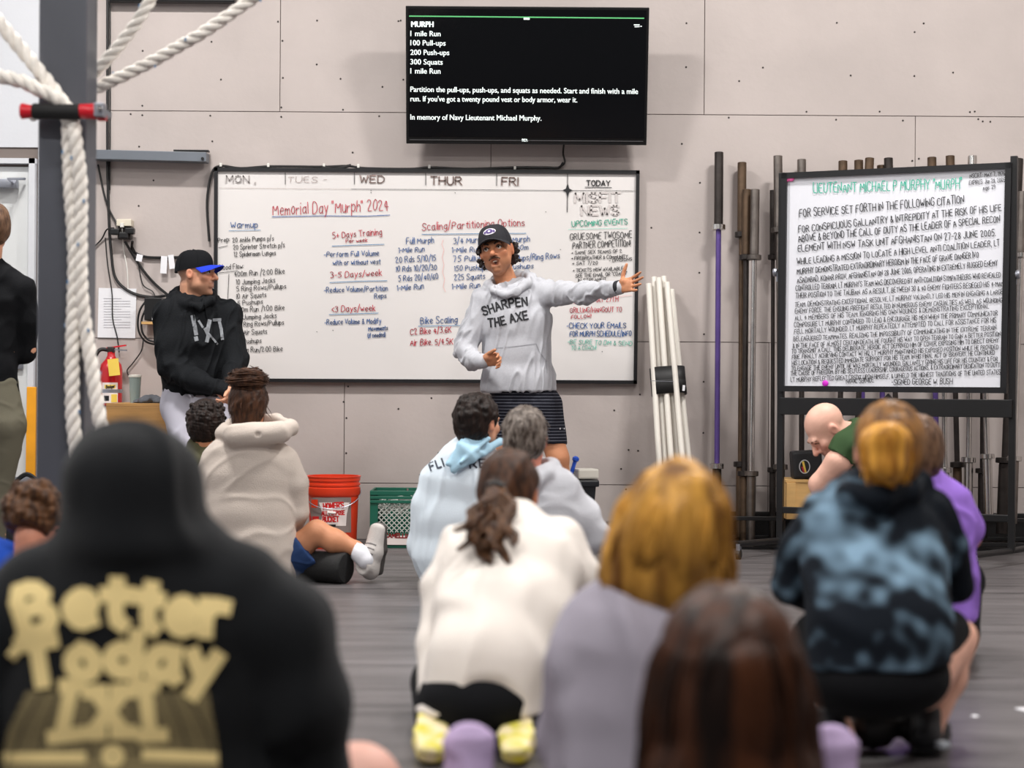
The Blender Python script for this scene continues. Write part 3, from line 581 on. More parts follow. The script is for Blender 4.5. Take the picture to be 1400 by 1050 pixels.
BARS = [(983, 208, 979.5, 742, 'dark_steel', 'purple_bar', 'chrome', 9.92, 'tall barbell with purple shaft beside the white pipes, leftmost of the barbells'),
 (1014.5, 222, 1012, 735, 'rust', 'rust', 'dark_steel', 9.95, 'rusty brown barbell standing just right of the purple one'),
 (1021, 259, 1017, 742, 'rust', 'dark_steel', 'dark_steel', 9.88, 'shorter dark barbell standing in front of the rusty brown one'),
 (1032.5, 259, 1026, 742, 'steel', 'chrome', 'steel', 9.82, 'shorter grey steel barbell with a bright shaft beside the dark one'),
 (1057, 260, 1056, 735, 'dark_steel', 'dark_steel', 'dark_steel', 9.98, 'thin dark barbell peeking out behind the tall grey one left of the citation board'),
 (1063.5, 213, 1068, 742, 'steel', 'steel', 'steel', 9.86, 'tall grey barbell at the left edge of the citation board'),
 (1096, 218, 1096, 738, 'steel', 'dark_steel', 'dark_steel', 9.93, 'barbell whose silver tipped top is first above the citation board'),
 (1152.5, 220, 1147, 738, 'rust', 'dark_steel', 'dark_steel', 9.93, 'barbell whose brown top is second above the citation board'),
 (1174, 219, 1182, 738, 'rust', 'purple_bar', 'dark_steel', 9.93, 'purple shafted barbell whose top is third above the citation board'),
 (1189, 216, 1165, 738, 'rust', 'dark_steel', 'dark_steel', 9.87, 'barbell whose dark top is fourth above the citation board'),
 (1205, 226, 1207, 738, 'rust', 'purple_bar', 'dark_steel', 9.96, 'lowest barbell top poking out above the citation board'),
 (1214.5, 216, 1230, 738, 'dark_steel', 'dark_steel', 'dark_steel', 9.9, 'barbell whose dark top is sixth above the citation board'),
 (1274, 215, 1282, 738, 'rust', 'purple_bar', 'dark_steel', 9.93, 'purple shafted barbell whose top is third from the right above the citation board'),
 (1299, 213, 1311, 738, 'rust', 'dark_steel', 'dark_steel', 9.93, 'dark barbell whose top is second from the right above the citation board'),
 (1329.5, 213, 1323, 730, 'chrome', 'chrome', 'chrome', 9.85, 'bright chrome barbell whose top is rightmost above the citation board'),
 (1391, 217, 1370, 730, 'dark_steel', 'dark_steel', 'dark_steel', 9.75, 'thick dark barbell at the right edge of the citation board'),
 (1340, 262, 1352, 712, 'chrome', 'chrome', 'chrome', 9.6, 'shorter chrome barbell seen below the right end of the citation board'),
 (1398, 262, 1384, 716, 'steel', 'chrome', 'chrome', 9.5, 'bright barbell standing right of the stand post at the photo edge'),
 (1290, 262, 1292, 736, 'chrome', 'chrome', 'chrome', 9.82, 'slim chrome barbell seen below the citation board beside a purple shaft'),
 (1345, 264, 1343, 736, 'dark_steel', 'dark_steel', 'dark_steel', 9.85, 'black barbell half hidden behind the chrome ones at the right')]
bar_fix = []
for x0, y0, x1, y1, a, s, c, Y, lab in BARS:
    key = (a, s, c)
    if key not in protos: protos[key] = make_barbell(a, s, c); o = protos[key]
    else: o = copy_tree(protos[key])
    o.name = 'barbell'
    tag(o, lab, 'barbell', 'barbells standing in the rack')
    top = P(x0, y0, min(Y + .1, 10.04)); bot = P(x1, y1, Y); bot[2] = max(bot[2], .012)
    ax = top - bot; L = np.linalg.norm(ax)
    o.location = tuple(bot); o.rotation_mode = 'QUATERNION'; o.rotation_quaternion = Vector(ax).to_track_quat('Z', 'Y')
    kk = 1.3 if 'thick' in lab else (.75 if 'thin' in lab else 1.0)
    o.scale = (kk, kk, L / 2.2)
r = empty('barbell_rack', (P(1200, 740, 9.85)[0], 9.85, 0), 'low black steel floor rack that holds the barbell ends', 'rack')
x0, x1 = P(984, 700, 9.85)[0], 3.6
for yy, zz, nm in ((9.66, .17, 'front_rail'), (10.03, .17, 'back_rail'), (9.66, .035, 'front_rail'), (10.03, .035, 'back_rail')): MB().box(((x0 + x1) / 2, yy, zz), (x1 - x0, .03, .022), bev=.003).build(nm, M['black'], r)
MB().box(((x0 + x1) / 2, 10.05, .1), (x1 - x0, .01, .14)).build('back_plate', M['black'], r)
MB().box(((x0 + x1) / 2, 9.85, .006), (x1 - x0, .36, .008)).build('base_plate', M['black'], r)
for xx in (x0 + .015, (x0 + x1) / 2 - .25, x1 - .015): MB().box((xx, 9.845, .1), (.03, .39, .17), bev=.003).build('end_plate', M['black'], r)

# ------------------------------------------------------------------ pvc pipes with rubber band
for i, (xa, ya, xb, Yt, Yb, lab) in enumerate([(887, 388, 908, 9.98, 9.62, 'leftmost white plastic pipe of the bundle, behind the pointing hand'), (894, 379, 917, 10.02, 9.66, 'white plastic pipe second from the left in the banded bundle'), (900.5, 380, 926, 9.98, 9.62, 'white plastic pipe third from the left in the banded bundle'), (907.5, 378, 935, 10.02, 9.66, 'tallest white plastic pipe, fourth from the left in the banded bundle'), (912, 386, 944, 9.96, 9.6, 'white plastic pipe fifth from the left in the banded bundle'), (918, 396, 954, 10.03, 9.66, 'shortest white plastic pipe, rightmost in the banded bundle')]):
    a = P(xa, ya, Yt); c = P(xb, 742, Yb); c[2] = .003
    b = MB(); ax = (a - c); L = np.linalg.norm(ax); b.lathe([(.0165, 0), (.0165, L), (.0125, L), (.0125, L - .05)], c, ax, 14, True, True)
    tag(b.build('pvc_pipe', M['pvc'], smooth=True), lab, 'pipe', 'white plastic pipes leaning on the wall')
# band: flattened ring following the lean of the pipes
bc = P(913.5, 521.5, 9.87); ax = P(899, 380, 10.0) - P(930, 742, 9.64); ax /= np.linalg.norm(ax)
o = empty('rubber_band', bc, 'wide black rubber band wrapped around the white pipes', 'band')
u = np.array((1.0, 0, 0)); u -= ax * ax[0]; u /= np.linalg.norm(u); v = np.cross(ax, u)
b = MB(); n = 32; hh = .078
ring = [u * .1 * math.copysign(abs(math.cos(t)) ** .6, math.cos(t)) + v * .05 * math.copysign(abs(math.sin(t)) ** .8, math.sin(t)) for t in [2 * math.pi * k / n for k in range(n)]]
V = []; prof = [(-hh, 1), (-.004, 1), (0, .985), (.004, 1), (hh, 1), (hh, .93), (-hh, .93)]
for h, kx in prof: V += [bc + ax * h + p * kx for p in ring]
F = [(i * n + k, i * n + (k + 1) % n, ((i + 1) % 7) * n + (k + 1) % n, ((i + 1) % 7) * n + k) for i in range(7) for k in range(n)]
mk('strap', V, F, M['band'], o, smooth=True); smooth_by_angle(bpy.context.scene.objects[-1].data) if False else None
sfb = Plane(bc + np.array((0, -.056, 0)), (0, -1, 0)); on_plane('seam_line', [[(889.5, 520.5), (928, 522)]], .7, sfb, M['zinc'], o); on_plane('care_tag', [[(935, 528), (934.5, 533)]], 3.5, sfb, M['paper'], o)

# ------------------------------------------------------------------ steel column with rope grip and ropes
CY = 6.0
c0, c1 = P(50, 400, CY - .1), P(116, 400, CY - .1)
cw = c1[0] - c0[0]; cxm = (c0[0] + c1[0]) / 2
o = empty('steel_column', (cxm, CY, 0), 'dark grey painted square steel column at the left of the photo', 'column')
MB().box((cxm, CY - .02, CEIL_Z / 2), (cw, .16, CEIL_Z), bev=.01).build('shaft', M['column'], o)
b = MB(); b.box((cxm, CY, .008), (.34, .34, .016)); b.build('base_plate', M['column'], o)
for sx in (-1, 1):
    for sy in (-1, 1): MB().lathe([(.014, .016), (.014, .03), (.008, .034)], (cxm + sx * .135, CY + sy * .135, 0), n=6).build('bolt', M['zinc'], o)
GY = CY - .1 - .075
o = empty('rope_grip', P(88, 152, GY), 'red and black padded grip bar clamped to the grey column', 'grip')
def hcyl(xa, xb, ra, rb, y=152, Yc=GY, n=20):
    A = P(xa, y, Yc); B = P(xb, y + (xb - xa) * .02, Yc); L = np.linalg.norm(B - A)
    return MB().lathe([(ra * .9, 0), (ra, .004), ((ra + rb) / 2 * .98, L * .5), (rb, L - .004), (rb * .9, L)], A, B - A, n)
hcyl(45, 110, .0265, .0265).build('foam_sleeve', M['foam'], o, smooth=True)
hcyl(29, 46, .027, .021).build('end_cap', M['redplastic'], o, smooth=True); hcyl(108, 131, .024, .0265).build('end_cap', M['redplastic'], o, smooth=True)
MB().box(P(137, 151, GY), (.032, .05, .045), bev=.003).build('clamp_plate', M['zinc'], o)
MB().box(P(137, 152, CY - .02), (.03, .2, .02)).build('clamp_arm', M['zinc'], o); MB().box(P(122, 152, CY - .02), (.06, .03, .03)).build('clamp_jaw', M['zinc'], o)
MB().lathe([(.008, 0), (.008, .012), (.004, .016)], P(137, 149, GY - .025), (0, -1, 0), 12).build('bolt', M['chrome'], o, smooth=True)
MB().box(P(139.5, 161, GY + .03), (.03, .03, .02), bev=.004).build('end_pad', M['redplastic'], o)
def rope(pts, r, label, tw=.13):
    pa = bez(pts, 14); pa = [np.array(p) for p in pa]
    # resample at even steps
    L = [0]
    for a, c in zip(pa[:-1], pa[1:]): L.append(L[-1] + np.linalg.norm(c - a))
    n = max(8, int(L[-1] / .016)); t = np.linspace(0, L[-1], n); A = np.array(pa)
    C = np.stack([np.interp(t, L, A[:, k]) for k in range(3)], 1)
    o = empty('rope', C[-1] if C[-1][2] < C[0][2] else C[0], label, 'rope', 'ropes on the grey column')
    T = np.gradient(C, axis=0); T /= np.linalg.norm(T, axis=1)[:, None]
    u = np.cross(T[0], (0, 1.0, .01)); u /= np.linalg.norm(u)
    U = []
    for k in range(n): u = u - T[k] * np.dot(u, T[k]); u /= np.linalg.norm(u); U.append(u)
    U = np.array(U); Vv = np.cross(T, U)
    for s in range(3):
        ph = 2 * math.pi * (t / tw * 1.0 + s / 3)
        c = C + r * .5 * (np.cos(ph)[:, None] * U + np.sin(ph)[:, None] * Vv)
        MB().tube(list(c), r * .56, 8).build('strand', M['rope'], o, smooth=False).data.polygons.foreach_set('use_smooth', [True] * (8 * (n - 1) + 2))
    fb = MB(); rn = random.Random(int(abs(C[0][0]) * 100))
    for k in range(6, n - 6, 9):
        s = rn.randrange(3); ph = 2 * math.pi * (t[k] / tw + s / 3); 
        c = C[k] + r * 1.03 * (math.cos(ph) * U[k] + math.sin(ph) * Vv[k])
        fb.box(c, (.006, .006, .012))
    fb.build('tracer_fleck', M['fleck'], o)['kind'] = 'stuff'
RY = CY - .1 - .03
def PR(l): return [P(*a) for a in l]
rope(PR([(-1000, -1238, 5.7), (-300, -330, 5.8), (0, 32, RY), (50, 93, RY), (80, 132, RY), (92, 155, RY + .005), (94, 190, RY), (96, 250, RY), (102, 340, RY), (101, 410, RY), (99, 470, RY), (99, 560, RY), (103, 610, RY), (106, 700, RY), (108, 860, RY - .02)]), .0245, 'white twisted rope from the upper left hanging left of its pair down the column')
rope(PR([(-1180, -330, 5.75), (-300, 40, 5.8), (0, 104, RY - .04), (45, 119, RY - .045), (76, 134, RY - .045), (98, 158, RY - .012), (103, 190, RY - .03), (110, 250, RY - .02), (110, 330, RY - .01), (111, 400, RY - .01), (117, 450, RY), (125, 500, RY - .01), (134, 560, RY - .02), (143, 610, RY - .03), (152, 700, RY - .04), (165, 860, RY - .06)]), .0245, 'white twisted rope coming level from the left edge and hanging right of its pair')
BY = CY + .13
rope(PR([(700, -1238, 6.3), (330, -230, 6.2), (210, -8, BY), (171, 52, BY), (140, 88, BY), (108, 118, BY + .01), (70, 140, BY), (44, 160, BY - .05)]), .022, 'steeper white rope running up right behind the column top')
rope(PR([(1500, -1238, 6.6), (800, -330, 6.4), (350, -5, BY + .02), (240, 66, BY + .02), (180, 98, BY + .02), (135, 119, BY + .02), (100, 136, BY + .03), (60, 172, BY + .01)]), .022, 'shallower white rope running far up right from behind the column')
# ------------------------------------------------------------------ left wall corner: beam, cables, outlet, papers
o = empty('steel_arm', P(200, 225, 10.0), 'grey steel channel arm bolted flat on the wall left of the whiteboard', 'beam')
A, B_ = P(96, 211.5, 10.03), P(284, 216, 10.03); t = (B_ - A) / np.linalg.norm(B_ - A)
Rb_ = np.column_stack((t, (0, 1.0, 0), np.cross(t, (0, 1.0, 0))))
MB().box((A + B_) / 2, (np.linalg.norm(B_ - A), .1, .054), Rb_, bev=.003).build('channel', M['grey_beam'], o)
MB().lathe([(.009, 0), (.009, .006)], P(277, 217, 9.98), (0, -1, 0), 10).build('bolt', M['black'], o)
MB().box(P(262, 206.5, 10.06), (.2, .05, .01), bev=.002).build('mount_plate', M['black'], o)
tag(MB().box(P(236, -14, 10.06), (.72, .05, .15), bev=.01).build('wall_box', M['black'], None), 'bottom edge of a black box high on the wall at the top of the photo', 'box')
o = empty('outlet_box', P(170, 330, 10.05), 'beige power outlet with black plugs on the wall beside the column', 'outlet')
MB().box(P(171, 305, 10.06), (.085, .07, .04), bev=.005).build('cover', M['beige'], o)
MB().box(P(171, 318, 10.07), (.075, .05, .08), bev=.004).build('body', M['dark_steel'], o)
for x, y in ((158, 317), (170, 322), (178, 316)): MB().box(P(x, y, 10.04), (.05, .05, .035), bev=.006).build('plug', M['black'], o)
MB().box(P(167, 308, 10.02), (.02, .02, .025), bev=.003).build('plug', M['cable_white'], o)
def cable(pts, r, label, m='cable'):
    b = MB(); b.tube(bez([P(x, y, Y) for x, y, Y in pts], 8), r, 7)
    return tag(b.build('wall_cable', M[m], smooth=True), label, 'cable', 'cables on the wall by the column')
K = 10.085
cable([(147, -40, K), (147, 100, K), (147, 220, K), (149, 300, K), (152, 345, K), (158, 380, K), (178, 399, K), (205, 406, K), (228, 404, K - .05)], .008, 'thick black cable dropping from the ceiling and curving right to the router')
cable([(150, -40, K), (150.5, 120, K), (150, 260, K)], .004, 'thin black cable running straight up beside the column top')
cable([(134, 225, K), (145, 275, K), (158, 303, K), (166, 312, 10.05)], .0055, 'black cable slanting from the column to the outlet box')
cable([(120, 345, K), (138, 328, K), (146, 314, 10.06), (156, 312, 10.05)], .0045, 'short black cable arching from the column into the outlet')
cable([(171, 330, 10.05), (184, 352, K), (200, 375, K), (216, 392, K), (232, 405, 10.04)], .008, 'thick black cable slanting from the outlet down right behind the capped man')
cable([(180, 335, 10.05), (187, 350, K), (191, 372, K), (196, 390, K), (208, 398, K), (212, 405, K - .02)], .0035, 'thin wavy black cable from the outlet down to the router')
cable([(144, 325, K), (147, 360, K), (153, 400, K), (154, 435, K), (160, 460, K), (163, 482, K)], .0035, 'thin black cable hanging over the sheet of paper')
cable([(167, 312, 10.03), (169, 340, K), (174, 370, K), (175, 396, K)], .0035, 'thin white cable hanging straight from the outlet', 'cable_white')
cable([(181, 330, 10.05), (181, 342, K), (192, 349, K), (206, 352, K), (235, 352, K), (262, 351, K)], .008, 'black cable running level from the outlet towards the capped man')
cable([(222, 412, K - .06), (205, 408, K - .06), (191, 425, K - .06), (189, 450, K - .06), (198, 466, K - .06), (212, 471, K - .06)], .006, 'outer black cable loop hanging left of the router')
cable([(226, 418, K - .08), (208, 413, K - .08), (195, 432, K - .08), (194, 452, K - .08), (202, 464, K - .08), (214, 468, K - .08)], .006, 'inner black cable loop hanging left of the router')
cable([(196, 464, K), (193, 480, K), (182, 496, K), (174, 506, K), (176, 514, K)], .0035, 'thin black cable trailing down towards the tumbler')
o = empty('router', P(210, 445, 10.0), 'small black router on a little wooden wall shelf', 'router')
MB().box(P(212, 423, 10.02), (.1, .12, .13), bev=.006).build('case', M['black'], o)
MB().box(P(210, 442, 10.02), (.11, .14, .014)).build('shelf', M['wood_pale'], o)
MB().box(P(214, 434, 9.955), (.05, .004, .03)).build('port_label', M['paper'], o)
o = empty('paper_sheet', P(160, 462, 10.09), 'sheet of white paper with faint print taped to the wall', 'paper')
MB().box(P(160, 428, 10.092), (.217, .003, .285), rotx(0) @ roty(.015)).build('sheet', M['paper'], o)
pp = Plane((0, 10.089, 0), (0, -1, 0))
for k in range(12): on_plane('print_line', [[(142, 408 + k * 3.6), (142 + (36 if k % 4 else 24), 408 + k * 3.6)]], .6, pp, M['print'], o, off=.0008)
for i, (x, y, w, h, a, lab) in enumerate([(190.5, 352.5, .035, .04, .2, 'small square white tag on the cable beside the outlet'), (224, 362, .036, .1, .05, 'long printed tag on the cable, left of the cap'), (234.5, 358, .032, .08, -.12, 'crumpled printed tag on the cable nearest the cap')]):
    tag(MB().box(P(x, y, 10.065), (w, .003, h), roty(a)).build('cable_tag', M['paper']), lab, 'tag')
# extinguisher
o = empty('fire_extinguisher', P(151, 556, 10.0), 'red fire extinguisher with yellow tag hanging on the wall behind the ropes', 'fire extinguisher')
bz = P(151.5, 556, 9.99); r_ = .064; H_ = P(151.5, 486, 9.99)[2] - bz[2]
cyl = MB().lathe([(.03, 0), (r_ * .95, .008), (r_, .02), (r_, H_ * .72), (r_ * .9, H_ * .83), (r_ * .5, H_ * .93), (.022, H_), (.022, H_ + .02)], bz, n=28).build('cylinder', M['ext_red'], o, smooth=True)
b = MB(); tz = bz[2] + H_ + .02
b.box((bz[0], bz[1], tz + .012), (.04, .04, .035), bev=.006); b.build('valve', M['dark_steel'], o, smooth=True)
b = MB(); b.box((bz[0] + .03, bz[1], tz + .03), (.11, .022, .008), roty(-.15)); b.build('lever', M['redplastic'], o)
MB().box((bz[0] + .04, bz[1], tz + .012), (.1, .022, .007), roty(.05)).build('carry_handle', M['zinc'], o)
b = MB(); b.tube(bez([(bz[0] - .015, bz[1], tz + .01), (bz[0] - .06, bz[1] - .02, tz + .01), (bz[0] - .085, bz[1] - .03, tz - .05), (bz[0] - .08, bz[1] - .03, bz[2] + .12)], 8), .011, 8); b.build('hose', M['band'], o, smooth=True)
s = Surf(cyl)
def patch(x0, y0, x1, y1, surf, m, name, parent, n=8, off=.002):
    V = [surf.pt(x0 + (x1 - x0) * i / n, y0 + (y1 - y0) * j, off) for j in (0, 1) for i in range(n + 1)]
    return mk(name, V, [(i, i + n + 1, i + n + 2, i + 1) for i in range(n)], m, parent)
patch(140, 523, 161, 551, s, M['label_white'], 'label', o); 
for x0, y0, x1, y1, m in [(143, 526, 158, 531, 'tagyellow'), (152, 539, 160, 550, 'tagyellow'), (142, 541, 149, 548, 'ink')]: patch(x0, y0, x1, y1, s, M[m], 'label_block', o, off=.003)
write('label_text', 'Badger', 145, 531, 157, 530, 4, .9, 'ink', type('q', (), {'pt': staticmethod(lambda x, y, off=0: s.pt(x, y, .004))}), o)
MB().box(P(155.5, 502, 9.9), (.062, .002, .095), roty(-.12)).build('inspection_tag', M['tagyellow'], o)
b = MB(); zz = P(151, 537, 9.99)[2]; b.lathe([(r_ + .002, 0), (r_ + .002, .02)], (bz[0], bz[1], zz), n=28, capb=False, capt=False); b.build('strap', M['zinc'], o)
# plywood box, tumbler, cloth
bx0, bx1 = P(145, 555, 9.45)[0], P(268, 555, 9.45)[0]; bzt = P(200, 556, 9.45)[2]
o = empty('plyo_box', ((bx0 + bx1) / 2, 9.7, 0), 'large plywood jump box that the capped man leans on', 'box')
T_ = .018
MB().box(((bx0 + bx1) / 2, 9.459, bzt / 2), (bx1 - bx0, T_, bzt), bev=.002).build('panel', M['wood'], o)
MB().box(((bx0 + bx1) / 2, 9.941, bzt / 2), (bx1 - bx0, T_, bzt), bev=.002).build('panel', M['wood'], o)
for xx in (bx0 + T_ / 2, bx1 - T_ / 2): MB().box((xx, 9.7, bzt / 2), (T_, .46, bzt), bev=.002).build('panel', M['wood'], o)
MB().box(((bx0 + bx1) / 2, 9.7, bzt + T_ / 2), (bx1 - bx0, .5, T_), bev=.002).build('lid', M['wood'], o)
top = bzt + T_
o = empty('tumbler', (P(184.5, 540, 9.62)[0], 9.62, top), 'clear plastic tumbler with green inside standing on the plywood box', 'cup')
c = W[o.name]; hh = .145
MB().lathe([(.026, 0), (.034, hh), (.032, hh), (.025, .004)], c, n=24).build('cup', M['tumbler'], o, smooth=True)
MB().lathe([(.0235, .006), (.030, hh * .8)], c, n=20).build('filling', M['tumbler_green'], o, smooth=True)
MB().lathe([(.036, hh - .004), (.036, hh + .006), (.02, hh + .01)], c, n=24).build('lid', M['offwhite'], o, smooth=True)
tag(MB().box(P(43, 598, 9.98), (.055, .03, .575), roty(ROLL), bev=.004).build('wooden_stud', M['yellow_wood']), 'yellow painted wooden board standing upright between door and column', 'board').location.z += 0

# ------------------------------------------------------------------ bucket, crate, bin
BY_ = 9.6; bc = P(455.5, 740, BY_); bc[2] = 0
o = empty('bucket', bc, 'orange red plastic bucket with printed label on the floor by the wall', 'bucket')
bh = P(456, 652, BY_ - .1)[2]
k = bh / .37
prof = [(.125, 0), (.127, .006), (.137, .27 * k), (.141, .271 * k), (.147, .282 * k), (.147, .312 * k), (.141, .316 * k), (.141, .322 * k), (.146, .323 * k), (.146, .333 * k), (.141, .335 * k), (.141, .347 * k), (.146, .348 * k), (.146, .365 * k), (.149, .366 * k), (.149, .372 * k), (.138, .372 * k), (.134, .27 * k), (.12, .01)]
bk = MB().lathe(prof, bc, n=40).build('body', M['bucket'], o, smooth=True)
s = Surf(bk)
class Off:
    def __init__(q, s, o): q.s = s; q.o = o
    def pt(q, x, y, off=0): return q.s.pt(x, y, q.o)
patch(424, 680, 480, 728, s, M['label_grey'], 'label', o, n=14, off=.002)
for poly in [[(436, 687), (478, 687), (474, 704), (473, 720), (438, 718), (441, 703)]]:
    n = 12; rowsv = []
    for j in range(7):
        f = j / 6
        xl = np.interp(f, [0, .5, 1], [436, 441, 438]); xr = np.interp(f, [0, .5, 1], [478, 474, 473]); y0 = 687 + f * 32
        rowsv += [s.pt(xl + (xr - xl) * i / n, y0, .003) for i in range(n + 1)]
    mk('label_patch', rowsv, [(j * (n + 1) + i, (j + 1) * (n + 1) + i, (j + 1) * (n + 1) + i + 1, j * (n + 1) + i + 1) for j in range(6) for i in range(n)], M['label_white'], o)
M['bred'] = ink('label_red', srgb(206, 30, 34))
for t, x0, y0, x1, y1, h, w in [("HOMER'S", 442.5, 696, 470, 694, 7.5, 1.7), ('ALL PURPOSE', 440, 704.5, 471, 703.5, 5.5, 1.3), ('BUCKET', 441.5, 713.5, 463, 713, 7, 1.6)]:
    write('label_text', t, x0, y0, x1, y1, h, w, 'bred', Off(s, .0042), o, hand=False)
patch(425.5, 683, 434.5, 694, s, M['bucket'], 'logo_square', o, n=3, off=.003); patch(447, 717, 459, 720, s, M['ink'], 'label_block', o, n=3, off=.004)
patch(424, 706, 436, 712, s, M['bred'], 'label_block', o, n=3, off=.003)
b = MB(); R_ = .152; zc = .3 * k
b.tube([bc + np.array((R_ * math.cos(a), -R_ * .98 * math.sin(a) - .004, zc - .095 * math.sin(a) ** .8 if math.sin(a) > 0 else zc)) for a in np.linspace(0, math.pi, 28)], .0025, 6); hb = b.build('wire_handle', M['zinc'], o, smooth=True)
b = MB(); a0 = P(448, 700.5, BY_ - .162); a1 = P(459, 701.5, BY_ - .162); b.tube([a0, a1], .008, 8); b.build('grip', M['label_white'], o, smooth=True)

cy0 = 9.58; cl, cr = P(505.5, 700, cy0)[0], P(590, 700, cy0)[0]; ch = P(540, 671, cy0)[2]
o = empty('milk_crate', ((cl + cr) / 2, cy0 + .15, 0), 'green plastic milk crate with netting front on the floor by the wall', 'crate')
cw_ = cr - cl; cm = (cl + cr) / 2
b = MB()
for z, h in ((ch - .012, .024), (ch - .038, .016), (ch - .06, .016)): b.box((cm, cy0 + .006, z), (cw_, .02, h), bev=.003)
b.build('front_rim', M['crate'], o)
MB().box((cm, cy0 + .012, .04), (cw_, .012, .08), bev=.003).build('front_sill', M['crate'], o)
for xx in (cl + .022, cr - .022): MB().box((xx, cy0 + .012, ch / 2), (.044, .016, ch), bev=.003).build('corner_post', M['crate'], o)
for xx in (cl + .006, cr - .006): MB().box((xx, cy0 + .16, ch / 2), (.012, .3, ch), bev=.003).build('side_wall', M['crate'], o)
MB().box((cm, cy0 + .31, ch / 2), (cw_, .012, ch), bev=.003).build('back_wall', M['crate'], o); MB().box((cm, cy0 + .16, .006), (cw_, .3, .012)).build('base', M['crate'], o)
b = MB(); z0, z1 = .085, ch - .07; xl, xr = cl + .044, cr - .044; st = .028
x = xl - (z1 - z0)
while x < xr:
    for d in (1, -1):
        A = [x, z0]; Bq = [x + (z1 - z0), z1]
        if d < 0: A, Bq = [x, z1], [x + (z1 - z0), z0]
        f0 = max(0, (xl - A[0]) / (Bq[0] - A[0])); f1 = min(1, (xr - A[0]) / (Bq[0] - A[0]))
        if f1 > f0:
            p = [(A[0] + (Bq[0] - A[0]) * f, cy0 + .012, A[1] + (Bq[1] - A[1]) * f) for f in (f0, f1)]; b.tube(p, .003, 5)
    x += st
b.build('netting', M['crate_mesh'], o)['kind'] = 'stuff'
b = MB(); rn = random.Random(8)
for i in range(60):
    c = np.array((rn.uniform(xl, xr), cy0 + rn.uniform(.04, .2), rn.uniform(ch * .58, ch * .82))); p = [c + np.array((rn.uniform(-.05, .05), rn.uniform(-.02, .02), rn.uniform(-.03, .03))) for _ in range(3)]
    b.tube(bez(p, 4), .004, 5)
b.build('tangled_netting', M['crate_mesh'], o)['kind'] = 'stuff'
MB().box((cm + .01, cy0 - .002, .043), (cw_ - .06, .004, .05), bev=.001).build('name_panel', M['label_white'], o)
M['camel'] = ink('crate_red', srgb(150, 36, 40))
write('name_text', 'CAMELLIA.', 526.5, 734.5, 561, 735.5, 5.4, 1.5, 'camel', Plane((0, cy0 - .0045, 0), (0, -1, 0)), o, hand=False)
b = MB(); b.lathe([(.006, 0), (.006, .012)], (P(557, 670, cy0)[0], cy0 + .01, ch), n=8); b.build('rivet', M['chrome'], o)

o = empty('trash_bin', (P(783, 700, 9.6)[0], 9.68, 0), 'black plastic bin with junk on top behind the pointing man legs', 'bin')
bx = W[o.name]; bt = P(800, 661, 9.5)[2]
def taper(w0, d0, w1, d1, h):
    c = bx; V = [(c[0] + sx * w / 2, c[1] + sy * d / 2, z) for w, d, z in ((w0, d0, 0), (w1, d1, h)) for sx, sy in ((-1, -1), (1, -1), (1, 1), (-1, 1))]
    return MB().add(V, [(3, 2, 1, 0), (4, 5, 6, 7), (0, 1, 5, 4), (1, 2, 6, 5), (2, 3, 7, 6), (3, 0, 4, 7)])
taper(.2, .16, .25, .2, bt - .02).build('body', M['bin'], o)
MB().box((bx[0], bx[1], bt - .005), (.285, .23, .035), bev=.008).build('rim', M['bin'], o)
tag(MB().box((bx[0] + .07, bx[1], bt + .045), (.12, .12, .055), rotz(.3), bev=.01).build('junk_box', M['offwhite']), 'off white plastic lid lying on the black bin', 'lid')
b = MB(); a0 = P(779, 655, 9.66); a0[2] = bt + .018; a1 = P(787, 628, 9.66); b.tube([a0, a0 * .15 + a1 * .85, a1], [.011, .011, .012], 10); b.lathe([(.01, -.014), (.019, -.006), (.019, .008), (.008, .017)], a1, (a1 - a0), 12)
tag(b.build('blue_handle', M['blue_plastic'], smooth=True), 'blue plastic stick handle standing up out of the black bin', 'handle')
o = empty('wire_basket', (P(848, 735, 9.8)[0], 9.85, 0), 'small wire basket on the floor by the wall behind the blonde hair', 'basket')
c = W[o.name]; b = MB(); h_ = .13
for z in (.004, .065, h_): b.tube([c + np.array((sx * .07, sy * .05, z)) for sx, sy in ((-1, -1), (1, -1), (1, 1), (-1, 1), (-1, -1))], .003, 5)
b.build('hoop', M['zinc'], o); b = MB()
for sx in np.linspace(-.07, .07, 6):
    for sy in (-.05, .05): b.tube([c + np.array((sx, sy, .004)), c + np.array((sx, sy, h_))], .002, 5)
b.build('wire', M['zinc'], o)

# wooden box and black bag by the rack
o = empty('wooden_crate', (P(1105, 690, 9.5)[0], 9.55, .185), 'small pale wooden box with black bag on top beside the stand', 'box')
c = W[o.name]; wz1 = P(1100, 660, 9.42)[2]; hb_ = wz1 - c[2]; x0 = P(1075, 690, 9.42)[0]; x1 = x0 + .32
MB().box(((x0 + x1) / 2, 9.55, c[2] + hb_ / 2), (x1 - x0, .25, hb_), bev=.003).build('body', M['wood_pale'], o)
MB().box(((x0 + x1) / 2, 9.55, c[2] + hb_ + .008), (x1 - x0 + .01, .26, .016), bev=.003).build('lid', M['wood_pale'], o)
MB().box((x0 + .025, 9.421, c[2] + hb_ / 2), (.05, .012, hb_), bev=.002).build('corner_slat', M['wood_pale'], o)
o = empty('black_bag', (P(1098, 660, 9.5)[0], 9.53, wz1 + .017), 'black boxy bag with round emblem standing on the pale wooden box', 'bag')
c = W[o.name]; MB().box(c + np.array((.02, 0, .077)), (.16, .12, .15), roty(-.06), bev=.015).build('body', M['backpack'], o)
ep = Plane(c + np.array((0, -.062, 0)), (0, -1, 0))
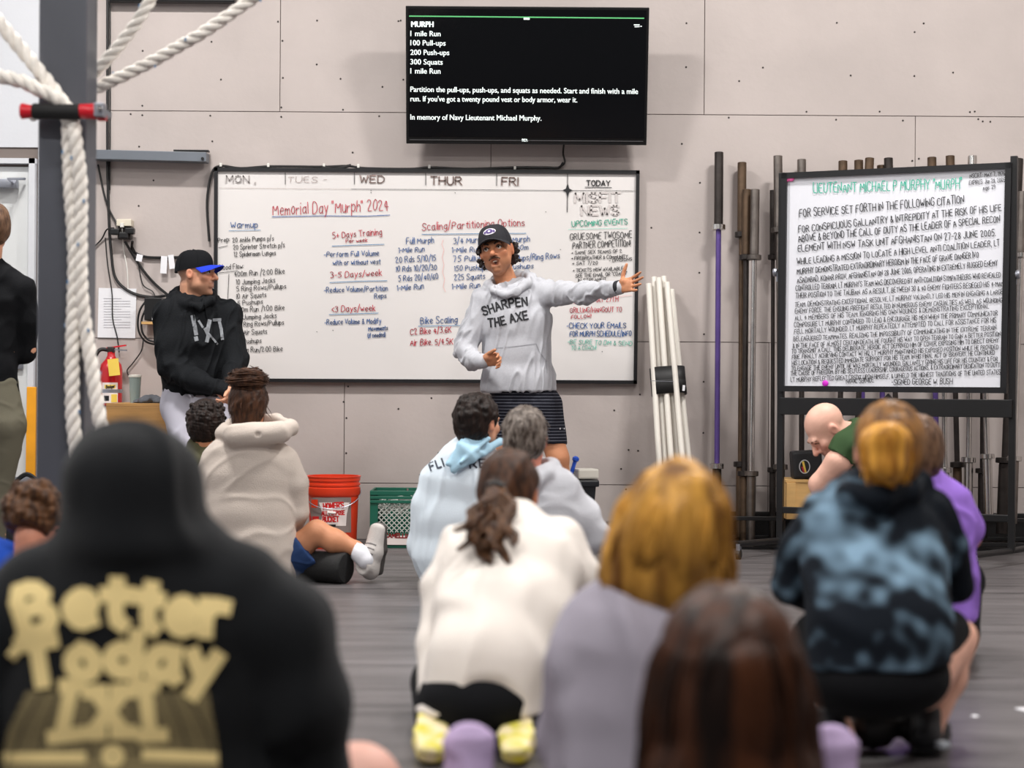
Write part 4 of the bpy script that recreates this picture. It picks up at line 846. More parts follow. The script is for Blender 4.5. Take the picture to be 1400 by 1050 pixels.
on_plane('emblem_ring', [[(1100 + 7 * math.cos(a), 638 + 9 * math.sin(a)) for a in np.linspace(0, 2 * math.pi, 24)]], 1.4, ep, M['paper'], o); on_plane('emblem_mark', [[(1098, 632), (1101, 645)]], 3, ep, M['tagyellow'], o); on_plane('emblem_mark', [[(1097, 639), (1099, 645)]], 2.4, ep, M['red'], o)

# floor things
o = empty('foam_roller', (P(440, 797, 7.92)[0], 7.92, 0), 'black foam roller under the calf of the seated woman in the beige hoodie', 'foam roller')
A = P(398, 776, 8.0); B_ = P(474, 777, 7.86); A[2] = B_[2] = .07
MB().lathe([(.02, 0), (.064, .002), (.07, .008), (.07, np.linalg.norm(B_ - A) - .008), (.064, np.linalg.norm(B_ - A) - .002), (.02, np.linalg.norm(B_ - A))], A, B_ - A, 36).build('cylinder', M['foam'], o, smooth=True)
o = empty('peanut_roller', (P(1200, 1030, 4.35)[0], 4.35, 0), 'black peanut shaped massage roller on the floor under the squatting woman', 'massage roller')
A = P(1168, 1020, 4.35); L = .22
MB().lathe([(.03, 0), (.05, .015), (.055, .045), (.05, .08), (.03, .1), (.028, .115), (.03, .12), (.05, .145), (.055, .18), (.05, .205), (.03, .22)], (A[0], 4.35, .056), (1, .1, 0), 24).build('body', M['rubber'], o, smooth=True)
tag(MB().box(P(1397, 966, 4.9) * np.array((1, 1, 0)) + np.array((.02, 0, .002)), (.06, .05, .002), rotz(.4)).build('paper_scrap', M['paper']), 'white scrap of paper on the floor at the right photo edge', 'paper')
tag(MB().lathe([(.006, 0), (.012, .001), (.006, .003)], P(1333, 978, 4.8) * np.array((1, 1, 0)), n=9).build('chalk_bit', M['paper']), 'tiny white chalk bit on the floor right of the squatting woman', 'chalk')
# ------------------------------------------------------------------ implicit-surface modelling for people
def nrm(v): v = np.array(v, float); return v / (np.linalg.norm(v) + 1e-12)
def wav(p, f, seed=0, n=7):
    """smooth pseudo noise in -1..1 on points (N,3)"""
    r = np.random.RandomState(seed); out = np.zeros(len(p))
    for i in range(n):
        k = r.normal(size=3); k *= f * (.6 + .9 * r.rand()) / np.linalg.norm(k)
        out += np.sin(p @ k + r.rand() * 6.283)
    return out / (n * .55)
class Sdf:
    def __init__(s): s.pr = []
    def cap(s, a, b, r1, r2=None, k=.02, op='u'):
        s.pr.append(('c', np.array(a, float), np.array(b, float), r1, r1 if r2 is None else r2, k, op)); return s
    def chain(s, pts, rs, k=.02, op='u'):
        for i in range(len(pts) - 1): s.cap(pts[i], pts[i + 1], rs[i], rs[i + 1], k, op)
        return s
    def ell(s, c, r, R=None, k=.02, op='u'):
        if np.isscalar(r): r = (r, r, r)
        s.pr.append(('e', np.array(c, float), np.array(r, float), np.eye(3) if R is None else np.array(R, float), 0, k, op)); return s
    def ecap(s, a, b, ra, rb, side, k=.03, op='u'):
        """elliptic tapered capsule: ra, rb = (half width along side, half depth)"""
        s.pr.append(('k', np.array(a, float), np.array(b, float), (np.array(ra, float), np.array(rb, float), nrm(side)), 0, k, op)); return s
    def loft(s, st, side, k=.03):
        for (a, ra), (b, rb) in zip(st[:-1], st[1:]): s.ecap(a, b, ra, rb, side, k)
        return s
    def plane(s, o, n, k=.01, op='s'):
        """cut away the side the normal points to"""
        s.pr.append(('p', np.array(o, float), nrm(n), 0, 0, k, op)); return s
    def grid_mesh(s, h):
        lo = np.full(3, 1e9); hi = -lo
        for p in s.pr:
            if p[6] != 'u': continue
            if p[0] == 'c': r = max(p[3], p[4]); pts = [p[1], p[2]]
            elif p[0] == 'e': r = p[2].max(); pts = [p[1]]
            else: r = max(p[3][0].max(), p[3][1].max()); pts = [p[1], p[2]]
            for q in pts: lo = np.minimum(lo, q - r); hi = np.maximum(hi, q + r)
        lo -= 4 * h + .01; hi += 4 * h + .01
        n = np.ceil((hi - lo) / h).astype(int) + 1
        X = [(lo[i] + h * np.arange(n[i])).astype(np.float32) for i in range(3)]
        D = np.full(n, 1.0, np.float32)
        for t, a, b, c, dd, k, op in s.pr:
            if t == 'p': bl, bh = lo, hi
            elif t == 'c': m = max(c, dd) + k + 4 * h; bl = np.minimum(a, b) - m; bh = np.maximum(a, b) + m
            elif t == 'e': m = b.max() + k + 4 * h; bl = a - m; bh = a + m
            else: m = max(c[0].max(), c[1].max()) + k + 4 * h; bl = np.minimum(a, b) - m; bh = np.maximum(a, b) + m
            i0 = np.clip(np.floor((bl - lo) / h).astype(int), 0, n - 1); i1 = np.clip(np.ceil((bh - lo) / h).astype(int) + 1, 1, n)
            if (i1 <= i0).any(): continue
            sl = tuple(slice(i0[i], i1[i]) for i in range(3))
            x = X[0][sl[0]][:, None, None]; y = X[1][sl[1]][None, :, None]; z = X[2][sl[2]][None, None, :]
            if t == 'c':
                ab = b - a; L2 = float(ab @ ab) + 1e-12
                u = np.clip(((x - a[0]) * ab[0] + (y - a[1]) * ab[1] + (z - a[2]) * ab[2]) / L2, 0, 1)
                d = np.sqrt((x - a[0] - u * ab[0]) ** 2 + (y - a[1] - u * ab[1]) ** 2 + (z - a[2] - u * ab[2]) ** 2) - (c + (dd - c) * u)
            elif t == 'e':
                q = [(x - a[0]) * c[0, i] + (y - a[1]) * c[1, i] + (z - a[2]) * c[2, i] for i in range(3)]
                k0 = np.sqrt(sum((q[i] / b[i]) ** 2 for i in range(3))); k1 = np.sqrt(sum((q[i] / b[i] ** 2) ** 2 for i in range(3))) + 1e-6
                d = k0 * (k0 - 1) / k1
            elif t == 'k':
                ra, rb, sd = c; ab = b - a; L2 = float(ab @ ab) + 1e-12; ax = ab / math.sqrt(L2)
                sd = nrm(sd - ax * (sd @ ax)); vd = np.cross(ax, sd)
                u = np.clip(((x - a[0]) * ab[0] + (y - a[1]) * ab[1] + (z - a[2]) * ab[2]) / L2, 0, 1)
                qx, qy, qz = x - a[0] - u * ab[0], y - a[1] - u * ab[1], z - a[2] - u * ab[2]
                r1 = ra[0] + (rb[0] - ra[0]) * u; r2 = ra[1] + (rb[1] - ra[1]) * u; r3 = np.minimum(r1, r2)
                e1 = qx * sd[0] + qy * sd[1] + qz * sd[2]; e2 = qx * vd[0] + qy * vd[1] + qz * vd[2]; e3 = qx * ax[0] + qy * ax[1] + qz * ax[2]
                k0 = np.sqrt((e1 / r1) ** 2 + (e2 / r2) ** 2 + (e3 / r3) ** 2); k1 = np.sqrt((e1 / r1 ** 2) ** 2 + (e2 / r2 ** 2) ** 2 + (e3 / r3 ** 2) ** 2) + 1e-6
                d = k0 * (k0 - 1) / k1
            else: d = -((x - a[0]) * b[0] + (y - a[1]) * b[1] + (z - a[2]) * b[2])
            d = d.astype(np.float32); Dw = D[sl]
            if op == 'u':
                hh = np.clip(.5 + .5 * (Dw - d) / k, 0, 1); D[sl] = Dw + (d - Dw) * hh - k * hh * (1 - hh)
            else:
                e = -d; hh = np.clip(.5 - .5 * (Dw - e) / k, 0, 1); D[sl] = Dw + (e - Dw) * hh + k * hh * (1 - hh)
        return surface_nets(D, lo, h)
def surface_nets(D, lo, h):
    S = D < 0; n = D.shape
    cnt = np.zeros(tuple(k - 1 for k in n), np.int8)
    offs = [(i, j, k) for i in (0, 1) for j in (0, 1) for k in (0, 1)]
    sl = lambda o: tuple(slice(o[i], n[i] - 1 + o[i]) for i in range(3))
    for o in offs: cnt += S[sl(o)]
    mask = (cnt > 0) & (cnt < 8); idx = np.argwhere(mask)
    vid = np.full(mask.shape, -1, np.int32); vid[mask] = np.arange(len(idx))
    cv = {o: D[idx[:, 0] + o[0], idx[:, 1] + o[1], idx[:, 2] + o[2]] for o in offs}
    acc = np.zeros((len(idx), 3)); num = np.zeros(len(idx))
    for o in offs:
        for ax in range(3):
            if o[ax] == 1: continue
            p = list(o); p[ax] = 1; p = tuple(p); da, db = cv[o], cv[p]; m = (da < 0) != (db < 0)
            t = np.where(m, da / np.where(m, da - db, 1), 0)
            for i in range(3): acc[:, i] += np.where(m, o[i] + (t if i == ax else 0), 0)
            num += m
    V = lo + h * (idx + acc / num[:, None])
    F = []
    for ax in range(3):
        a1, a2 = (ax + 1) % 3, (ax + 2) % 3
        A = S[tuple(slice(0, n[i] - 1) if i == ax else slice(1, n[i] - 1) for i in range(3))]
        B = S[tuple(slice(1, n[i]) if i == ax else slice(1, n[i] - 1) for i in range(3))]
        e = np.argwhere(A != B)
        if len(e) == 0: continue
        inside = A[tuple(e.T)]; e = e.copy()
        for i in range(3):
            if i != ax: e[:, i] += 1
        def cell(d1, d2):
            q = e.copy(); q[:, a1] += d1; q[:, a2] += d2; return vid[q[:, 0], q[:, 1], q[:, 2]]
        f = np.stack([cell(-1, -1), cell(0, -1), cell(0, 0), cell(-1, 0)], 1)
        f[~inside] = f[~inside][:, ::-1]; F.append(f)
    F = np.concatenate(F); F = F[(F >= 0).all(1)]
    return V, F
def vnormals(V, F):
    n = np.cross(V[F[:, 2]] - V[F[:, 0]], V[F[:, 3]] - V[F[:, 1]]); N = np.zeros_like(V)
    for i in range(4): np.add.at(N, F[:, i], n)
    return N / (np.linalg.norm(N, axis=1)[:, None] + 1e-12)
def relax(V, F, it=1, lam=.5):
    for _ in range(it):
        A = np.zeros_like(V); c = np.zeros(len(V))
        for i in range(4):
            np.add.at(A, F[:, i], V[F[:, (i + 1) % 4]] + V[F[:, (i + 3) % 4]]); np.add.at(c, F[:, i], 2)
        V = V + lam * (A / np.maximum(c, 1)[:, None] - V)
    return V
def skin_mesh(name, S, h, m, parent, disp=None, colf=None, it=1):
    V, F = S.grid_mesh(h)
    V = relax(V, F, it)
    if disp is not None: N = vnormals(V, F); V = V + N * disp(V, N)[:, None]
    cols = None if colf is None else colf(V, vnormals(V, F))
    return mk(name, V, F, m, parent, smooth=True, cols=cols)
def folds(amp, f, seed, axis=None, stretch=3.0):
    """cloth creases: soft ridges, drawn out along an axis"""
    def g(V, N):
        q = V.copy()
        if axis is not None: a = nrm(axis); q = q - np.outer(q @ a, a) * (1 - 1 / stretch)
        w = wav(q, f, seed) + .6 * wav(q, f * 1.9, seed + 9)
        return amp * (1.25 * np.exp(-(w / .3) ** 2) - .45 + .35 * w) + amp * .5 * wav(V, f * .4, seed + 3)
    return g

SK = {'skin': srgb(214, 158, 128), 'tan': srgb(200, 138, 102), 'pale': srgb(226, 178, 156)}
def skin_mat(n): return mat(n, (1, 1, 1), .5, var=.06, vscale=25, bump=.06, bscale=150, attr=True, spec=.35)
M['skin'] = skin_mat('skin_surface')
def cloth(n, c, **k): return mat(n, c, k.pop('rough', .85), bump=k.pop('bump', .25), bscale=k.pop('bscale', 220), sheen=k.pop('sheen', .0), spec=.15, **k)
M['hair_dark'] = mat('dark_brown_hair', srgb(46, 32, 26), .45, var=.45, vscale=40, bump=.5, bscale=120, c2=srgb(24, 17, 15), spec=.4)
M['iris'] = mat('iris_dark', srgb(50, 34, 24), .2); M['eyewhite'] = mat('eye_white', srgb(225, 215, 208), .3); M['teeth'] = mat('teeth', srgb(236, 230, 220), .3); M['mouth'] = mat('mouth_inner', srgb(70, 24, 24), .5)

def frame_from(fwd, up):
    f = nrm(fwd); u = np.array(up, float); u = nrm(u - f * (u @ f)); r = np.cross(f, u)
    return np.column_stack((r, f, u))       # local x = the person's right, y = forward, z = up
class Head:
    """skull at c with frame R; adds prims, answers local->world"""
    def __init__(s, c, R, k=1.0): s.c = np.array(c, float); s.R = np.array(R, float); s.k = k
    def w(s, x, y, z): return s.c + s.R @ (np.array((x, y, z), float) * s.k)
    def loc(s, V): return ((V - s.c) @ s.R) / s.k
    def add(s, S, neck=None, mouth=0.0, ears=True, nr=.05):
        k = s.k; e = lambda c, r, kk=.02, op='u': S.ell(s.w(*c), np.array(r) * k, s.R, kk * k, op)
        e((0, -.014, .036), (.074, .094, .084)); e((0, .03, -.04), (.057, .064, .088), .025); e((0, .077, -.108), (.021, .018, .016), .02)
        for x in (-1, 1):
            e((x * .046, .012, -.062), (.017, .026, .024), .03); e((x * .044, .064, -.022), (.02, .018, .017), .025)
        for x in (-1, 1): e((x * .056, -.004, -.012), (.018, .03, .042), .015)
        S.cap(s.w(-.034, .086, .02), s.w(.034, .086, .02), .012 * k, k=.02 * k)
        for x in (-1, 1): e((x * .031, .101, .002), (.016, .015, .012), .012, 's')
        S.cap(s.w(0, .09, .014), s.w(0, .118, -.031), .0075 * k, .013 * k, .012 * k)
        for x in (-1, 1): S.ell(s.w(x * .0125, .1, -.036), .0085 * k, k=.008 * k)
        S.cap(s.w(-.018, .09, -.056), s.w(.018, .09, -.056), .0075 * k, k=.01 * k)
        S.cap(s.w(-.016, .088, -.074 - mouth), s.w(.016, .088, -.074 - mouth), .0085 * k, k=.01 * k)
        if mouth > 0: e((0, .104, -.064 - mouth * .5), (.02, .03, .004 + mouth * .6), .005, 's')
        if ears:
            for x in (-1, 1):
                e((x * .079, -.008, -.004), (.009, .019, .031), .006); e((x * .09, -.002, -.002), (.009, .009, .016), .006, 's')
        if neck is not None: S.cap(s.w(0, -.034, -.06), neck, nr * k, nr * 1.1 * k, .018)
    def color(s, base, V, stub=None, lips=True, blush=.0):
        """skin colour per vertex (natural skin, lip and stubble colour)"""
        L = s.loc(V); c = np.tile(np.array(base), (len(V), 1))
        g = lambda p, r: np.exp(-(((L - np.array(p)) / np.array(r)) ** 2).sum(1))
        red = g((.079, -.008, -.004), (.02, .03, .04)) + g((-.079, -.008, -.004), (.02, .03, .04)) + g((0, .11, -.03), (.02, .02, .02)) + .7 * g((.04, .07, -.025), (.03, .03, .025)) + .7 * g((-.04, .07, -.025), (.03, .03, .025))
        c = c * (1 - .35 * np.clip(red, 0, 1)[:, None] * np.array((.15, .7, .75)))
        if lips:
            l = np.clip(g((0, .09, -.056), (.022, .02, .007)) + g((0, .09, -.078), (.02, .02, .009)), 0, 1); c = c * (1 - l[:, None] * np.array((.22, .5, .45)))
        if stub is not None:
            j = np.clip(np.exp(-((L[:, 2] + .09) / .035) ** 2) * (L[:, 1] > -.03) * (np.abs(L[:, 0]) < .08) + g((0, .09, -.047), (.03, .03, .008)) * 1.2, 0, 1)
            j = j * (np.linalg.norm(L, axis=1) < .17) * (L[:, 2] > -.135); c = c * (1 - j[:, None] * .55) + np.array(stub) * j[:, None] * .55
        return c
    def eyes(s, parent, gaze=0.0):
        for x in (-1, 1):
            c = s.w(x * .0315, .078, .002); r = .0125 * s.k
            b = MB(); b.lathe([(1e-4, -r)] + [(r * math.sin(a), -r * math.cos(a)) for a in np.linspace(.3, math.pi - .3, 8)] + [(1e-4, r)], c, s.R @ np.array((gaze, 1, 0)), 14); e = b.build('eye', M['eyewhite'], parent, smooth=True)
            b = MB(); b.lathe([(.0058 * s.k, 0), (.004 * s.k, .0015), (.0001, .002)], c + s.R @ nrm((gaze, 1, 0)) * (r * .9), s.R @ np.array((gaze, 1, 0)), 12); b.build('iris', M['iris'], e, smooth=True)
    def lids_brows(s, parent, m, thick=.0045):
        for x in (-1, 1):
            b = MB(); b.tube(bez([s.w(x * .014, .096, .019), s.w(x * .03, .0965, .025), s.w(x * .05, .08, .018)], 6), [thick * s.k * q for q in np.interp(np.linspace(0, 1, 13), [0, .5, 1], [1, 1.05, .45])], 7); b.build('eyebrow', m, parent, smooth=True)
            b = MB(); b.tube(bez([s.w(x * .018, .0875, .002), s.w(x * .031, .0925, .0105), s.w(x * .046, .081, .001)], 5), .0022 * s.k, 6); b.build('eyelid', m, parent, smooth=True)
def hand(S, wrist, fdir, nrmal, thumb_side, k=1.0, curl=(.25, .3, .35, .4), spread=.12, thumb=(.5, .25), hk=.006, r=.0082):
    """palm plus five fingers; nrmal = palm-facing normal, thumb_side = direction of the thumb across the palm"""
    f = nrm(fdir); t = np.array(thumb_side, float); t = nrm(t - f * (t @ f)); n = nrm(np.array(nrmal) - f * (np.array(nrmal) @ f)); n = nrm(n - t * (n @ t))
    w = np.array(wrist, float)
    S.ecap(w - f * .01 * k, w + f * .03 * k, (.026 * k, .019 * k), (.032 * k, .017 * k), t, .012)
    S.ecap(w + f * .03 * k, w + f * .082 * k, (.034 * k, .016 * k), (.038 * k, .0125 * k), t, .012)
    S.ell(w + f * .04 * k + t * .022 * k + n * .008 * k, (.02 * k,) * 3, k=.012)
    lens = (.072, .08, .074, .058); off = (.029, .0095, -.0105, -.029)
    for i in range(4):
        b = w + f * (.084 - (.006 if i in (0, 2) else 0) - (.014 if i == 3 else 0)) * k + t * off[i] * k
        d = nrm(f + t * spread * (1.5 - i) * .55); p = b; a = curl[i]
        S.cap(b - f * .02 * k, b, r * 1.05 * k, r * 1.05 * k, hk)
        for j, fr in enumerate((.45, .3, .25)):
            d2 = nrm(d * math.cos(a * (j + 1) * .75) + n * math.sin(a * (j + 1) * .75)); q = p + d2 * lens[i] * fr * k
            S.cap(p, q, r * (1.05 - .1 * j) * k, r * (.95 - .1 * j) * k, hk * .6); p = q
    p = w + f * .028 * k + t * .028 * k; d = nrm(f * math.cos(thumb[0] * 1.6) + t * math.sin(thumb[0] * 1.6) + n * thumb[1])
    q = p + d * .034 * k; S.cap(p - d * .015 * k, q, .0125 * k, .0105 * k, hk); d = nrm(d + f * .25); q2 = q + d * .03 * k; S.cap(q, q2, .0105 * k, .0095 * k, hk * .6); q3 = q2 + nrm(d + f * .1) * .024 * k; S.cap(q2, q3, .0095 * k, .0078 * k, hk * .6)
class Fig:
    """one person: joints are given as photo pixels plus depth, radii in pixels at the figure's depth"""
    def __init__(s, Y, base, label):
        s.Y = Y; s.root = empty('person', (base[0], base[1], base[2] if len(base) > 2 else 0), label, 'person')
    def J(s, x, y, dy=0.0): return P(x, y, s.Y + dy)
    def r(s, px): return px * s.Y / FPX
def strands(name, roots, m, parent, r=.0022, n=4):
    """loose locks: each root = list of path points"""
    b = MB()
    for pts in roots:
        pa = bez(pts, 6); k = len(pa); b.tube(pa, [r * q for q in np.interp(np.linspace(0, 1, k), [0, .15, .7, 1], [.7, 1, .9, .15])], n, cap=False)
    o = b.build(name, m, parent); o['kind'] = 'stuff'; o.data.polygons.foreach_set('use_smooth', [True] * len(o.data.polygons)); return o
def shoe(parent, heel, toe, up, m_up, m_sole, k=1.0, name='shoe', lace=None):
    """trainer: heel and toe points at sole level, up vector"""
    heel = np.array(heel); toe = np.array(toe); f = nrm(toe - heel); u = np.array(up, float); u = nrm(u - f * (u @ f)); sd = np.cross(f, u); L = np.linalg.norm(toe - heel)
    S = Sdf(); pt = lambda a, z, x=0: heel + f * a * L + u * z * k + sd * x * k
    S.ecap(pt(.1, .045), pt(.45, .045), (.034 * k, .036 * k), (.042 * k, .038 * k), sd, .02); S.ecap(pt(.45, .042), pt(.88, .03), (.043 * k, .034 * k), (.036 * k, .022 * k), sd, .02)
    S.cap(pt(.14, .05), pt(.2, .095), .034 * k, .036 * k, .02); S.ell(pt(.2, .125), np.array((.026, .026, .03)) * k, k=.008, op='s'); S.plane(pt(0, .016), -u, .003)
    sh = skin_mesh(name, S, .006, m_up, parent)
    S = Sdf(); S.ecap(pt(.1, .01), pt(.5, .01), (.04 * k, .018 * k), (.044 * k, .018 * k), sd, .015); S.ecap(pt(.5, .01), pt(.92, .014), (.047 * k, .018 * k), (.036 * k, .016 * k), sd, .015); S.plane(pt(0, .0), -u, .003); S.plane(pt(0, .026), u, .003)
    skin_mesh('sole', S, .006, m_sole, sh)
    if lace is not None:
        b = MB()
        for a, z in ((.36, .088), (.44, .081), (.52, .073), (.6, .064)): b.tube([pt(a, z, -.026), pt(a + .02, z + .006, 0), pt(a, z, .026)], .004, 6)
        b.build('lace', lace, sh)
    return sh
def baseball_cap(parent, H, m_crown, m_brim, m_under=None, tilt=0.0, z0=.036, button=True):
    """curved-brim cap in head coordinates"""
    n = 40; V = []; rings = 9
    for j in range(rings + 1):
        a = (math.pi / 2) * j / rings
        for i in range(n):
            t = 2 * math.pi * i / n; rx, ry = .085, .109
            sq = max(0, math.cos(a)) ** .62; front = .006 * max(0, math.sin(t)) * math.sin(2 * a)
            V.append(H.w(rx * sq * math.cos(t), -.012 + (ry * sq + front) * math.sin(t), z0 - .03 * (1 - math.sin(t)) * .5 * (1 - math.sin(a)) + .095 * math.sin(a)))
    F = [(j * n + i, j * n + (i + 1) % n, (j + 1) * n + (i + 1) % n, (j + 1) * n + i) for j in range(rings) for i in range(n)]
    cap = mk('cap', V, F, m_crown, parent, smooth=True)
    m = 22; V = []
    for q in (0, 1):
        for j in range(6):
            for i in range(m + 1):
                t = math.radians(22 + (158 - 22) * i / m); f = j / 5; L = .062 * (math.sin(t) ** .55)
                x = .085 * math.cos(t) * (1 + .12 * f); y = -.012 + .109 * math.sin(t) + L * f
                V.append(H.w(x, y, z0 + .008 - .34 * x * x / .083 * (.7 + .5 * f) - .004 * f - (.004 if q else 0)))
    k = m + 1; F = [(q * 6 * k + j * k + i, q * 6 * k + j * k + i + 1, q * 6 * k + (j + 1) * k + i + 1, q * 6 * k + (j + 1) * k + i) for q in (0, 1) for j in range(5) for i in range(m)]
    e = [(5 * k + i, 5 * k + i + 1, 11 * k + i + 1, 11 * k + i) for i in range(m)]
    mk('brim', V, F + e, m_brim, cap, smooth=True)
    b = MB(); b.lathe([(.007 * H.k, 0), (.006 * H.k, .004), (.002, .006)], H.w(0, -.012, z0 + .093), H.R[:, 2], 10); b.build('button', m_crown, cap, smooth=True)
    for a in range(6):
        t = math.pi * a / 3 + .52; b = MB(); b.tube([H.w(.0855 * math.cos(q) ** .62 * math.cos(t), -.012 + (.1095 * math.cos(q) ** .62 + .006 * max(0, math.sin(t)) * math.sin(2 * q)) * math.sin(t), z0 - .03 * (1 - math.sin(t)) * .5 * (1 - math.sin(q)) + .0953 * math.sin(q)) for q in np.linspace(.05, 1.5, 9)], .0012, 5); b.build('seam', m_crown, cap)
    return cap
M['capgrey'] = cloth('charcoal_cap_cloth', srgb(52, 52, 56)); M['capblack'] = cloth('black_cap_cloth', srgb(20, 21, 24)); M['capblue'] = cloth('blue_brim_cloth', srgb(38, 62, 196))

# ================================================================== man pointing at the whiteboard
f = Fig(9.3, (P(730, 755, 9.3)[0], 9.28, 0), 'standing man in grey hooded shirt and charcoal cap pointing with outstretched arm'); J, r = f.J, f.r
fw = nrm((-.2, -.97, .06)); HA = Head(P(678.5, 343, 9.3), frame_from(fw, (-.21, 0, .97)), 1.07)
nb = J(697, 398, .06)
S = Sdf(); HA.add(S, neck=nb, mouth=.016)
S.ecap(J(702, 410), J(708, 470), (.16, .09), (.14, .09), (1, 0, 0), .03); S.ecap(J(708, 470), J(716, 545), (.14, .09), (.16, .1), (1, 0, 0), .03)
wr = J(661, 494, -.24)
S.chain([J(658, 412), J(636, 477, -.03), J(646, 492, -.12), wr], [.045, .03, .028, .024], .02)
hand(S, wr, J(676, 491, -.27) - wr, (.2, -.6, .7), (.2, -.45, .6), 1.0, curl=(.75, .85, .95, 1.0), spread=.08, thumb=(.3, .35))
wl_ = J(845, 393, -.36)
S.chain([J(742, 403), J(797, 402, -.17), J(832, 396, -.305), wl_], [.045, .034, .026, .026], .02)
hand(S, wl_, J(886, 383, -.47) - wl_, (-.25, -.95, .1), (.1, .15, 1.0), 1.0, curl=(.1, .12, .16, .2), spread=.32, thumb=(.82, .1))
for hp, kn, an in (((742, 560, 0), (763, 626, -.04), (776, 738, .0)), ((700, 560, 0), (690, 630, -.03), (683, 738, .02))):
    h_, k_, a_ = J(*hp), J(*kn), J(*an); S.chain([h_, k_], [.085, .055], .03); S.chain([k_, k_ * .65 + a_ * .35 + np.array((0, .015, 0)), a_], [.052, .056, .034], .03)
    S.ecap(a_, a_ + np.array((0, -.1, -.045)), (.036, .03), (.042, .022), (1, 0, 0), .02)
skin_mesh('body', S, .0042, M['skin'], f.root, colf=lambda V, N: HA.color(SK['tan'], V, stub=srgb(92, 60, 44)))
HA.eyes(f.root, .1)
M['brow'] = mat('brow_hair', srgb(44, 30, 22), .6); M['stache'] = mat('moustache_hair', srgb(84, 54, 34), .6, var=.3, vscale=200)
HA.lids_brows(f.root, M['brow'])
b = MB(); b.tube(bez([HA.w(-.027, .089, -.056), HA.w(-.012, .1005, -.0475), HA.w(0, .1015, -.0465), HA.w(.012, .1005, -.0475), HA.w(.027, .089, -.056)], 5), .0046, 7); b.build('moustache', M['stache'], f.root, smooth=True)
b = MB(); b.box(HA.w(0, .082, -.063), (.032, .008, .008), HA.R, bev=.003); b.build('teeth', M['teeth'], f.root); b = MB(); b.box(HA.w(0, .074, -.07), (.036, .006, .03), HA.R, bev=.002); b.build('mouth_inside', M['mouth'], f.root)
# curls under the cap
S = Sdf(); rn = random.Random(4)
for x in (-1, 1):
    for i in range(22):
        S.ell(HA.w(x * rn.uniform(.072, .096), rn.uniform(-.08, -.028 if x < 0 else .025), rn.uniform(-.065, .03)), rn.uniform(.008, .015), k=.006)
for i in range(22): a = rn.uniform(-1.1, 1.1); S.ell(HA.w(.08 * math.sin(a), -.1 * math.cos(a) - .005, rn.uniform(-.06, .03)), rn.uniform(.012, .02), k=.01)
skin_mesh('hair', S, .004, M['hair_dark'], f.root, disp=lambda V, N: .003 * wav(V, 400, 2))
cap = baseball_cap(f.root, HA, M['capgrey'], M['capgrey'])
# emblem on the cap front
class CapSurf:
    def pt(q, u, v, off=0):
        a = v; t = math.pi / 2 - u; sq = math.cos(a) ** .62
        return HA.w(.085 * 1.01 * sq * math.cos(t), -.012 + (.109 * 1.01 * sq + .006 * math.sin(t) * math.sin(2 * a)) * math.sin(t), .036 - .03 * (1 - math.sin(t)) * .5 * (1 - math.sin(a)) + .095 * math.sin(a))
cs = CapSurf(); M['emb_white'] = mat('emblem_white', srgb(225, 222, 228), .7); M['emb_violet'] = mat('emblem_violet', srgb(90, 70, 130), .7)
def disc_on(u0, v0, ru, rv, m, nm, k=1.0, n=20):
    V = [cs.pt(u0, v0)] + [cs.pt(u0 + ru * math.cos(t), v0 + rv * math.sin(t)) for t in np.linspace(0, 2 * math.pi, n, endpoint=False)]
    V = [v + HA.R[:, 1] * .0012 * k for v in V]; mk(nm, V, [(0, 1 + i, 1 + (i + 1) % n) for i in range(n)], M[m], cap)
disc_on(0, .55, .42, .2, 'emb_white', 'emblem', 1); disc_on(0, .56, .24, .15, 'emb_violet', 'emblem_core', 2); disc_on(.3, .52, .06, .09, 'emb_violet', 'emblem_dot', 2); disc_on(-.3, .52, .06, .09, 'emb_violet', 'emblem_dot', 2); disc_on(0, .56, .08, .06, 'emb_white', 'emblem_dot', 3)
# hooded shirt
M['shirtA'] = cloth('heather_grey_jersey', srgb(186, 187, 193), var=.05, vscale=90, bump=.15)
S = Sdf(); sx = (1, 0, .06)
S.loft([(J(697, 405), (r(33), r(20))), (J(702, 420), (r(43), r(29))), (J(706, 440), (r(48), r(33))), (J(706, 480), (r(45), r(32))), (J(709, 520), (r(50), r(34))), (J(711, 560), (r(53), r(37)))], sx, .03)
S.chain([J(697, 394, .02), J(664, 408)], [r(13), r(17)], .03); S.chain([J(697, 394, .02), J(738, 398)], [r(13), r(18)], .03)
S.chain([J(660, 412), J(636, 478, -.03), J(645, 492, -.12), J(661, 494, -.235)], [r(18), r(14.5), r(12.5), r(9.5)], .025)
S.chain([J(742, 402), J(797, 401, -.17), J(847, 393.5, -.362)], [r(19), r(14), r(9.5)], .03)
S.plane(J(711, 535), nrm((.02, 0, -1)), .006)
ring = [J(667, 389, -.02), J(676, 398, -.08), J(690, 403, -.125), J(706, 399, -.12), J(720, 388, -.07), J(728, 380, .0), J(720, 376, .08), J(700, 378, .11), J(678, 382, .07), J(667, 389, -.02)]
S.chain(ring, [r(4.5), r(4.5), r(4.5), r(4.5), r(5), r(6), r(7), r(7), r(5), r(4.5)], .012)
S.ell(J(706, 392, .13), (r(24), r(12), r(14)), k=.03)
S.ell(HA.w(0, -.01, -.115), (.058, .062, .06), HA.R, .012, 's')
fo1, fo2 = folds(.0075, 44, 11, (.25, 0, 1), 4), folds(.0105, 62, 5, (.5, 0, .85), 4)
WL = wl_.copy()
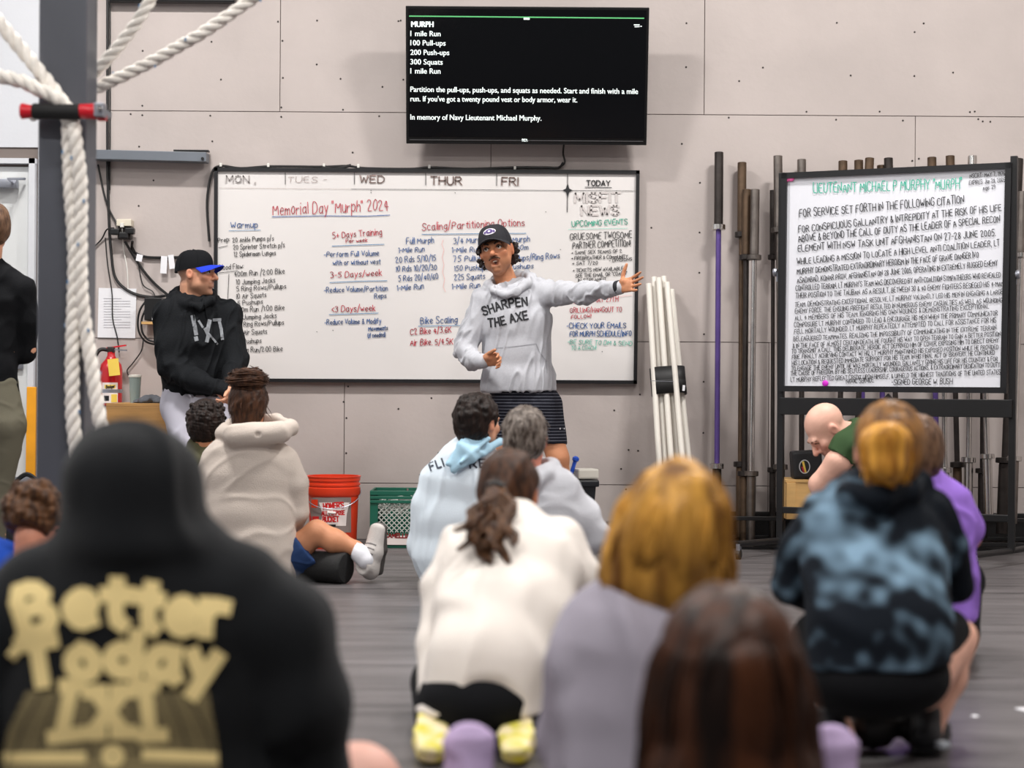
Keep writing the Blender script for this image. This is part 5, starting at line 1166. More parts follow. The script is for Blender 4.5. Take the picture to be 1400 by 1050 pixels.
def dA(V, N):
    c = np.clip((V[:, 0] - P(755, 400, 9.3)[0]) / .12, 0, 1) + np.clip((P(650, 400, 9.3)[0] - V[:, 0]) / .05, 0, 1); c = np.clip(c, 0, 1)
    ch = np.exp(-((V[:, 0] - P(690, 430, 9.3)[0]) / .16) ** 2 - ((V[:, 2] - P(690, 430, 9.3)[2]) / .1) ** 2) * (N[:, 1] < 0)
    w_ = np.clip((np.minimum(np.linalg.norm(V - WL, axis=1), np.linalg.norm(V - wr, axis=1)) - .02) / .1, 0, 1)
    return (fo1(V, N) * (1 - c) * (1 - .75 * ch) + fo2(V, N) * c) * w_
shirt = skin_mesh('hoodie', S, .0055, M['shirtA'], f.root, disp=dA)
sf = Surf(shirt); M['printblack'] = mat('black_print', srgb(30, 31, 36), .7)
def arc_text(txt, pts, h, w, surf, m, parent, name='chest_print', off=.003, maxseg=1.5, gap=1.7, sm=0):
    """block lettering laid along a pixel polyline"""
    st = lay_text(txt, 0, 0, 1, 0, 1, hand=False, gap=gap, bold_smooth=sm); out = []
    A = np.array(pts, float); L = np.concatenate(([0], np.cumsum(np.hypot(*np.diff(A, axis=0).T)))); L /= L[-1]
    for s in st:
        q = []
        for i, (a, c) in enumerate(zip(s[:-1], s[1:])):
            for k in np.linspace(0, 1, 5, endpoint=False): q.append((a[0] + (c[0] - a[0]) * k, a[1] + (c[1] - a[1]) * k))
        q.append(s[-1]); o = []
        for x, y in q:
            bx = np.interp(x, L, A[:, 0]); by = np.interp(x, L, A[:, 1]); e = .04
            tx = np.interp(x + e, L, A[:, 0]) - np.interp(x - e, L, A[:, 0]); ty = np.interp(x + e, L, A[:, 1]) - np.interp(x - e, L, A[:, 1]); l = math.hypot(tx, ty) + 1e-9
            o.append((bx + ty / l * (-y) * h, by - tx / l * (-y) * h))
        out.append(o)
    V, F = ribbon(out, w)
    return mk(name, [surf.pt(x, y, off) for x, y in V], F, m, parent)
arc_text('SHARPEN', [(661.5, 431), (672, 427.5), (684, 423), (696, 420), (721, 417.5)], 11, 2.3, sf, M['printblack'], shirt)
arc_text('THE AXE', [(668, 447), (680, 446), (690, 443.5), (700, 440.5), (722, 436)], 11, 2.3, sf, M['printblack'], shirt)
M['seamgrey'] = mat('grey_stitch', srgb(150, 151, 158), .8)
class OS:
    def __init__(q, s, o): q.s = s; q.o = o
    def pt(q, x, y, off=0): return q.s.pt(x, y, q.o)
on_plane('pocket_seam', [[(678, 476), (700, 474), (733, 470)], [(733, 470), (738, 482), (747, 494), (748, 510)]], .8, OS(sf, .002), M['seamgrey'], shirt, maxseg=3)
b = MB(); ha = nrm(J(886, 383, -.47) - wl_); b.lathe([(.034, -.012), (.036, -.008), (.036, .008), (.034, .012)], wl_ + ha * .002, ha, 20); b.build('wrist_band', M['capgrey'], f.root, smooth=True)
# striped shorts
ms = cloth('navy_striped_shorts', srgb(30, 31, 40)); nt = ms.node_tree; wv = nt.nodes.new('ShaderNodeTexWave'); wv.wave_type = 'BANDS'; wv.bands_direction = 'Z'; wv.inputs['Scale'].default_value = 19.0; wv.inputs['Distortion'].default_value = .6; wv.inputs['Detail Scale'].default_value = .4
tc = nt.nodes.new('ShaderNodeTexCoord'); nt.links.new(tc.outputs['Object'], wv.inputs[0]); rp = nt.nodes.new('ShaderNodeMapRange'); rp.inputs[1].default_value = .93; rp.inputs[2].default_value = .98; nt.links.new(wv.outputs['Fac'], rp.inputs[0])
mx = nt.nodes.new('ShaderNodeMix'); mx.data_type = 'RGBA'; mx.inputs[6].default_value = (*srgb(28, 29, 38), 1); mx.inputs[7].default_value = (*srgb(120, 122, 134), 1); nt.links.new(rp.outputs[0], mx.inputs[0]); nt.links.new(mx.outputs[2], nt.nodes['Principled BSDF'].inputs['Base Color'])
S = Sdf(); S.ecap(J(711, 530), J(717, 556), (r(42), r(28)), (r(48), r(31)), (1, 0, 0), .03)
S.chain([J(742, 558), J(758, 625, -.03)], [r(27), r(20)], .03); S.chain([J(698, 558), J(690, 625, -.02)], [r(27), r(20)], .03); S.plane(J(757, 606), nrm((-.06, 0, -1)), .004)
sh = skin_mesh('shorts', S, .006, ms, f.root, disp=folds(.003, 40, 3, (0, 0, 1), 3))
on_plane('logo_tag', [[(766, 586), (771, 586)]], 2.2, OS(Surf(sh), .003), M['emb_white'], sh)
M['darkshoe'] = cloth('dark_shoe_mesh', srgb(36, 37, 42)); M['whitesole'] = mat('white_sole', srgb(214, 212, 206), .5); M['lace'] = mat('white_lace', srgb(222, 220, 214), .7)
for px, dy in ((778, .03), (682, .05)):
    h0 = J(px, 757, dy); h0[2] = .003; shoe(f.root, h0, h0 + np.array((.03 if px > 700 else -.03, -.27, 0)), (0, 0, 1), M['darkshoe'], M['whitesole'], lace=M['lace'])

# ================================================================== man with blue-brimmed cap leaning on the box
f = Fig(9.3, (P(265, 755, 9.25)[0], 9.22, 0), 'man in black hoodie and black cap with blue brim leaning on the plywood box'); J, r = f.J, f.r
HB = Head(J(268, 374), frame_from((.97, -.2, .03), (-.03, 0, 1)), .96); nb = J(262, 417, .03)
S = Sdf(); HB.add(S, neck=nb, nr=.058)
S.ecap(J(268, 430, .03), J(268, 535, .06), (.15, .1), (.15, .1), (.85, .5, 0), .03)
wr = J(300, 533, -.24); wl_ = J(313, 528, -.2)
S.chain([J(232, 430, -.04), J(236, 500, -.12), wr], [.05, .045, .028], .02); S.chain([J(310, 430, .06), J(321, 490, -.02), wl_], [.05, .045, .028], .02)
hand(S, wr, (.7, -.2, -.5), (.3, .8, .3), (.4, -.3, .5), 1.0, curl=(.7, .7, .75, .8), spread=.05, thumb=(.35, .3)); hand(S, wl_, (-.1, -.5, -.8), (-.5, .6, 0), (.3, -.6, .3), 1.0, curl=(.7, .7, .75, .8), spread=.05, thumb=(.35, .3))
for hp, kn, an in (((246, 552, -.02), (268, 640, -.2), (262, 738, -.1)), ((284, 552, .06), (306, 640, -.1), (310, 738, .0))):
    h_, k_, a_ = J(*hp), J(*kn), J(*an); S.chain([h_, k_], [.085, .055], .03); S.chain([k_, k_ * .65 + a_ * .35 + np.array((0, .015, 0)), a_], [.052, .055, .034], .03)
def cB(V, N):
    c = HB.color(SK['skin'], V, stub=srgb(120, 88, 70)); L = HB.loc(V)
    k = np.clip((-L[:, 1] - .0 + .25 * L[:, 2]) / .03, 0, 1) * (L[:, 2] > -.065) * np.clip((L[:, 2] + .065) / .02, 0, 1) * (np.linalg.norm(L, axis=1) < .2); k = k * (np.abs(L[:, 0]) < .083)
    return c * (1 - .5 * k[:, None]) + np.array(srgb(74, 58, 50)) * .5 * k[:, None]
skin_mesh('body', S, .0045, M['skin'], f.root, colf=cB); HB.eyes(f.root); HB.lids_brows(f.root, M['brow'], .0035)
baseball_cap(f.root, HB, M['capblack'], M['capblue'])
M['hoodB'] = cloth('black_fleece', srgb(23, 25, 28), bump=.35, bscale=160)
S = Sdf(); sd = (.85, .5, 0)
S.loft([(J(264, 418, .03), (r(26), r(22))), (J(266, 432, .03), (r(44), r(32))), (J(269, 468, .02), (r(50), r(38))), (J(270, 510, .03), (r(48), r(40))), (J(268, 548, .05), (r(45), r(40)))], sd, .03)
S.chain([J(262, 412, .03), J(232, 430, -.04), J(231, 470, -.09), J(236, 503, -.12), J(266, 520, -.2), J(302, 533, -.25)], [r(15), r(20), r(19), r(17), r(15), r(11)], .03)
S.chain([J(266, 412, .03), J(310, 430, .06), J(322, 490, -.02), J(314, 526, -.19)], [r(15), r(19), r(16), r(11)], .03)
S.plane(J(268, 541, .05), nrm((.0, 0, -1)), .006)
ring = [J(240, 406, .0), J(252, 415, -.08), J(272, 419, -.11), J(287, 411, -.05), J(288, 403, .05), J(268, 397, .12), J(247, 398, .09), J(240, 406, .0)]
S.chain(ring, [r(7), r(6.5), r(6), r(6), r(6), r(8), r(8), r(7)], .02); S.ell(J(243, 410, .1), (r(20), r(16), r(14)), k=.03)
S.ell(J(266, 398, .02), (r(17), r(17), r(18)), k=.01, op='s')
hb = skin_mesh('hoodie', S, .006, M['hoodB'], f.root, disp=folds(.009, 40, 21, (.3, 0, 1), 2.5))
sf = OS(Surf(hb), .004); M['greyprint'] = mat('grey_distressed_print', srgb(122, 125, 130), .8, var=.35, vscale=60)
for st, w in [([[(263.5, 433), (266, 445), (268, 456)]], 5.5), ([[(268, 462), (268.5, 464)]], 5.5), ([[(272, 439), (277, 447)]], 3), ([[(286.5, 439), (284, 451)]], 5.5), ([[(281, 450), (285, 458), (283, 466)]], 5), ([[(287, 458), (297, 470)]], 2.8), ([[(292.5, 437.5), (301, 437)]], 4), ([[(299.5, 438), (302.5, 450), (304, 463)]], 4.2)]: on_plane('chest_print', st, w, sf, M['greyprint'], hb, maxseg=3)
for a, c in (((262, 415), (266, 440)), ((279, 414), (283, 436))):
    b = MB(); b.tube([sf.pt(a[0] + (c[0] - a[0]) * t, a[1] + (c[1] - a[1]) * t) for t in np.linspace(0, 1, 8)], .004, 6); b.build('drawstring', M['hoodB'], hb)
M['lilac_short'] = cloth('pale_grey_shorts', srgb(190, 188, 200), bump=.1)
S = Sdf(); S.ecap(J(266, 530, .05), J(264, 556, .03), (r(42), r(36)), (r(44), r(38)), sd, .03)
S.chain([J(248, 552, -.02), J(270, 650, -.2)], [r(28), r(22)], .03); S.chain([J(284, 552, .06), J(306, 650, -.1)], [r(28), r(22)], .03); S.plane(J(270, 645, -.2), nrm((0, 0, -1)), .004)
skin_mesh('shorts', S, .007, M['lilac_short'], f.root, disp=folds(.005, 30, 8, (.2, 0, 1), 3))
for px, dy in ((262, -.08), (310, .0)):
    h0 = J(px, 757, dy + .04); h0[2] = .003; shoe(f.root, h0, h0 + np.array((.16, -.2, 0)), (0, 0, 1), M['darkshoe'], M['whitesole'])
# grey cloth on the box
S = Sdf(); rn = random.Random(2)
for i in range(9): S.ell(P(188 + i * 4.4, 551 - 4 * math.sin(i / 8 * 3.1), 9.55 + rn.uniform(-.04, .05)), (.03, .05, .012 + .014 * math.sin(i / 8 * 3.1)), k=.02)
S.plane((0, 0, top + .001), (0, 0, -1), .003)
o = skin_mesh('cloth_heap', S, .006, M['greycloth'], None, disp=folds(.004, 70, 4)); tag(o, 'crumpled dark grey cloth lying on the plywood box', 'cloth')
# ================================================================== the seated and standing audience
def hair_disp(amp, f, seed, axis=(0, 0, 1), st=6):
    a = nrm(axis)
    def g(V, N):
        q = V - np.outer(V @ a, a) * (1 - 1 / st); return amp * (wav(q, f, seed) + .5 * wav(q, f * 2.3, seed + 1))
    return g
def hairmat(n, c, c2, st=(1, 1, .15), sc=70): return mat(n, c, .42, c2=c2, vscale=sc, stretch=st, bump=.5, bscale=sc * 2, spec=.22)
M['h_brown'] = hairmat('brown_hair', srgb(84, 54, 36), srgb(40, 25, 18)); M['h_brown2'] = hairmat('chestnut_hair', srgb(104, 70, 44), srgb(52, 33, 22)); M['h_black'] = hairmat('blackbrown_hair', srgb(44, 32, 27), srgb(22, 16, 14))
M['h_grey'] = hairmat('greying_hair', srgb(132, 122, 114), srgb(64, 54, 48), (1, 1, .4), 60); M['h_blonde'] = hairmat('golden_blonde_hair', srgb(206, 152, 68), srgb(104, 66, 26), (1, 1, .15), 26)
M['h_ginger'] = hairmat('ginger_hair', srgb(156, 108, 52), srgb(82, 52, 26), (1, 1, .2), 40); M['h_gold'] = hairmat('golden_ponytail_hair', srgb(222, 162, 66), srgb(140, 88, 30), (1, 1, .15), 40); M['h_dark'] = hairmat('deep_brown_hair', srgb(70, 38, 20), srgb(22, 12, 8), (1, 1, .1), 30); M['h_light'] = hairmat('light_brown_hair', srgb(128, 98, 76), srgb(78, 56, 42), (1, 1, .3), 60)
def hair_cap(S, H, g=.014, low=-.045, k=1.0):
    """hair over skull: back and sides, clear of the face"""
    kk = H.k; S.ell(H.w(0, -.022, .036), np.array((.076 + g, .092 + g, .086 + g)) * kk, H.R, .02); S.ell(H.w(0, -.05, -.015), np.array((.07 + g * .7, .058 + g, .07 + g)) * kk, H.R, .03)
def face_cut(S, H):
    S.ell(H.w(0, .095, -.035), np.array((.066, .075, .085)) * H.k, H.R, .012, 's'); S.plane(H.w(0, -.03, -.1), H.R @ np.array((0, .0, -1.0)), .02)
def locks(H, m, parent, n, seed, L=.06, r=.003, curl=.01, zr=(-.04, .1), g=.016, name='hair_lock', ang=2.2):
    rn = random.Random(seed); out = []
    for i in range(n):
        a = rn.uniform(-ang, ang); z = rn.uniform(*zr); cz = math.sqrt(max(.05, 1 - ((z - .036) / .1) ** 2))
        p0 = np.array(((.076 + g) * cz * math.sin(a), -.02 - (.092 + g) * cz * math.cos(a), z)); pts = [p0]
        d = np.array((rn.uniform(-.5, .5), rn.uniform(-.5, .5), -1.0)); 
        for k in range(3): pts.append(pts[-1] + d * L / 3 + np.array((rn.uniform(-1, 1), rn.uniform(-1, 1), rn.uniform(-.5, .5))) * curl)
        out.append([H.w(*p) for p in pts])
    return strands(name, out, m, parent, r)
def legs_folded(S, hips, knees, ankles, r=(.085, .06, .04)):
    for h_, k_, a_ in zip(hips, knees, ankles): S.chain([h_, k_], [r[0], r[1]], .03); S.chain([k_, a_], [r[1], r[2]], .03)
def set_floor(p, z): p = np.array(p, float); p[2] = z; return p

# ---- woman standing at the left photo edge
f = Fig(8.2, (P(-20, 788, 8.2)[0], 8.2, 0), 'woman in black top and olive leggings standing with folded arms at left photo edge'); J, r = f.J, f.r
H = Head(J(-11, 312), frame_from((-.5, .86, 0), (0, 0, 1)), .96); S = Sdf(); H.add(S, neck=J(-14, 372), nr=.046)
S.ecap(J(-18, 400), J(-22, 540), (.15, .08), (.14, .09), (1, 0, 0), .03); S.chain([J(30, 398), J(38, 478, .05), J(-10, 462, .25)], [.04, .034, .025], .02)
hand(S, J(20, 470, .16), (.6, -.3, .4), (0, 1, 0), (0, 0, 1), .9, curl=(.5, .5, .5, .5))
for x0, x1 in ((0, -4), (-44, -42)): S.chain([J(x0, 575), J(x1, 690, .0), J(x1, 765, .02)], [.08, .05, .033], .03)
skin_mesh('body', S, .007, M['skin'], f.root, colf=lambda V, N: H.color(SK['skin'], V))
S = Sdf(); hair_cap(S, H, .005); face_cut(S, H); S.ell(H.w(.085, .0, -.01), (.03, .035, .045), k=.012, op='s'); S.ell(H.w(-.03, -.125, .02), np.array((.03, .035, .04)), k=.03); skin_mesh('hair', S, .006, M['h_light'], f.root, disp=hair_disp(.0025, 160, 3))
M['blacktop'] = cloth('black_stretch_top', srgb(17, 18, 21)); M['olive'] = cloth('olive_leggings', srgb(104, 100, 86), bump=.08)
S = Sdf(); S.loft([(J(-15, 362), (r(20), r(18))), (J(-14, 380), (r(40), r(24))), (J(-15, 410), (r(48), r(28))), (J(-22, 460), (r(44), r(30))), (J(-22, 500), (r(43), r(29))), (J(-21, 550), (r(49), r(33)))], (1, 0, 0), .03)
S.chain([J(-14, 372), J(30, 395), J(40, 440, .02), J(34, 482, .06), J(-8, 465, .22)], [r(12), r(17), r(15), r(14), r(10)], .03); S.chain([J(-14, 372), J(-60, 398), J(-70, 480, .05), J(-30, 470, .24)], [r(12), r(16), r(14), r(10)], .03); S.plane(J(-20, 537), (0, 0, -1), .006)
skin_mesh('top', S, .008, M['blacktop'], f.root, disp=folds(.003, 40, 4, (0, 0, 1), 2))
S = Sdf(); S.ecap(J(-20, 525), J(-20, 575), (r(45), r(30)), (r(54), r(38)), (1, 0, 0), .03); S.chain([J(6, 585), J(-6, 690), J(-6, 760, .02)], [r(29), r(18), r(11)], .03); S.chain([J(-46, 585), J(-42, 690), J(-42, 760, .02)], [r(29), r(18), r(11)], .03)
skin_mesh('leggings', S, .008, M['olive'], f.root, disp=folds(.002, 30, 5, (1, 0, 0), 3))
for px in (-6, -42): h0 = set_floor(J(px, 785, .0), .003); shoe(f.root, h0 + np.array((0, -.03, 0)), h0 + np.array((-.05, .2, 0)), (0, 0, 1), M['darkshoe'], M['whitesole'], .95)

# ---- woman in beige hoodie with a bun, leg on the foam roller
f = Fig(7.9, (P(342, 798, 7.9)[0], 7.95, 0), 'woman with hair bun in beige hoodie seated with calf on foam roller'); J, r = f.J, f.r
H = Head(J(341, 556, .02), frame_from((.12, .98, -.12), (0, .1, 1)), .92); S = Sdf(); H.add(S, neck=J(345, 612, .0), nr=.05)
S.ecap(J(342, 640), J(346, 770), (.15, .09), (.15, .1), (1, 0, 0), .03)
hp, kn, an = J(385, 770, .05), J(433, 727, .0), J(487, 750, .0); S.chain([hp, kn], [.08, .05], .03); S.chain([kn, kn * .55 + an * .45 + np.array((0, 0, -.008)), an], [.048, .05, .032], .03)
S.chain([J(305, 770, .08), J(285, 772, .24), J(372, 786, .3)], [.08, .055, .035], .03)
foot0 = J(497, 768, .0); S.ecap(an, J(500, 764, .0), (.03, .03), (.032, .03), (0, 1, 0), .02); S.chain([J(400, 640), J(408, 700, .05), J(395, 735, .28)], [.04, .035, .026], .02); hand(S, J(395, 735, .28), (0, 1, -.3), (0, 0, -1), (-1, 0, 0), .9)
S.chain([J(288, 640), J(280, 700, .08), J(300, 735, .3)], [.04, .035, .026], .02); hand(S, J(300, 735, .3), (0, 1, -.3), (0, 0, -1), (1, 0, 0), .9)
skin_mesh('body', S, .006, M['skin'], f.root, colf=lambda V, N: H.color(SK['tan'], V))
S = Sdf(); hair_cap(S, H, .02); face_cut(S, H); S.ell(H.w(0, -.06, -.09), (.06, .045, .05), k=.02)
skin_mesh('hair', S, .005, M['h_brown'], f.root, disp=hair_disp(.003, 130, 7, (.6, 0, .8), 3)); locks(H, M['h_brown'], f.root, 60, 3, .05, .0018, .008, (-.06, .08), .018, 'loose_hair')
S = Sdf(); bc_ = J(338, 519, -.02); S.ell(bc_, (r(27), r(25), r(16)), k=.01); bun = skin_mesh('bun', S, .005, M['h_brown'], f.root, disp=lambda V, N: .004 * wav(V * np.array((.5, 1, 1.6)), 120, 44)); rn = random.Random(6); lk = []
for i in range(90):
    a0 = rn.uniform(0, 6.28); zz = rn.uniform(-.8, .9); tl = rn.uniform(-.5, .5); R_ = math.sqrt(1 - zz * zz * .9); jit = rn.uniform(1.0, 1.1)
    lk.append([bc_ + np.array((r(28) * R_ * jit * math.cos(a0 + t), r(26) * R_ * jit * math.sin(a0 + t), r(17) * (zz + tl * t * .4) * (1.0 if t < 1 else rn.uniform(.9, 1.25)))) for t in (0, .4, .8, 1.2)])
strands('bun_locks', lk, M['h_brown'], bun, .0028, 5)
M['beige_fleece'] = cloth('beige_fleece', srgb(202, 190, 180), bump=.3)
S = Sdf(); S.loft([(J(346, 605, .02), (r(34), r(28))), (J(343, 626), (r(62), r(34))), (J(341, 650), (r(66), r(40))), (J(341, 700), (r(62), r(44))), (J(345, 745), (r(60), r(46))), (J(352, 784), (r(54), r(46)))], (1, 0, -.02), .03)
S.chain([J(388, 630), J(401, 662), J(403, 700, .03), J(396, 735, .27)], [r(21), r(20), r(18), r(12)], .015); S.chain([J(296, 632), J(280, 680, .02), J(284, 712, .08), J(300, 735, .28)], [r(22), r(19), r(18), r(12)], .015)
S.ecap(J(322, 596, -.1), J(384, 591, -.1), (r(19), r(17)), (r(17), r(15)), (0, 1, 0), .02); S.chain([J(322, 595, -.1), J(306, 592, -.0), J(316, 580, .09), J(345, 576, .12), J(378, 575, .1), J(398, 584, .0), J(384, 592, -.1)], [r(13), r(11), r(9), r(8), r(9), r(11), r(13)], .012); S.ell(J(352, 594, -.17), (r(4), r(8), r(3)), k=.01, op='s')
S.ell(J(345, 566, .03), (r(30), r(25), r(22)), k=.01, op='s')
skin_mesh('hoodie', S, .007, M['beige_fleece'], f.root, disp=folds(.004, 20, 14, (1, 0, .4), 2.0))
M['navy'] = cloth('navy_shorts', srgb(44, 66, 108), bump=.1)
S = Sdf(); S.ecap(J(350, 770, .03), J(345, 785, .05), (r(58), r(44)), (r(58), r(44)), (1, 0, 0), .03); S.chain([J(375, 768, .05), J(430, 748, .02)], [r(31), r(28)], .03); S.plane(J(424, 755, .02), nrm(J(440, 730) - J(400, 765)), .006)
S.chain([J(305, 770, .08), J(288, 772, .22)], [r(30), r(24)], .03); S.plane((0, 0, .004), (0, 0, -1), .004)
skin_mesh('shorts', S, .007, M['navy'], f.root, disp=folds(.004, 40, 6))
M['sock'] = cloth('white_sock', srgb(228, 228, 234)); S = Sdf(); S.chain([J(482, 747, .0), J(492, 757, -.01), J(499, 766, -.02)], [.035, .038, .038], .02); S.plane(J(484, 748), nrm(J(430, 730) - an), .004); skin_mesh('sock', S, .006, M['sock'], f.root)
M['shoe_grey'] = cloth('grey_white_shoe', srgb(196, 190, 186)); M['sole_dark'] = mat('dark_sole', srgb(70, 66, 64), .6); M['lace_d'] = mat('grey_lace', srgb(120, 116, 114), .7)
shoe(f.root, J(514, 788, .07), J(523, 713, .06), np.array((-.5, -.85, 0)), M['shoe_grey'], M['sole_dark'], 1.08, lace=M['lace_d'])
h0 = set_floor(J(378, 790, .3), .003); shoe(f.root, h0, h0 + np.array((.2, .08, 0)), (0, -.5, 1), M['shoe_grey'], M['sole_dark'], .9)

# ---- curly head in olive shirt behind her
f = Fig(8.6, (P(280, 780, 8.6)[0], 8.65, 0), 'person with short dark curly hair in olive shirt seated left of the beige hoodie'); J, r = f.J, f.r
H = Head(J(284, 582), frame_from((.3, .95, -.1), (0, 0, 1)), .97); S = Sdf(); H.add(S, neck=J(280, 630), nr=.052); S.ecap(J(278, 650), J(280, 760), (.15, .09), (.15, .1), (1, 0, 0), .03)
legs_folded(S, [J(262, 765), J(300, 765)], [J(235, 740, .3), J(325, 740, .3)], [J(290, 772, .35), J(270, 772, .4)]); S.chain([J(240, 645), J(232, 710, .05), J(260, 735, .25)], [.045, .04, .03]); S.chain([J(318, 645), J(326, 710, .05), J(300, 735, .25)], [.045, .04, .03])
skin_mesh('body', S, .008, M['skin'], f.root, colf=lambda V, N: H.color(SK['tan'], V))
S = Sdf(); hair_cap(S, H, .014); face_cut(S, H); rn = random.Random(7)
for i in range(70): a = rn.uniform(-2.3, 2.3); z = rn.uniform(-.03, .11); c = math.sqrt(max(.1, 1 - ((z - .036) / .105) ** 2)); S.ell(H.w(.088 * c * math.sin(a), -.02 - .105 * c * math.cos(a), z), rn.uniform(.01, .016), k=.005)
skin_mesh('hair', S, .0045, M['h_black'], f.root, disp=lambda V, N: .0025 * wav(V, 330, 5))
M['olive_shirt'] = cloth('olive_shirt', srgb(86, 84, 62)); S = Sdf(); S.loft([(J(280, 612), (r(24), r(22))), (J(279, 640), (r(46), r(30))), (J(279, 690), (r(50), r(36))), (J(280, 775), (r(46), r(38)))], (1, 0, 0), .03); S.chain([J(245, 640), J(232, 690, .03)], [r(18), r(17)], .02); S.chain([J(314, 640), J(326, 690, .03)], [r(18), r(17)], .02)
skin_mesh('shirt', S, .009, M['olive_shirt'], f.root, disp=folds(.004, 30, 2))
S = Sdf(); legs_folded(S, [J(262, 768), J(300, 768)], [J(238, 748, .26), J(322, 748, .26)], [J(236, 748, .28), J(324, 748, .28)], (.1, .08, .08)); S.plane((0, 0, .004), (0, 0, -1), .004); skin_mesh('shorts', S, .009, M['blacktop'], f.root)

# ---- man in pale blue hoodie
f = Fig(7.6, (P(640, 808, 7.6)[0], 7.65, 0), 'dark haired bearded man in pale blue hoodie with back lettering seated on floor'); J, r = f.J, f.r
H = Head(J(655, 579), frame_from((.62, .78, -.02), (0, 0, 1)), .98); S = Sdf(); H.add(S, neck=J(645, 628, .02), nr=.054); S.ecap(J(640, 650), J(636, 780), (.15, .09), (.15, .1), (1, 0, 0), .03)
legs_folded(S, [J(610, 790, .05), J(665, 790, .05)], [J(585, 720, .5), J(690, 720, .5)], [J(600, 795, .6), J(680, 795, .6)]); S.chain([J(598, 655), J(578, 740, .05), J(600, 745, .35)], [.045, .04, .03]); S.chain([J(688, 655), J(705, 735, .1), J(680, 745, .35)], [.045, .04, .03])
hand(S, J(600, 745, .35), (.5, 1, .2), (1, 0, 0), (0, 0, 1), .95); hand(S, J(680, 745, .35), (-.5, 1, .2), (-1, 0, 0), (0, 0, 1), .95)
skin_mesh('body', S, .006, M['skin'], f.root, colf=lambda V, N: H.color(SK['skin'], V, stub=srgb(58, 42, 36)))
S = Sdf(); hair_cap(S, H, .016); face_cut(S, H); S.ell(H.w(.085, .0, -.02), (.03, .03, .035), k=.015, op='s'); rn = random.Random(9)
for i in range(50): a = rn.uniform(-2.2, 2.2); z = rn.uniform(.03, .12); c = math.sqrt(max(.1, 1 - ((z - .036) / .105) ** 2)); S.ell(H.w(.086 * c * math.sin(a), -.02 - .104 * c * math.cos(a), z), rn.uniform(.01, .017), k=.008)
skin_mesh('hair', S, .005, M['h_black'], f.root, disp=hair_disp(.003, 160, 9, (.5, .2, .8), 2)); H.eyes(f.root); H.lids_brows(f.root, M['brow'])
M['paleblue'] = cloth('pale_blue_jersey', srgb(218, 229, 238), bump=.12); M['skyblue'] = cloth('sky_blue_lining', srgb(168, 204, 224), bump=.15)
S = Sdf(); S.loft([(J(645, 615, .02), (r(30), r(24))), (J(642, 634), (r(46), r(30))), (J(637, 660), (r(60), r(38))), (J(634, 710), (r(66), r(42))), (J(632, 760), (r(66), r(44))), (J(634, 796), (r(58), r(42)))], (1, 0, 0), .03)
S.chain([J(606, 645), J(585, 690), J(578, 745, .04), J(598, 747, .33)], [r(20), r(20), r(19), r(12)], .03); S.chain([J(682, 645), J(700, 690, .03), J(705, 740, .1), J(682, 746, .33)], [r(20), r(19), r(18), r(12)], .03); S.plane((0, 0, .004), (0, 0, -1), .004); S.ell(J(650, 600, .02), (r(22), r(22), r(20)), k=.012, op='s')
hd = skin_mesh('hoodie', S, .0065, M['paleblue'], f.root, disp=folds(.005, 30, 31, (.2, 0, 1), 3))
S = Sdf(); S.ecap(J(660, 604, -.06), J(638, 618, -.125), (r(18), r(6)), (r(17), r(6)), (.6, 0, -.5), .02); S.ecap(J(638, 618, -.125), J(619, 637, -.135), (r(16), r(6)), (r(8), r(4)), (.7, 0, -.6), .02); S.chain([J(640, 596, -.05), J(612, 634, -.14)], [r(5), r(4)], .01); S.chain([J(684, 604, -.0), J(646, 625, -.13), J(620, 643, -.14)], [r(5), r(4), r(4)], .01); S.chain([J(668, 600, -.09), J(630, 632, -.16)], [r(4), r(3)], .008)
skin_mesh('hood', S, .006, M['skyblue'], f.root, disp=folds(.004, 45, 8, (.7, 0, -.7), 3))
sf = OS(Surf(hd), .004); M['navyprint'] = mat('navy_print', srgb(40, 50, 66), .7)
on_plane('back_print', lay_text('FLI', 589, 643, 607, 637, 10.5, hand=False, gap=2.4), 2.3, sf, M['navyprint'], hd, maxseg=2); on_plane('back_print', lay_text('RE', 643, 640, 664, 638, 10.5, hand=False, gap=2.2), 2.3, sf, M['navyprint'], hd, maxseg=2)
S = Sdf(); S.ecap(J(636, 790, .05), J(636, 800, .06), (r(58), r(42)), (r(58), r(42)), (1, 0, 0), .03); legs_folded(S, [J(612, 790, .1), J(662, 790, .1)], [J(588, 725, .48), J(688, 725, .48)], [J(587, 724, .49), J(689, 724, .49)], (.1, .075, .075)); S.plane((0, 0, .004), (0, 0, -1), .004); skin_mesh('shorts', S, .009, M['blacktop'], f.root)
for px in (600, 680): h0 = set_floor(J(px, 800, .58), .003); shoe(f.root, h0, h0 + np.array((0, .26, 0)), (0, 0, 1), M['darkshoe'], M['whitesole'])

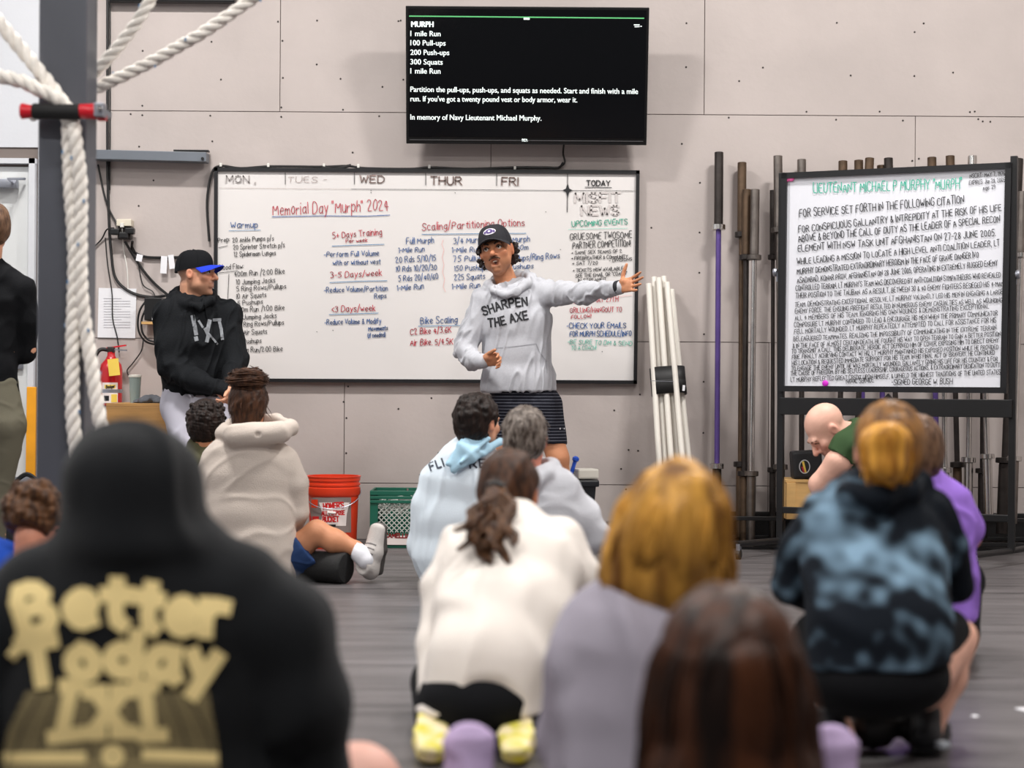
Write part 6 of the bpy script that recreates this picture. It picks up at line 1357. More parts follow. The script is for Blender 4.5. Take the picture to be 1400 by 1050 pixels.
# ---- grey-haired man in light grey hoodie
f = Fig(6.6, (P(738, 852, 6.6)[0], 6.65, 0), 'man with short greying hair in light grey hoodie seated before the pointing man'); J, r = f.J, f.r
H = Head(J(718, 601), frame_from((.12, .99, -.05), (0, 0, 1)), .98); S = Sdf(); H.add(S, neck=J(722, 655), nr=.055); S.ecap(J(733, 690), J(738, 820), (.15, .09), (.15, .1), (1, 0, 0), .03)
legs_folded(S, [J(705, 825, .05), J(770, 825, .05)], [J(675, 790, .4), J(805, 790, .4)], [J(760, 838, .4), J(720, 838, .45)]); S.chain([J(690, 690), J(668, 770, .05), J(700, 770, .3)], [.035, .03, .026]); S.chain([J(775, 690), J(812, 734, .0), J(780, 757, .28)], [.035, .03, .026]); hand(S, J(700, 770, .3), (.5, 1, .2), (1, 0, 0), (0, 0, 1), .95); hand(S, J(780, 755, .28), (-.5, 1, .4), (-1, 0, 0), (0, 0, 1), .95)
skin_mesh('body', S, .007, M['skin'], f.root, colf=lambda V, N: H.color(srgb(214, 140, 118), V))
S = Sdf(); hair_cap(S, H, .01); face_cut(S, H)
for x in (-1, 1): S.ell(H.w(x * .09, .0, -.01), (.022, .03, .035), k=.01, op='s')
skin_mesh('hair', S, .0055, M['h_grey'], f.root, disp=hair_disp(.004, 120, 19, (.4, .2, .8), 2)); locks(H, M['h_grey'], f.root, 120, 8, .035, .0016, .006, (-.02, .12), .008, 'loose_hair')
M['lightgrey'] = cloth('light_grey_fleece', srgb(196, 197, 203), bump=.3)
S = Sdf(); S.loft([(J(726, 650), (r(34), r(28))), (J(732, 672), (r(58), r(34))), (J(735, 710), (r(68), r(42))), (J(737, 770), (r(68), r(46))), (J(738, 838), (r(62), r(46)))], (1, 0, -.05), .03)
S.chain([J(768, 670), J(798, 705), J(818, 735, .0), J(782, 757, .27)], [r(24), r(21), r(20), r(12)], .03); S.chain([J(690, 676), J(668, 730), J(668, 770, .06), J(700, 772, .28)], [r(24), r(22), r(20), r(12)], .03); S.plane((0, 0, .004), (0, 0, -1), .004)
hood = [J(692, 650, -.02), J(706, 660, -.09), J(728, 660, -.11), J(748, 648, -.06), J(755, 638, .03), J(735, 630, .1), J(705, 634, .09), J(692, 650, -.02)]; S.chain(hood, [r(9), r(11), r(12), r(11), r(10), r(8), r(8), r(9)], .015); S.ell(J(722, 630, .01), (r(26), r(26), r(24)), k=.012, op='s')
skin_mesh('hoodie', S, .008, M['lightgrey'], f.root, disp=folds(.007, 26, 41, (1, 0, .3), 2.5))
S = Sdf(); legs_folded(S, [J(705, 825, .08), J(770, 825, .08)], [J(678, 793, .38), J(802, 793, .38)], [J(677, 793, .39), J(803, 793, .39)], (.1, .075, .075)); S.plane((0, 0, .004), (0, 0, -1), .004); skin_mesh('shorts', S, .01, M['blacktop'], f.root)
for px in (760, 716): h0 = set_floor(J(px, 840, .45), .003); shoe(f.root, h0 + np.array((0, -.06, 0)), h0 + np.array((.0, .18, 0)), (0, 0, 1), M['darkshoe'], M['whitesole'])
# ---- kneeling woman in cream sweater
f = Fig(4.5, (P(665, 1030, 4.35)[0], 4.38, 0), 'woman with long dark ponytail in cream sweater and black leggings kneeling back on heels'); Q = P
H = Head(Q(697, 676, 4.78), frame_from((.25, .95, -.18), (0, .15, 1)), .94); S = Sdf(); H.add(S, neck=Q(700, 728, 4.7), nr=.046)
S.ecap(Q(700, 750, 4.65), Q(665, 950, 4.35), (.13, .08), (.14, .09), (1, 0, 0), .03)
wr = Q(583, 1008, 4.34); S.chain([Q(630, 755, 4.63), Q(603, 800, 4.58), Q(596, 880, 4.5), wr], [.03, .026, .026, .023], .02); hand(S, wr, (.1, -.35, -1), (.2, 1, 0), (1, 0, 0), .9, curl=(.15, .2, .2, .25), spread=.3)
S.chain([Q(785, 765, 4.62), Q(800, 870, 4.62), Q(760, 930, 4.85)], [.04, .034, .024], .02); hand(S, Q(760, 930, 4.85), (-.3, .6, -.6), (0, 0, -1), (-1, 0, 0), .9)
for x in (-1, 1): S.chain([Q(660 + x * 36, 985, 4.38), set_floor(Q(660 + x * 60, 985, 4.8), .07)], [.085, .06], .03); S.chain([set_floor(Q(660 + x * 60, 985, 4.8), .06), set_floor(Q(650 + x * 48, 985, 4.3), .045)], [.05, .035], .02)
skin_mesh('body', S, .007, M['skin'], f.root, colf=lambda V, N: H.color(SK['tan'], V))
S = Sdf(); hair_cap(S, H, .011); face_cut(S, H); tie = H.w(-.01, -.115, .0)
S.ell(H.w(.085, .01, -.03), (.03, .045, .045), k=.015, op='s')
path = [tie, Q(668, 690, 4.55), Q(645, 715, 4.47), Q(640, 738, 4.42)]; S.chain([np.array(p) for p in path], [.024, .018, .01, .005], .02)
S.chain([Q(680, 700, 4.57), Q(674, 722, 4.48), Q(672, 740, 4.44)], [.018, .012, .005], .02)
M['h_half'] = M['h_black']
skin_mesh('hair', S, .006, M['h_brown'], f.root, disp=hair_disp(.004, 110, 23, (.3, .4, .9), 4))
rn = random.Random(12); lk = []
for c_, (mx_, ex, ey) in enumerate([(655, 627, 726), (660, 634, 752), (664, 648, 742), (668, 652, 764), (672, 664, 748), (677, 668, 770), (682, 680, 752), (688, 690, 768), (693, 700, 745)]):
    ph = rn.uniform(0, 6)
    for i in range(24):
        o_ = np.array((rn.gauss(0, .006), rn.gauss(0, .005), rn.gauss(0, .005))); pts = [tie + np.array((rn.uniform(-.025, .025), rn.uniform(-.015, .01), rn.uniform(-.02, .02)))]
        for k, t in enumerate((.3, .5, .7, .85, 1.0)):
            x = 690 + (mx_ - 690) * min(1, t / .5) if t <= .5 else mx_ + (ex - mx_) * (t - .5) / .5; y = 672 + (ey - 672) * t
            pts.append(Q(x + 7 * math.sin(ph + k * 1.9), y, 4.62 - .2 * t) + o_ * (1.6 - .9 * t) + np.array((0, -.012, 0)))
        lk.append(pts)
strands('ponytail_locks', lk, M['h_brown2'], f.root, .0034, 5)
b = MB(); b.lathe([(.03, -.008), (.034, -.004), (.034, .004), (.03, .008)], tie + np.array((0, -.01, -.005)), (.3, .8, .5), 16); b.build('hair_tie', M['band'], f.root, smooth=True)
M['cream'] = cloth('cream_fleece', srgb(232, 224, 216), bump=.2)
S = Sdf(); S.loft([(Q(702, 712, 4.7), (.07, .065)), (Q(700, 738, 4.66), (.13, .09)), (Q(698, 775, 4.57), (.178, .11)), (Q(690, 840, 4.45), (.17, .125)), (Q(670, 905, 4.36), (.15, .13)), (Q(660, 980, 4.34), (.165, .14))], (1, 0, 0), .04)
S.chain([Q(625, 745, 4.64), Q(603, 800, 4.58), Q(596, 880, 4.5), Q(586, 985, 4.37)], [.05, .044, .04, .03], .03); S.chain([Q(772, 738, 4.64), Q(795, 790, 4.62), Q(800, 865, 4.62), Q(765, 925, 4.83)], [.055, .05, .045, .032], .03)
hemc = Q(660, 925, 4.22); S.pr.append(('e', Q(665, 1010, 4.14), np.array((.16, .12, .16)), np.eye(3), 0, .02, 's')); S.plane((0, 0, .09), (0, 0, -1), .01)
skin_mesh('sweater', S, .007, M['cream'], f.root, disp=folds(.006, 16, 51, (.2, 0, 1), 1.6))
S = Sdf(); S.ell(Q(657, 955, 4.33), (.15, .13, .105), k=.03)
for x in (-1, 1): S.chain([Q(660 + x * 38, 978, 4.36), set_floor(Q(660 + x * 60, 985, 4.8), .085)], [.1, .075], .03); S.chain([set_floor(Q(660 + x * 60, 985, 4.8), .075), set_floor(Q(655 + x * 48, 985, 4.34), .055)], [.065, .045], .03)
S.plane((0, 0, .004), (0, 0, -1), .004); skin_mesh('leggings', S, .008, M['blacktop'], f.root, disp=folds(.002, 20, 6))
M['yellowshoe'] = mat('yellow_patterned_shoe', srgb(222, 206, 40), .7, c2=srgb(226, 206, 170), vscale=38, bump=.2); M['yellowsole'] = mat('yellow_sole', srgb(206, 196, 60), .6, c2=srgb(230, 214, 176), vscale=30)
for px, dx in ((592, -.02), (706, .02)): h0 = set_floor(Q(px, 1010, 4.3), .1); shoe(f.root, h0, set_floor(Q(px - 2, 1010, 4.09), .05), (dx * 4, -.25, -1), M['yellowshoe'], M['yellowsole'], .95)

# ---- blonde woman in lavender grey sweatshirt
f = Fig(3.4, (P(900, 1160, 3.4)[0], 3.45, 0), 'woman with golden blonde hair in lavender grey sweatshirt seated from behind'); J, r = f.J, f.r
H = Head(J(918, 732), frame_from((-.05, .99, -.05), (.06, 0, 1)), .97); S = Sdf(); H.add(S, neck=J(912, 850), nr=.05); S.ecap(J(905, 900), J(890, 1130), (.14, .08), (.15, .1), (1, 0, 0), .03)
legs_folded(S, [J(840, 1130, .05), J(950, 1130, .05)], [J(800, 1080, .35), J(1000, 1080, .35)], [J(930, 1140, .35), J(880, 1140, .4)]); S.chain([J(795, 890), J(765, 1010, .05), J(830, 1060, .25)], [.04, .035, .026]); S.chain([J(1020, 880), J(1045, 1010, .05), J(980, 1060, .25)], [.04, .035, .026]); hand(S, J(830, 1060, .25), (.4, .8, .1), (0, 0, -1), (1, 0, 0), .9); hand(S, J(980, 1060, .25), (-.4, .8, .1), (0, 0, -1), (-1, 0, 0), .9)
skin_mesh('body', S, .008, M['skin'], f.root, colf=lambda V, N: H.color(SK['skin'], V))
S = Sdf(); hair_cap(S, H, .022); face_cut(S, H); S.loft([(J(925, 690, -.01), (.085, .09)), (J(918, 740, -.02), (.108, .095)), (J(908, 780, -.03), (.115, .075)), (J(904, 806, -.05), (.11, .05))], (1, 0, 0), .03)
S.ell(H.w(0, .11, -.06), (.07, .075, .1), H.R, .015, 's')
skin_mesh('hair', S, .006, M['h_blonde'], f.root, disp=hair_disp(.006, 60, 61, (.1, 0, 1), 5))
rn = random.Random(14); lk = []
for i in range(260):
    a = rn.uniform(-1.9, 1.9); q = lambda w, d, y, e=0: J(921 - (y - 690) * .1, y, 0) + np.array((w * math.sin(a) + rn.gauss(0, .006), -d * math.cos(a) - .012, e)); y1 = rn.uniform(798, 838)
    lk.append([q(.05, .06, 645), q(.098, .108, 690), q(.115, .112, 745), q(.122, .088, 780), q(.126, .07, y1)])
strands('hair_locks', lk, M['h_blonde'], f.root, .0038, 5)
M['lavender'] = cloth('lavender_grey_fleece', srgb(158, 152, 164), bump=.3)
S = Sdf(); S.loft([(J(912, 825), (.09, .08)), (J(908, 848), (.15, .1)), (J(902, 890), (.19, .12)), (J(895, 970), (.2, .13)), (J(890, 1060), (.2, .14)), (J(888, 1140), (.19, .14))], (1, 0, -.05), .04)
S.chain([J(820, 858), J(785, 910), J(768, 1010, .04), J(828, 1062, .24)], [.06, .06, .055, .036], .03); S.chain([J(1000, 850), J(1038, 900), J(1048, 1010, .04), J(982, 1062, .24)], [.06, .06, .055, .036], .03); S.plane((0, 0, .004), (0, 0, -1), .004)
skin_mesh('sweatshirt', S, .009, M['lavender'], f.root, disp=folds(.014, 13, 71, (.25, 0, 1), 2.5))
S = Sdf(); legs_folded(S, [J(840, 1125, .08), J(950, 1125, .08)], [J(800, 1080, .34), J(1000, 1080, .34)], [J(925, 1135, .35), J(885, 1135, .4)], (.1, .075, .05)); S.plane((0, 0, .004), (0, 0, -1), .004); skin_mesh('leggings', S, .01, M['blacktop'], f.root)

# ---- foreground woman with long dark brown hair, legs out in lavender socks
f = Fig(2.7, (P(990, 1330, 2.8)[0], 2.85, 0), 'woman with long deep brown hair in the near foreground, legs out in lavender socks'); J, r = f.J, f.r
H = Head(J(993, 948), frame_from((-.03, .97, .1), (0, -.1, 1)), .98); S = Sdf(); nb = J(990, 1085, .02); H.add(S, neck=nb, nr=.046)
hips = np.array((nb[0] - .02, 3.02, .1)); S.ecap(nb + np.array((0, .02, -.06)), hips, (.15, .08), (.15, .1), (1, 0, 0), .04)
for x in (-1, 1): S.chain([nb + np.array((x * .15, .02, -.04)), nb + np.array((x * .22, -.1, -.14)), np.array((nb[0] + x * .24, 2.6, .035))], [.042, .036, .028], .02); hand(S, (nb[0] + x * .24, 2.6, .03), (0, -1, -.1), (0, 0, -1), (-x, 0, 0), .9)
fl_, fr_ = P(640, 1100, 3.46), P(1142, 1100, 3.46); fl_[2] = fr_[2] = .05
for x, ft in ((-1, fl_), (1, fr_)): kn = (hips + ft) / 2 + np.array((x * .03, 0, .02)); kn[2] = .08; S.chain([hips + np.array((x * .08, .02, -.02)), kn, ft], [.085, .055, .035], .03)
skin_mesh('body', S, .009, M['skin'], f.root, colf=lambda V, N: H.color(SK['skin'], V))
S = Sdf(); hair_cap(S, H, .018); face_cut(S, H); S.loft([(J(994, 880, -.01), (.1, .095)), (J(995, 960, -.02), (.118, .1)), (J(995, 1060, -.04), (.13, .085)), (J(996, 1130, -.05), (.132, .06)), (J(996, 1180, -.05), (.12, .035))], (1, 0, 0), .03); S.ell(H.w(0, .115, -.06), (.07, .075, .1), H.R, .015, 's')
skin_mesh('hair', S, .006, M['h_dark'], f.root, disp=hair_disp(.005, 55, 81, (0, 0, 1), 7))
rn = random.Random(16); lk = []
for i in range(260):
    a = rn.uniform(-1.8, 1.8); q = lambda w, d, y: J(994, y, 0) + np.array((w * math.sin(a) + rn.gauss(0, .004), -d * math.cos(a) - .015, 0)); y1 = rn.uniform(1150, 1195)
    lk.append([q(.03, .04, 836), q(.098, .11, 880), q(.125, .118, 960), q(.137, .1, 1060), q(.136, .08, y1)])
strands('hair_locks', lk, M['h_dark'], f.root, .0032, 5)
S = Sdf(); S.ecap(nb + np.array((0, .0, -.045)), hips, (.17, .1), (.17, .12), (1, 0, 0), .04)
for x in (-1, 1): S.chain([nb + np.array((x * .14, .02, -.05)), nb + np.array((x * .21, -.1, -.14)), np.array((nb[0] + x * .24, 2.62, .05))], [.055, .05, .04], .03)
S.plane((0, 0, .004), (0, 0, -1), .004); skin_mesh('top', S, .01, M['blacktop'], f.root, disp=folds(.004, 25, 6))
S = Sdf()
for x, ft in ((-1, fl_), (1, fr_)): kn = (hips + ft) / 2 + np.array((x * .03, 0, .02)); kn[2] = .085; S.chain([hips + np.array((x * .07, .02, -.01)), kn, ft * .8 + kn * .2], [.105, .07, .05], .03)
S.plane((0, 0, .004), (0, 0, -1), .004); skin_mesh('leggings', S, .01, M['blacktop'], f.root)
M['lavsock'] = cloth('lavender_sock', srgb(176, 156, 190), var=.12, vscale=14)
for ft in (fl_, fr_):
    S = Sdf(); S.ell(ft + np.array((0, .02, -.0)), (.042, .045, .046), k=.02); S.ecap(ft + np.array((0, .01, .02)), ft + np.array((0, .03, .12)), (.045, .03), (.05, .026), (1, 0, 0), .02); S.ell(ft + np.array((0, .035, .14)), (.05, .026, .038), k=.02); S.cap(ft, ft + nrm(hips - ft) * .12, .042, .042, .02); S.plane((0, 0, .004), (0, 0, -1), .004); skin_mesh('sock', S, .006, M['lavsock'], f.root, disp=folds(.003, 40, 3, (1, 0, 0), 3))

# ---- hooded person in the left foreground
f = Fig(3.2, (P(190, 1245, 3.2)[0], 3.25, 0), 'person in black hoodie with hood up and gold back print in the left foreground'); J, r = f.J, f.r
H = Head(J(184, 680, .02), frame_from((.1, .99, -.05), (0, 0, 1)), 1.0); S = Sdf(); H.add(S, neck=J(188, 790), nr=.056); S.ecap(J(190, 840), J(190, 1180), (.17, .1), (.17, .11), (1, 0, 0), .03)
kn = P(488, 1078, 3.42); S.chain([J(270, 1190, .05), kn], [.1, .086], .03); S.chain([kn, P(330, 1200, 3.62)], [.08, .045], .03); kl = P(-90, 1088, 3.42); S.chain([J(110, 1190, .05), kl], [.1, .078], .03); S.chain([kl, P(60, 1200, 3.62)], [.07, .045], .03)
S.chain([J(350, 840), J(425, 1010, .0), J(330, 1090, .25)], [.05, .042, .03]); S.chain([J(20, 840), J(-50, 1010, .0), J(40, 1090, .25)], [.05, .042, .03]); hand(S, J(330, 1090, .25), (-.6, .7, 0), (0, 0, -1), (0, 1, 0), 1); hand(S, J(40, 1090, .25), (.6, .7, 0), (0, 0, -1), (0, 1, 0), 1)
skin_mesh('body', S, .009, M['skin'], f.root, colf=lambda V, N: H.color(srgb(224, 172, 156), V))
M['hoodK'] = cloth('black_hoodie_fleece', srgb(15, 17, 20), bump=.3, sheen=.1)
S = Sdf(); S.ell(J(183, 672, .0), (.127, .135, .116), k=.03); S.ell(J(183, 645, -.01), (.112, .115, .08), k=.05); S.ell(J(185, 722, -.01), (.122, .125, .1), k=.05); S.ell(J(188, 745, -.03), (.135, .12, .06), k=.04)
S.loft([(J(188, 770), (.13, .1)), (J(190, 800), (.2, .12)), (J(190, 850), (.25, .14)), (J(190, 950), (.25, .15)), (J(190, 1080), (.24, .16)), (J(190, 1220), (.22, .16))], (1, 0, 0), .05)
S.chain([J(330, 808), J(388, 868), J(415, 960), J(412, 1050, .03), J(332, 1092, .23)], [.08, .086, .084, .078, .045], .04); S.chain([J(50, 808), J(-8, 868), J(-38, 960), J(-36, 1050, .03), J(38, 1092, .23)], [.08, .086, .084, .078, .045], .04); S.plane((0, 0, .004), (0, 0, -1), .004)
S.ell(H.w(0, .13, -.01), (.075, .09, .095), H.R, .02, 's')
hk = skin_mesh('hoodie', S, .009, M['hoodK'], f.root, disp=folds(.008, 14, 91, (.2, 0, 1), 2))
sf = OS(Surf(hk), .005); M['gold'] = mat('gold_print', srgb(234, 210, 146), .7, var=.08, vscale=10); M['gold2'] = mat('gold_grid_print', srgb(128, 114, 78), .7); M['blackline'] = mat('black_grid_line', srgb(30, 28, 24), .8)
def kprint(st, w, m='gold', seg=8, nm='back_print', o=.005): on_plane(nm, st, w, OS(sf.s, o), M[m], hk, maxseg=seg)
# faded mound with grid behind the letters
n = 26; V = []; F = []
ys = np.linspace(946, 1075, 16); 
for y in ys:
    xl = np.interp(y, [946, 975, 1000, 1030, 1075], [36, 22, 10, 5, 2]); xr = np.interp(y, [940, 975, 1000, 1030, 1075], [284, 290, 295, 299, 301]); V += [sf.s.pt(xl + (xr - xl) * i / n, y, .0035) for i in range(n + 1)]
F = [(j * (n + 1) + i, (j + 1) * (n + 1) + i, (j + 1) * (n + 1) + i + 1, j * (n + 1) + i + 1) for j in range(15) for i in range(n)]
mk('back_print', V, F, M['gold2'], hk)
for k in range(9): x = 20 + k * 34; kprint([[(155 + (x - 155) * .72, 946), (155 + (x - 155) * .9, 990), (155 + (x - 155) * 1.02, 1034)]], 2.2, 'blackline', o=.0042)
for k in range(7): y = 952 + k * 13; kprint([[(20, y + 6), (90, y), (155, y - 2), (220, y), (296, y + 6)]], 2.0, 'blackline', o=.0042)
arc_text('Better', [(36, 868), (90, 852), (160, 853), (230, 862), (306, 866)], 60, 22, OS(sf.s, .006), M['gold'], hk, 'back_print', gap=1.7, sm=1)
kprint([[(28, 806), (64, 812)], [(28, 866), (60, 868)], [(160, 806), (195, 812)]], 14)
arc_text('Today', [(36, 936), (100, 926), (160, 920), (230, 926), (292, 934)], 54, 22, OS(sf.s, .006), M['gold'], hk, 'back_print', gap=1.7, sm=1)
kprint([[(18, 895), (30, 880), (64, 878)]], 15)
kprint([[(98, 938), (84, 1006)], [(72, 1008), (102, 1004)], [(88, 938), (110, 937)], [(198, 938), (206, 1006)], [(184, 938), (210, 937)], [(196, 1006), (222, 1005)], [(130, 946), (168, 1000)], [(170, 944), (126, 1002)], [(120, 946), (140, 946)], [(158, 945), (180, 945)], [(118, 1002), (138, 1002)], [(158, 1001), (180, 1001)]], 20)
kprint([[(10, 1036), (112, 1036)], [(200, 1032), (292, 1036)]], 15); kprint([[(154 + 9 * math.cos(a), 1034 + 9 * math.sin(a)) for a in np.linspace(0, 6.28, 14)]], 13)
S = Sdf(); S.chain([J(265, 1190, .06), P(380, 1135, 3.36)], [.115, .1], .03); S.chain([J(115, 1190, .06), P(10, 1135, 3.36)], [.115, .1], .03); S.plane((0, 0, .004), (0, 0, -1), .004); skin_mesh('shorts', S, .01, M['blacktop'], f.root)
for sx, px in ((-1, 330), (1, 60)): h0 = set_floor(P(px, 1200, 3.64), .003); shoe(f.root, h0, h0 + np.array((sx * .1, .24, 0)), (0, 0, 1), M['darkshoe'], M['whitesole'])

# ---- person with brown curls and blue shirt behind the hooded one
f = Fig(5.4, (P(40, 925, 5.4)[0], 5.45, 0), 'person with curly brown updo and blue shirt low at left below the column'); J, r = f.J, f.r
H = Head(J(52, 712), frame_from((.3, .93, -.3), (0, .25, 1)), .95); S = Sdf(); H.add(S, neck=J(42, 775, -.02), nr=.05); S.ecap(J(28, 800), J(25, 900), (.14, .09), (.14, .1), (1, 0, 0), .03); legs_folded(S, [J(5, 890, .05), J(55, 890, .05)], [J(-30, 870, .35), J(85, 870, .35)], [J(40, 905, .35), J(15, 905, .4)])
skin_mesh('body', S, .008, M['skin'], f.root, colf=lambda V, N: H.color(srgb(218, 150, 124), V))
S = Sdf(); hair_cap(S, H, .008); face_cut(S, H); rn = random.Random(27)
S.plane(H.w(0, -.05, -.05), H.R @ np.array((0, -.5, -1.0)), .01)
for i in range(46): a = rn.uniform(-2, 2); z = rn.uniform(-.02, .1); c = math.sqrt(max(.1, 1 - ((z - .036) / .105) ** 2)); S.ell(H.w(.082 * c * math.sin(a), -.02 - .1 * c * math.cos(a), z), rn.uniform(.014, .024), k=.006)
skin_mesh('hair', S, .0055, M['h_brown2'], f.root, disp=lambda V, N: .003 * wav(V, 250, 15))
M['royal'] = cloth('royal_blue_shirt', srgb(40, 84, 190)); S = Sdf(); S.loft([(J(30, 785), (.07, .07)), (J(22, 800), (.15, .1)), (J(20, 850), (.19, .12)), (J(22, 918), (.17, .13))], (1, 0, .3), .04); S.chain([J(-10, 765), J(-30, 830)], [.07, .06], .03); S.chain([J(10, 762, .02), J(-10, 770)], [.05, .07], .03); S.plane((0, 0, .004), (0, 0, -1), .004); skin_mesh('shirt', S, .009, M['royal'], f.root, disp=folds(.005, 22, 3))
S = Sdf(); legs_folded(S, [J(5, 890, .08), J(55, 890, .08)], [J(-28, 872, .33), J(83, 872, .33)], [J(38, 905, .35), J(17, 905, .4)], (.1, .07, .05)); S.plane((0, 0, .004), (0, 0, -1), .004); skin_mesh('leggings', S, .01, M['blacktop'], f.root)

# ---- bald man in green T-shirt bending forward
f = Fig(8.0, (P(1230, 795, 8.0)[0], 8.0, 0), 'bald man in dark green t-shirt bending forward with head bowed'); J, r = f.J, f.r
H = Head(J(1131, 588), frame_from((-.62, -.12, -.72), (-.68, -.1, .7)), 1.0); S = Sdf(); H.add(S, neck=J(1168, 596, .03), nr=.058); S.ecap(J(1185, 615, .03), J(1275, 720, .06), (.15, .1), (.15, .11), (.1, 1, .1), .03)
el = J(1120, 662, -.12); S.chain([J(1168, 612, -.13), J(1145, 632, -.16), el], [.058, .054, .045], .02); wr = J(1135, 725, -.1); S.chain([el, wr], [.045, .028], .02); hand(S, wr, (.3, .1, -1), (0, 1, 0), (-1, 0, 0), 1)
el = J(1130, 665, .22); S.chain([J(1172, 612, .2), el], [.055, .045], .02); wr = J(1150, 725, .15); S.chain([el, wr], [.045, .028], .02); hand(S, wr, (.2, 0, -1), (0, -1, 0), (-1, 0, 0), 1)
S.chain([J(1270, 740, -.02), J(1195, 745, -.1), J(1230, 780, -.1)], [.09, .06, .04], .03); S.chain([J(1270, 740, .14), J(1195, 745, .24), J(1230, 780, .26)], [.09, .06, .04], .03)
skin_mesh('body', S, .006, M['skin'], f.root, colf=lambda V, N: H.color(srgb(224, 176, 156), V, stub=srgb(150, 110, 92))); H.lids_brows(f.root, mat('sandy_brow', srgb(112, 76, 56), .6), .003)
M['greentee'] = cloth('dark_green_jersey', srgb(52, 74, 46), bump=.15)
S = Sdf(); S.loft([(J(1163, 594, .03), (.07, .065)), (J(1178, 604, .03), (.16, .1)), (J(1200, 622, .03), (.19, .12)), (J(1240, 660, .04), (.18, .135)), (J(1276, 735, .06), (.17, .14))], (.1, 1, .1), .04)
S.chain([J(1176, 600, -.1), J(1160, 612, -.14), J(1146, 630, -.16)], [.075, .072, .068], .03); S.plane(J(1146, 622, -.16), nrm(J(1140, 640) - J(1160, 612)), .004); S.chain([J(1176, 602, .16), J(1158, 622, .21)], [.072, .066], .03)
S.ell(J(1150, 586, .02), (.058, .06, .06), k=.01, op='s')
skin_mesh('t_shirt', S, .006, M['greentee'], f.root, disp=folds(.006, 40, 13, (.6, 0, .7), 3))
S = Sdf(); S.chain([J(1272, 740, -.02), J(1200, 747, -.1)], [.115, .08], .03); S.chain([J(1272, 740, .14), J(1200, 747, .24)], [.115, .08], .03); S.plane((0, 0, .004), (0, 0, -1), .004); skin_mesh('shorts', S, .009, M['blacktop'], f.root)
for dy in (-.1, .26): h0 = set_floor(J(1240, 785, dy), .003); shoe(f.root, h0, h0 + np.array((-.26, 0, 0)), (0, 0, 1), M['darkshoe'], M['whitesole'])

# ---- person in purple T-shirt beside the squatting woman
f = Fig(5.6, (P(1265, 910, 5.6)[0], 5.65, 0), 'person with light brown hair in bright purple t-shirt seated behind the tie dye hoodie'); J, r = f.J, f.r
H = Head(J(1250, 618), frame_from((-.15, .98, 0), (0, 0, 1)), .96); S = Sdf(); H.add(S, neck=J(1258, 675), nr=.052); S.ecap(J(1262, 700), J(1268, 860), (.13, .08), (.13, .1), (1, 0, 0), .03)
S.chain([J(1304, 692), J(1326, 735, .03), J(1290, 745, .28)], [.036, .034, .026]); S.chain([J(1218, 692), J(1196, 738, .05), J(1235, 745, .28)], [.042, .036, .026]); hand(S, J(1290, 745, .28), (-.4, 1, .2), (-1, 0, 0), (0, 0, 1), .9); hand(S, J(1235, 745, .28), (.4, 1, .2), (1, 0, 0), (0, 0, 1), .9); legs_folded(S, [J(1240, 865, .03), J(1295, 865, .03)], [J(1215, 790, .4), J(1315, 790, .4)], [J(1230, 890, .5), J(1305, 890, .5)])
skin_mesh('body', S, .008, M['skin'], f.root, colf=lambda V, N: H.color(srgb(216, 146, 122), V))
S = Sdf(); hair_cap(S, H, .009); face_cut(S, H)
for x in (-1, 1): S.ell(H.w(x * .09, .0, -.01), (.022, .03, .035), k=.01, op='s')
skin_mesh('hair', S, .006, M['h_light'], f.root, disp=hair_disp(.003, 120, 17))
M['purple'] = cloth('purple_jersey', srgb(158, 118, 216), bump=.12); S = Sdf(); S.loft([(J(1258, 662), (.07, .065)), (J(1260, 680), (.12, .09)), (J(1264, 720), (.15, .11)), (J(1268, 790), (.155, .125)), (J(1268, 850), (.16, .13))], (1, 0, -.1), .04); S.chain([J(1300, 684), J(1322, 722, .02)], [.062, .054], .03); S.chain([J(1218, 682), J(1198, 722, .02)], [.062, .054], .03); S.plane(J(1268, 846), (0, 0, -1), .006); skin_mesh('t_shirt', S, .008, M['purple'], f.root, disp=folds(.006, 24, 23, (1, 0, .3), 2))
S = Sdf(); S.ecap(J(1268, 840), J(1268, 868), (.15, .12), (.16, .13), (1, 0, 0), .03); legs_folded(S, [J(1240, 860, .05), J(1296, 860, .05)], [J(1217, 795, .38), J(1313, 795, .38)], [J(1216, 794, .39), J(1314, 794, .39)], (.1, .075, .075)); S.plane((0, 0, .004), (0, 0, -1), .004); skin_mesh('shorts', S, .009, M['blacktop'], f.root)
for px in (1232, 1306): h0 = set_floor(J(px, 900, .45), .003); shoe(f.root, h0, h0 + np.array((0, .26, 0)), (0, 0, 1), M['darkshoe'], M['whitesole'])

# ---- squatting woman in tie-dye hoodie
f = Fig(4.25, (P(1208, 1040, 4.25)[0], 4.3, 0), 'woman with ginger ponytail in dark blue tie dye hoodie squatting at right'); Q = P
H = Head(Q(1212, 618, 4.3), frame_from((-.05, .99, -.06), (0, 0, 1)), .95); S = Sdf(); H.add(S, neck=Q(1205, 690, 4.3), nr=.048); S.ecap(Q(1195, 730, 4.3), Q(1208, 920, 4.2), (.12, .07), (.12, .08), (1, 0, 0), .03)
for x, hp, kn, an in ((1, Q(1255, 930, 4.2), Q(1310, 872, 4.5), Q(1268, 1008, 4.3)), (-1, Q(1160, 930, 4.2), Q(1112, 872, 4.5), Q(1152, 1010, 4.32))):
    S.chain([hp, kn], [.075, .046], .03); S.chain([kn, kn * .6 + an * .4 + np.array((0, -.02, 0)), an], [.041, .041, .028], .03); a2 = an.copy(); a2[2] = .045; S.ecap(an, a2 + np.array((0, .06, 0)), (.03, .03), (.034, .028), (1, 0, 0), .02)
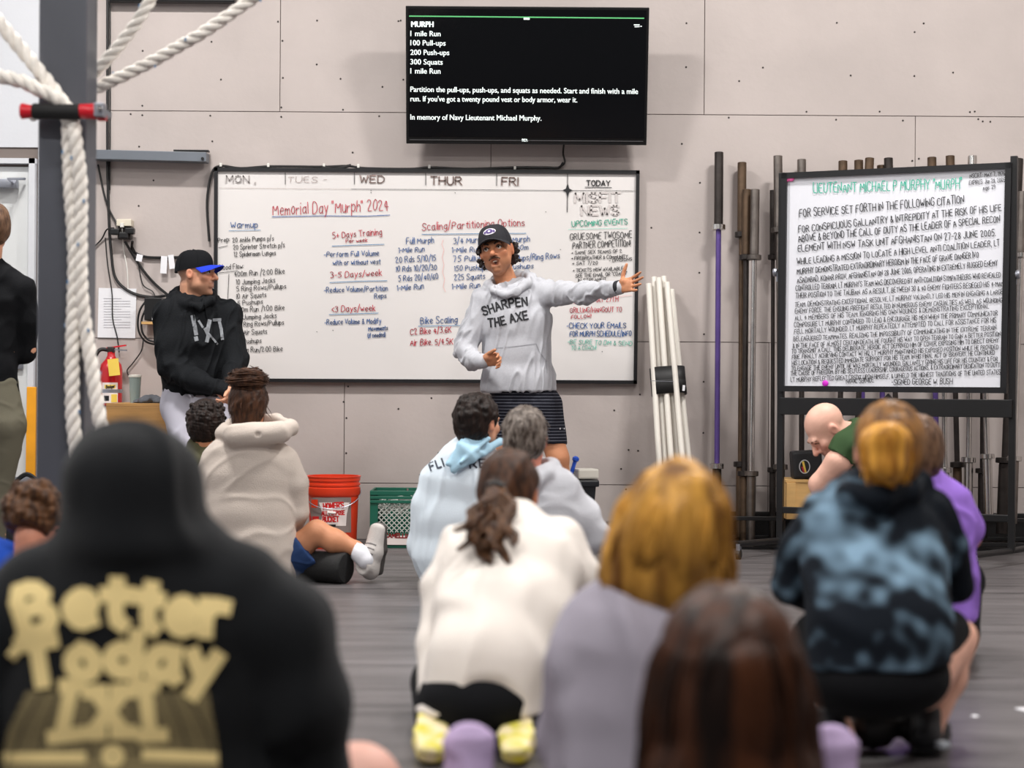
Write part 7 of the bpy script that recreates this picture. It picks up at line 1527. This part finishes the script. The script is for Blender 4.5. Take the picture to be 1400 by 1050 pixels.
S.chain([Q(1122, 712, 4.3), Q(1085, 798, 4.36), Q(1140, 830, 4.62)], [.035, .028, .024]); S.chain([Q(1274, 708, 4.3), Q(1302, 798, 4.4), Q(1250, 830, 4.62)], [.035, .028, .024]); hand(S, Q(1140, 830, 4.62), (.6, .6, 0), (0, 0, -1), (0, 1, 0), .9); hand(S, Q(1250, 830, 4.62), (-.6, .6, 0), (0, 0, -1), (0, 1, 0), .9)
skin_mesh('body', S, .007, M['skin'], f.root, colf=lambda V, N: H.color(srgb(220, 168, 146), V))
S = Sdf(); hair_cap(S, H, .012); face_cut(S, H); tie = H.w(0, -.12, .03)
skin_mesh('hair', S, .006, M['h_ginger'], f.root, disp=hair_disp(.004, 75, 37, (0, 0, 1), 4))
S = Sdf(); S.chain([tie, Q(1212, 605, 4.14), Q(1212, 635, 4.14), Q(1213, 668, 4.16)], [.03, .046, .048, .02], .015); S.ecap(Q(1212, 606, 4.15), Q(1212, 622, 4.15), (.064, .042), (.056, .042), (1, 0, 0), .02); skin_mesh('ponytail', S, .006, M['h_gold'], f.root, disp=hair_disp(.006, 75, 38, (0, 0, 1), 5))
rn = random.Random(33); lk = []
for i in range(110):
    x = rn.uniform(-1, 1); lk.append([tie + np.array((x * .02, -.02, rn.uniform(-.01, .02))), Q(1212 + x * 34, 602, 4.115 + .03 * abs(x)), Q(1212 + x * 36 + rn.uniform(-4, 4), 626, 4.105 + .035 * abs(x)), Q(1212 + x * 30 + rn.uniform(-6, 6), 650 + rn.uniform(-8, 16), 4.13)])
strands('ponytail_locks', lk, M['h_gold'], f.root, .0032, 5)
b = MB(); b.lathe([(.03, -.008), (.036, -.004), (.036, .004), (.03, .008)], tie + np.array((0, .008, 0)), (0, -1, -.5), 16); b.build('hair_tie', M['h_dark'], f.root, smooth=True)
md = cloth('tie_dye_fleece', (1, 1, 1), attr=True, bump=.25); S = Sdf()
S.loft([(Q(1200, 672, 4.3), (.075, .07)), (Q(1198, 692, 4.3), (.13, .09)), (Q(1195, 725, 4.28), (.18, .11)), (Q(1198, 790, 4.24), (.17, .125)), (Q(1203, 850, 4.19), (.168, .14)), (Q(1206, 930, 4.17), (.17, .14))], (1, 0, -.1), .04)
S.chain([Q(1125, 700, 4.3), Q(1098, 745, 4.32), Q(1082, 800, 4.35), Q(1138, 832, 4.6)], [.058, .054, .048, .034], .014); S.chain([Q(1272, 700, 4.3), Q(1296, 745, 4.34), Q(1304, 800, 4.4), Q(1252, 832, 4.6)], [.058, .052, .046, .034], .014)
hood = [Q(1145, 668, 4.3), Q(1160, 676, 4.2), Q(1205, 680, 4.16), Q(1245, 672, 4.21), Q(1258, 660, 4.3), Q(1235, 650, 4.38), Q(1180, 652, 4.38), Q(1145, 668, 4.3)]; S.chain(hood, [.024, .03, .034, .03, .026, .022, .022, .024], .02); S.ell(Q(1208, 640, 4.3), (.055, .06, .055), k=.012, op='s'); S.plane(Q(1210, 915, 4.1), (.05, 0, -1), .008)
def dye(V, N):
    w = wav(V * np.array((.7, 1, 1.6)), 22, 101) + .7 * wav(V * np.array((.7, 1, 1.5)), 55, 102) + .4 * wav(V, 110, 103); c = Q(1195, 800, 4.1); d = np.linalg.norm((V - c) * np.array((1, .6, 1)), axis=1)
    t = np.clip(.3 + .6 * w - ((d - .12) / .14) ** 2 * .3, 0, 1)[:, None] ** 1.2; return np.array(srgb(18, 24, 32)) * (1 - t) + np.array(srgb(140, 172, 196)) * t
skin_mesh('hoodie', S, .007, md, f.root, disp=folds(.007, 18, 33, (.6, 0, -.6), 2), colf=dye)
S = Sdf(); S.ell(Q(1203, 925, 4.18), (.165, .14, .1), k=.04); S.chain([Q(1245, 920, 4.22), Q(1296, 862, 4.45)], [.085, .056], .03); S.chain([Q(1160, 925, 4.22), Q(1116, 868, 4.47)], [.095, .06], .03); skin_mesh('shorts', S, .008, M['blacktop'], f.root)
M['blackshoe'] = mat('black_white_shoe', srgb(22, 24, 30), .6, var=.2, vscale=20); M['greymark'] = mat('grey_mark', srgb(170, 176, 184), .5)
for sx, px in ((1, 1262), (-1, 1150)):
    h0 = set_floor(Q(px, 1040, 4.26), .003); s_ = shoe(f.root, h0, h0 + np.array((sx * .1, .25, 0)), (0, 0, 1), M['blackshoe'], M['rubber'], .98, lace=M['lace']); b = MB(); b.box(h0 + np.array((sx * .045, -.005, .03)), (.03, .03, .018), rotz(sx * .4), bev=.006); b.build('heel_tab', M['greymark'], s_)

# ---- bags on the floor at the left edge
o = empty('backpack', (P(8, 745, 8.6)[0], 8.75, 0), 'dark backpack slumped on the floor at the left photo edge', 'bag'); S = Sdf(); c = W[o.name]
S.ell(c + np.array((0, 0, .16)), (.2, .14, .17), k=.05); S.ell(c + np.array((.06, -.08, .12)), (.12, .1, .11), k=.04); S.plane((0, 0, .003), (0, 0, -1), .004); skin_mesh('body', S, .012, M['backpack'], o, disp=folds(.01, 20, 3))
b = MB(); b.tube(bez([c + np.array((-.1, -.12, .28)), c + np.array((-.02, -.2, .2)), c + np.array((0, -.18, .05))], 8), .014, 6); b.build('strap', M['band'], o, smooth=True)
o = empty('grey_duffel', (P(36, 740, 9.0)[0], 9.1, 0), 'grey duffel bag on the floor beside the column foot', 'bag'); S = Sdf(); c = W[o.name]; S.ecap(c + np.array((-.15, 0, .2)), c + np.array((.15, 0, .2)), (.15, .2), (.15, .2), (0, 1, 0), .05); S.plane((0, 0, .003), (0, 0, -1), .004); skin_mesh('body', S, .012, M['greycloth'], o, disp=folds(.006, 18, 6))
b = MB(); b.tube(bez([c + np.array((-.1, -.1, .33)), c + np.array((0, -.1, .42)), c + np.array((.1, -.1, .33))], 8), .012, 6); b.build('handle', M['band'], o, smooth=True)
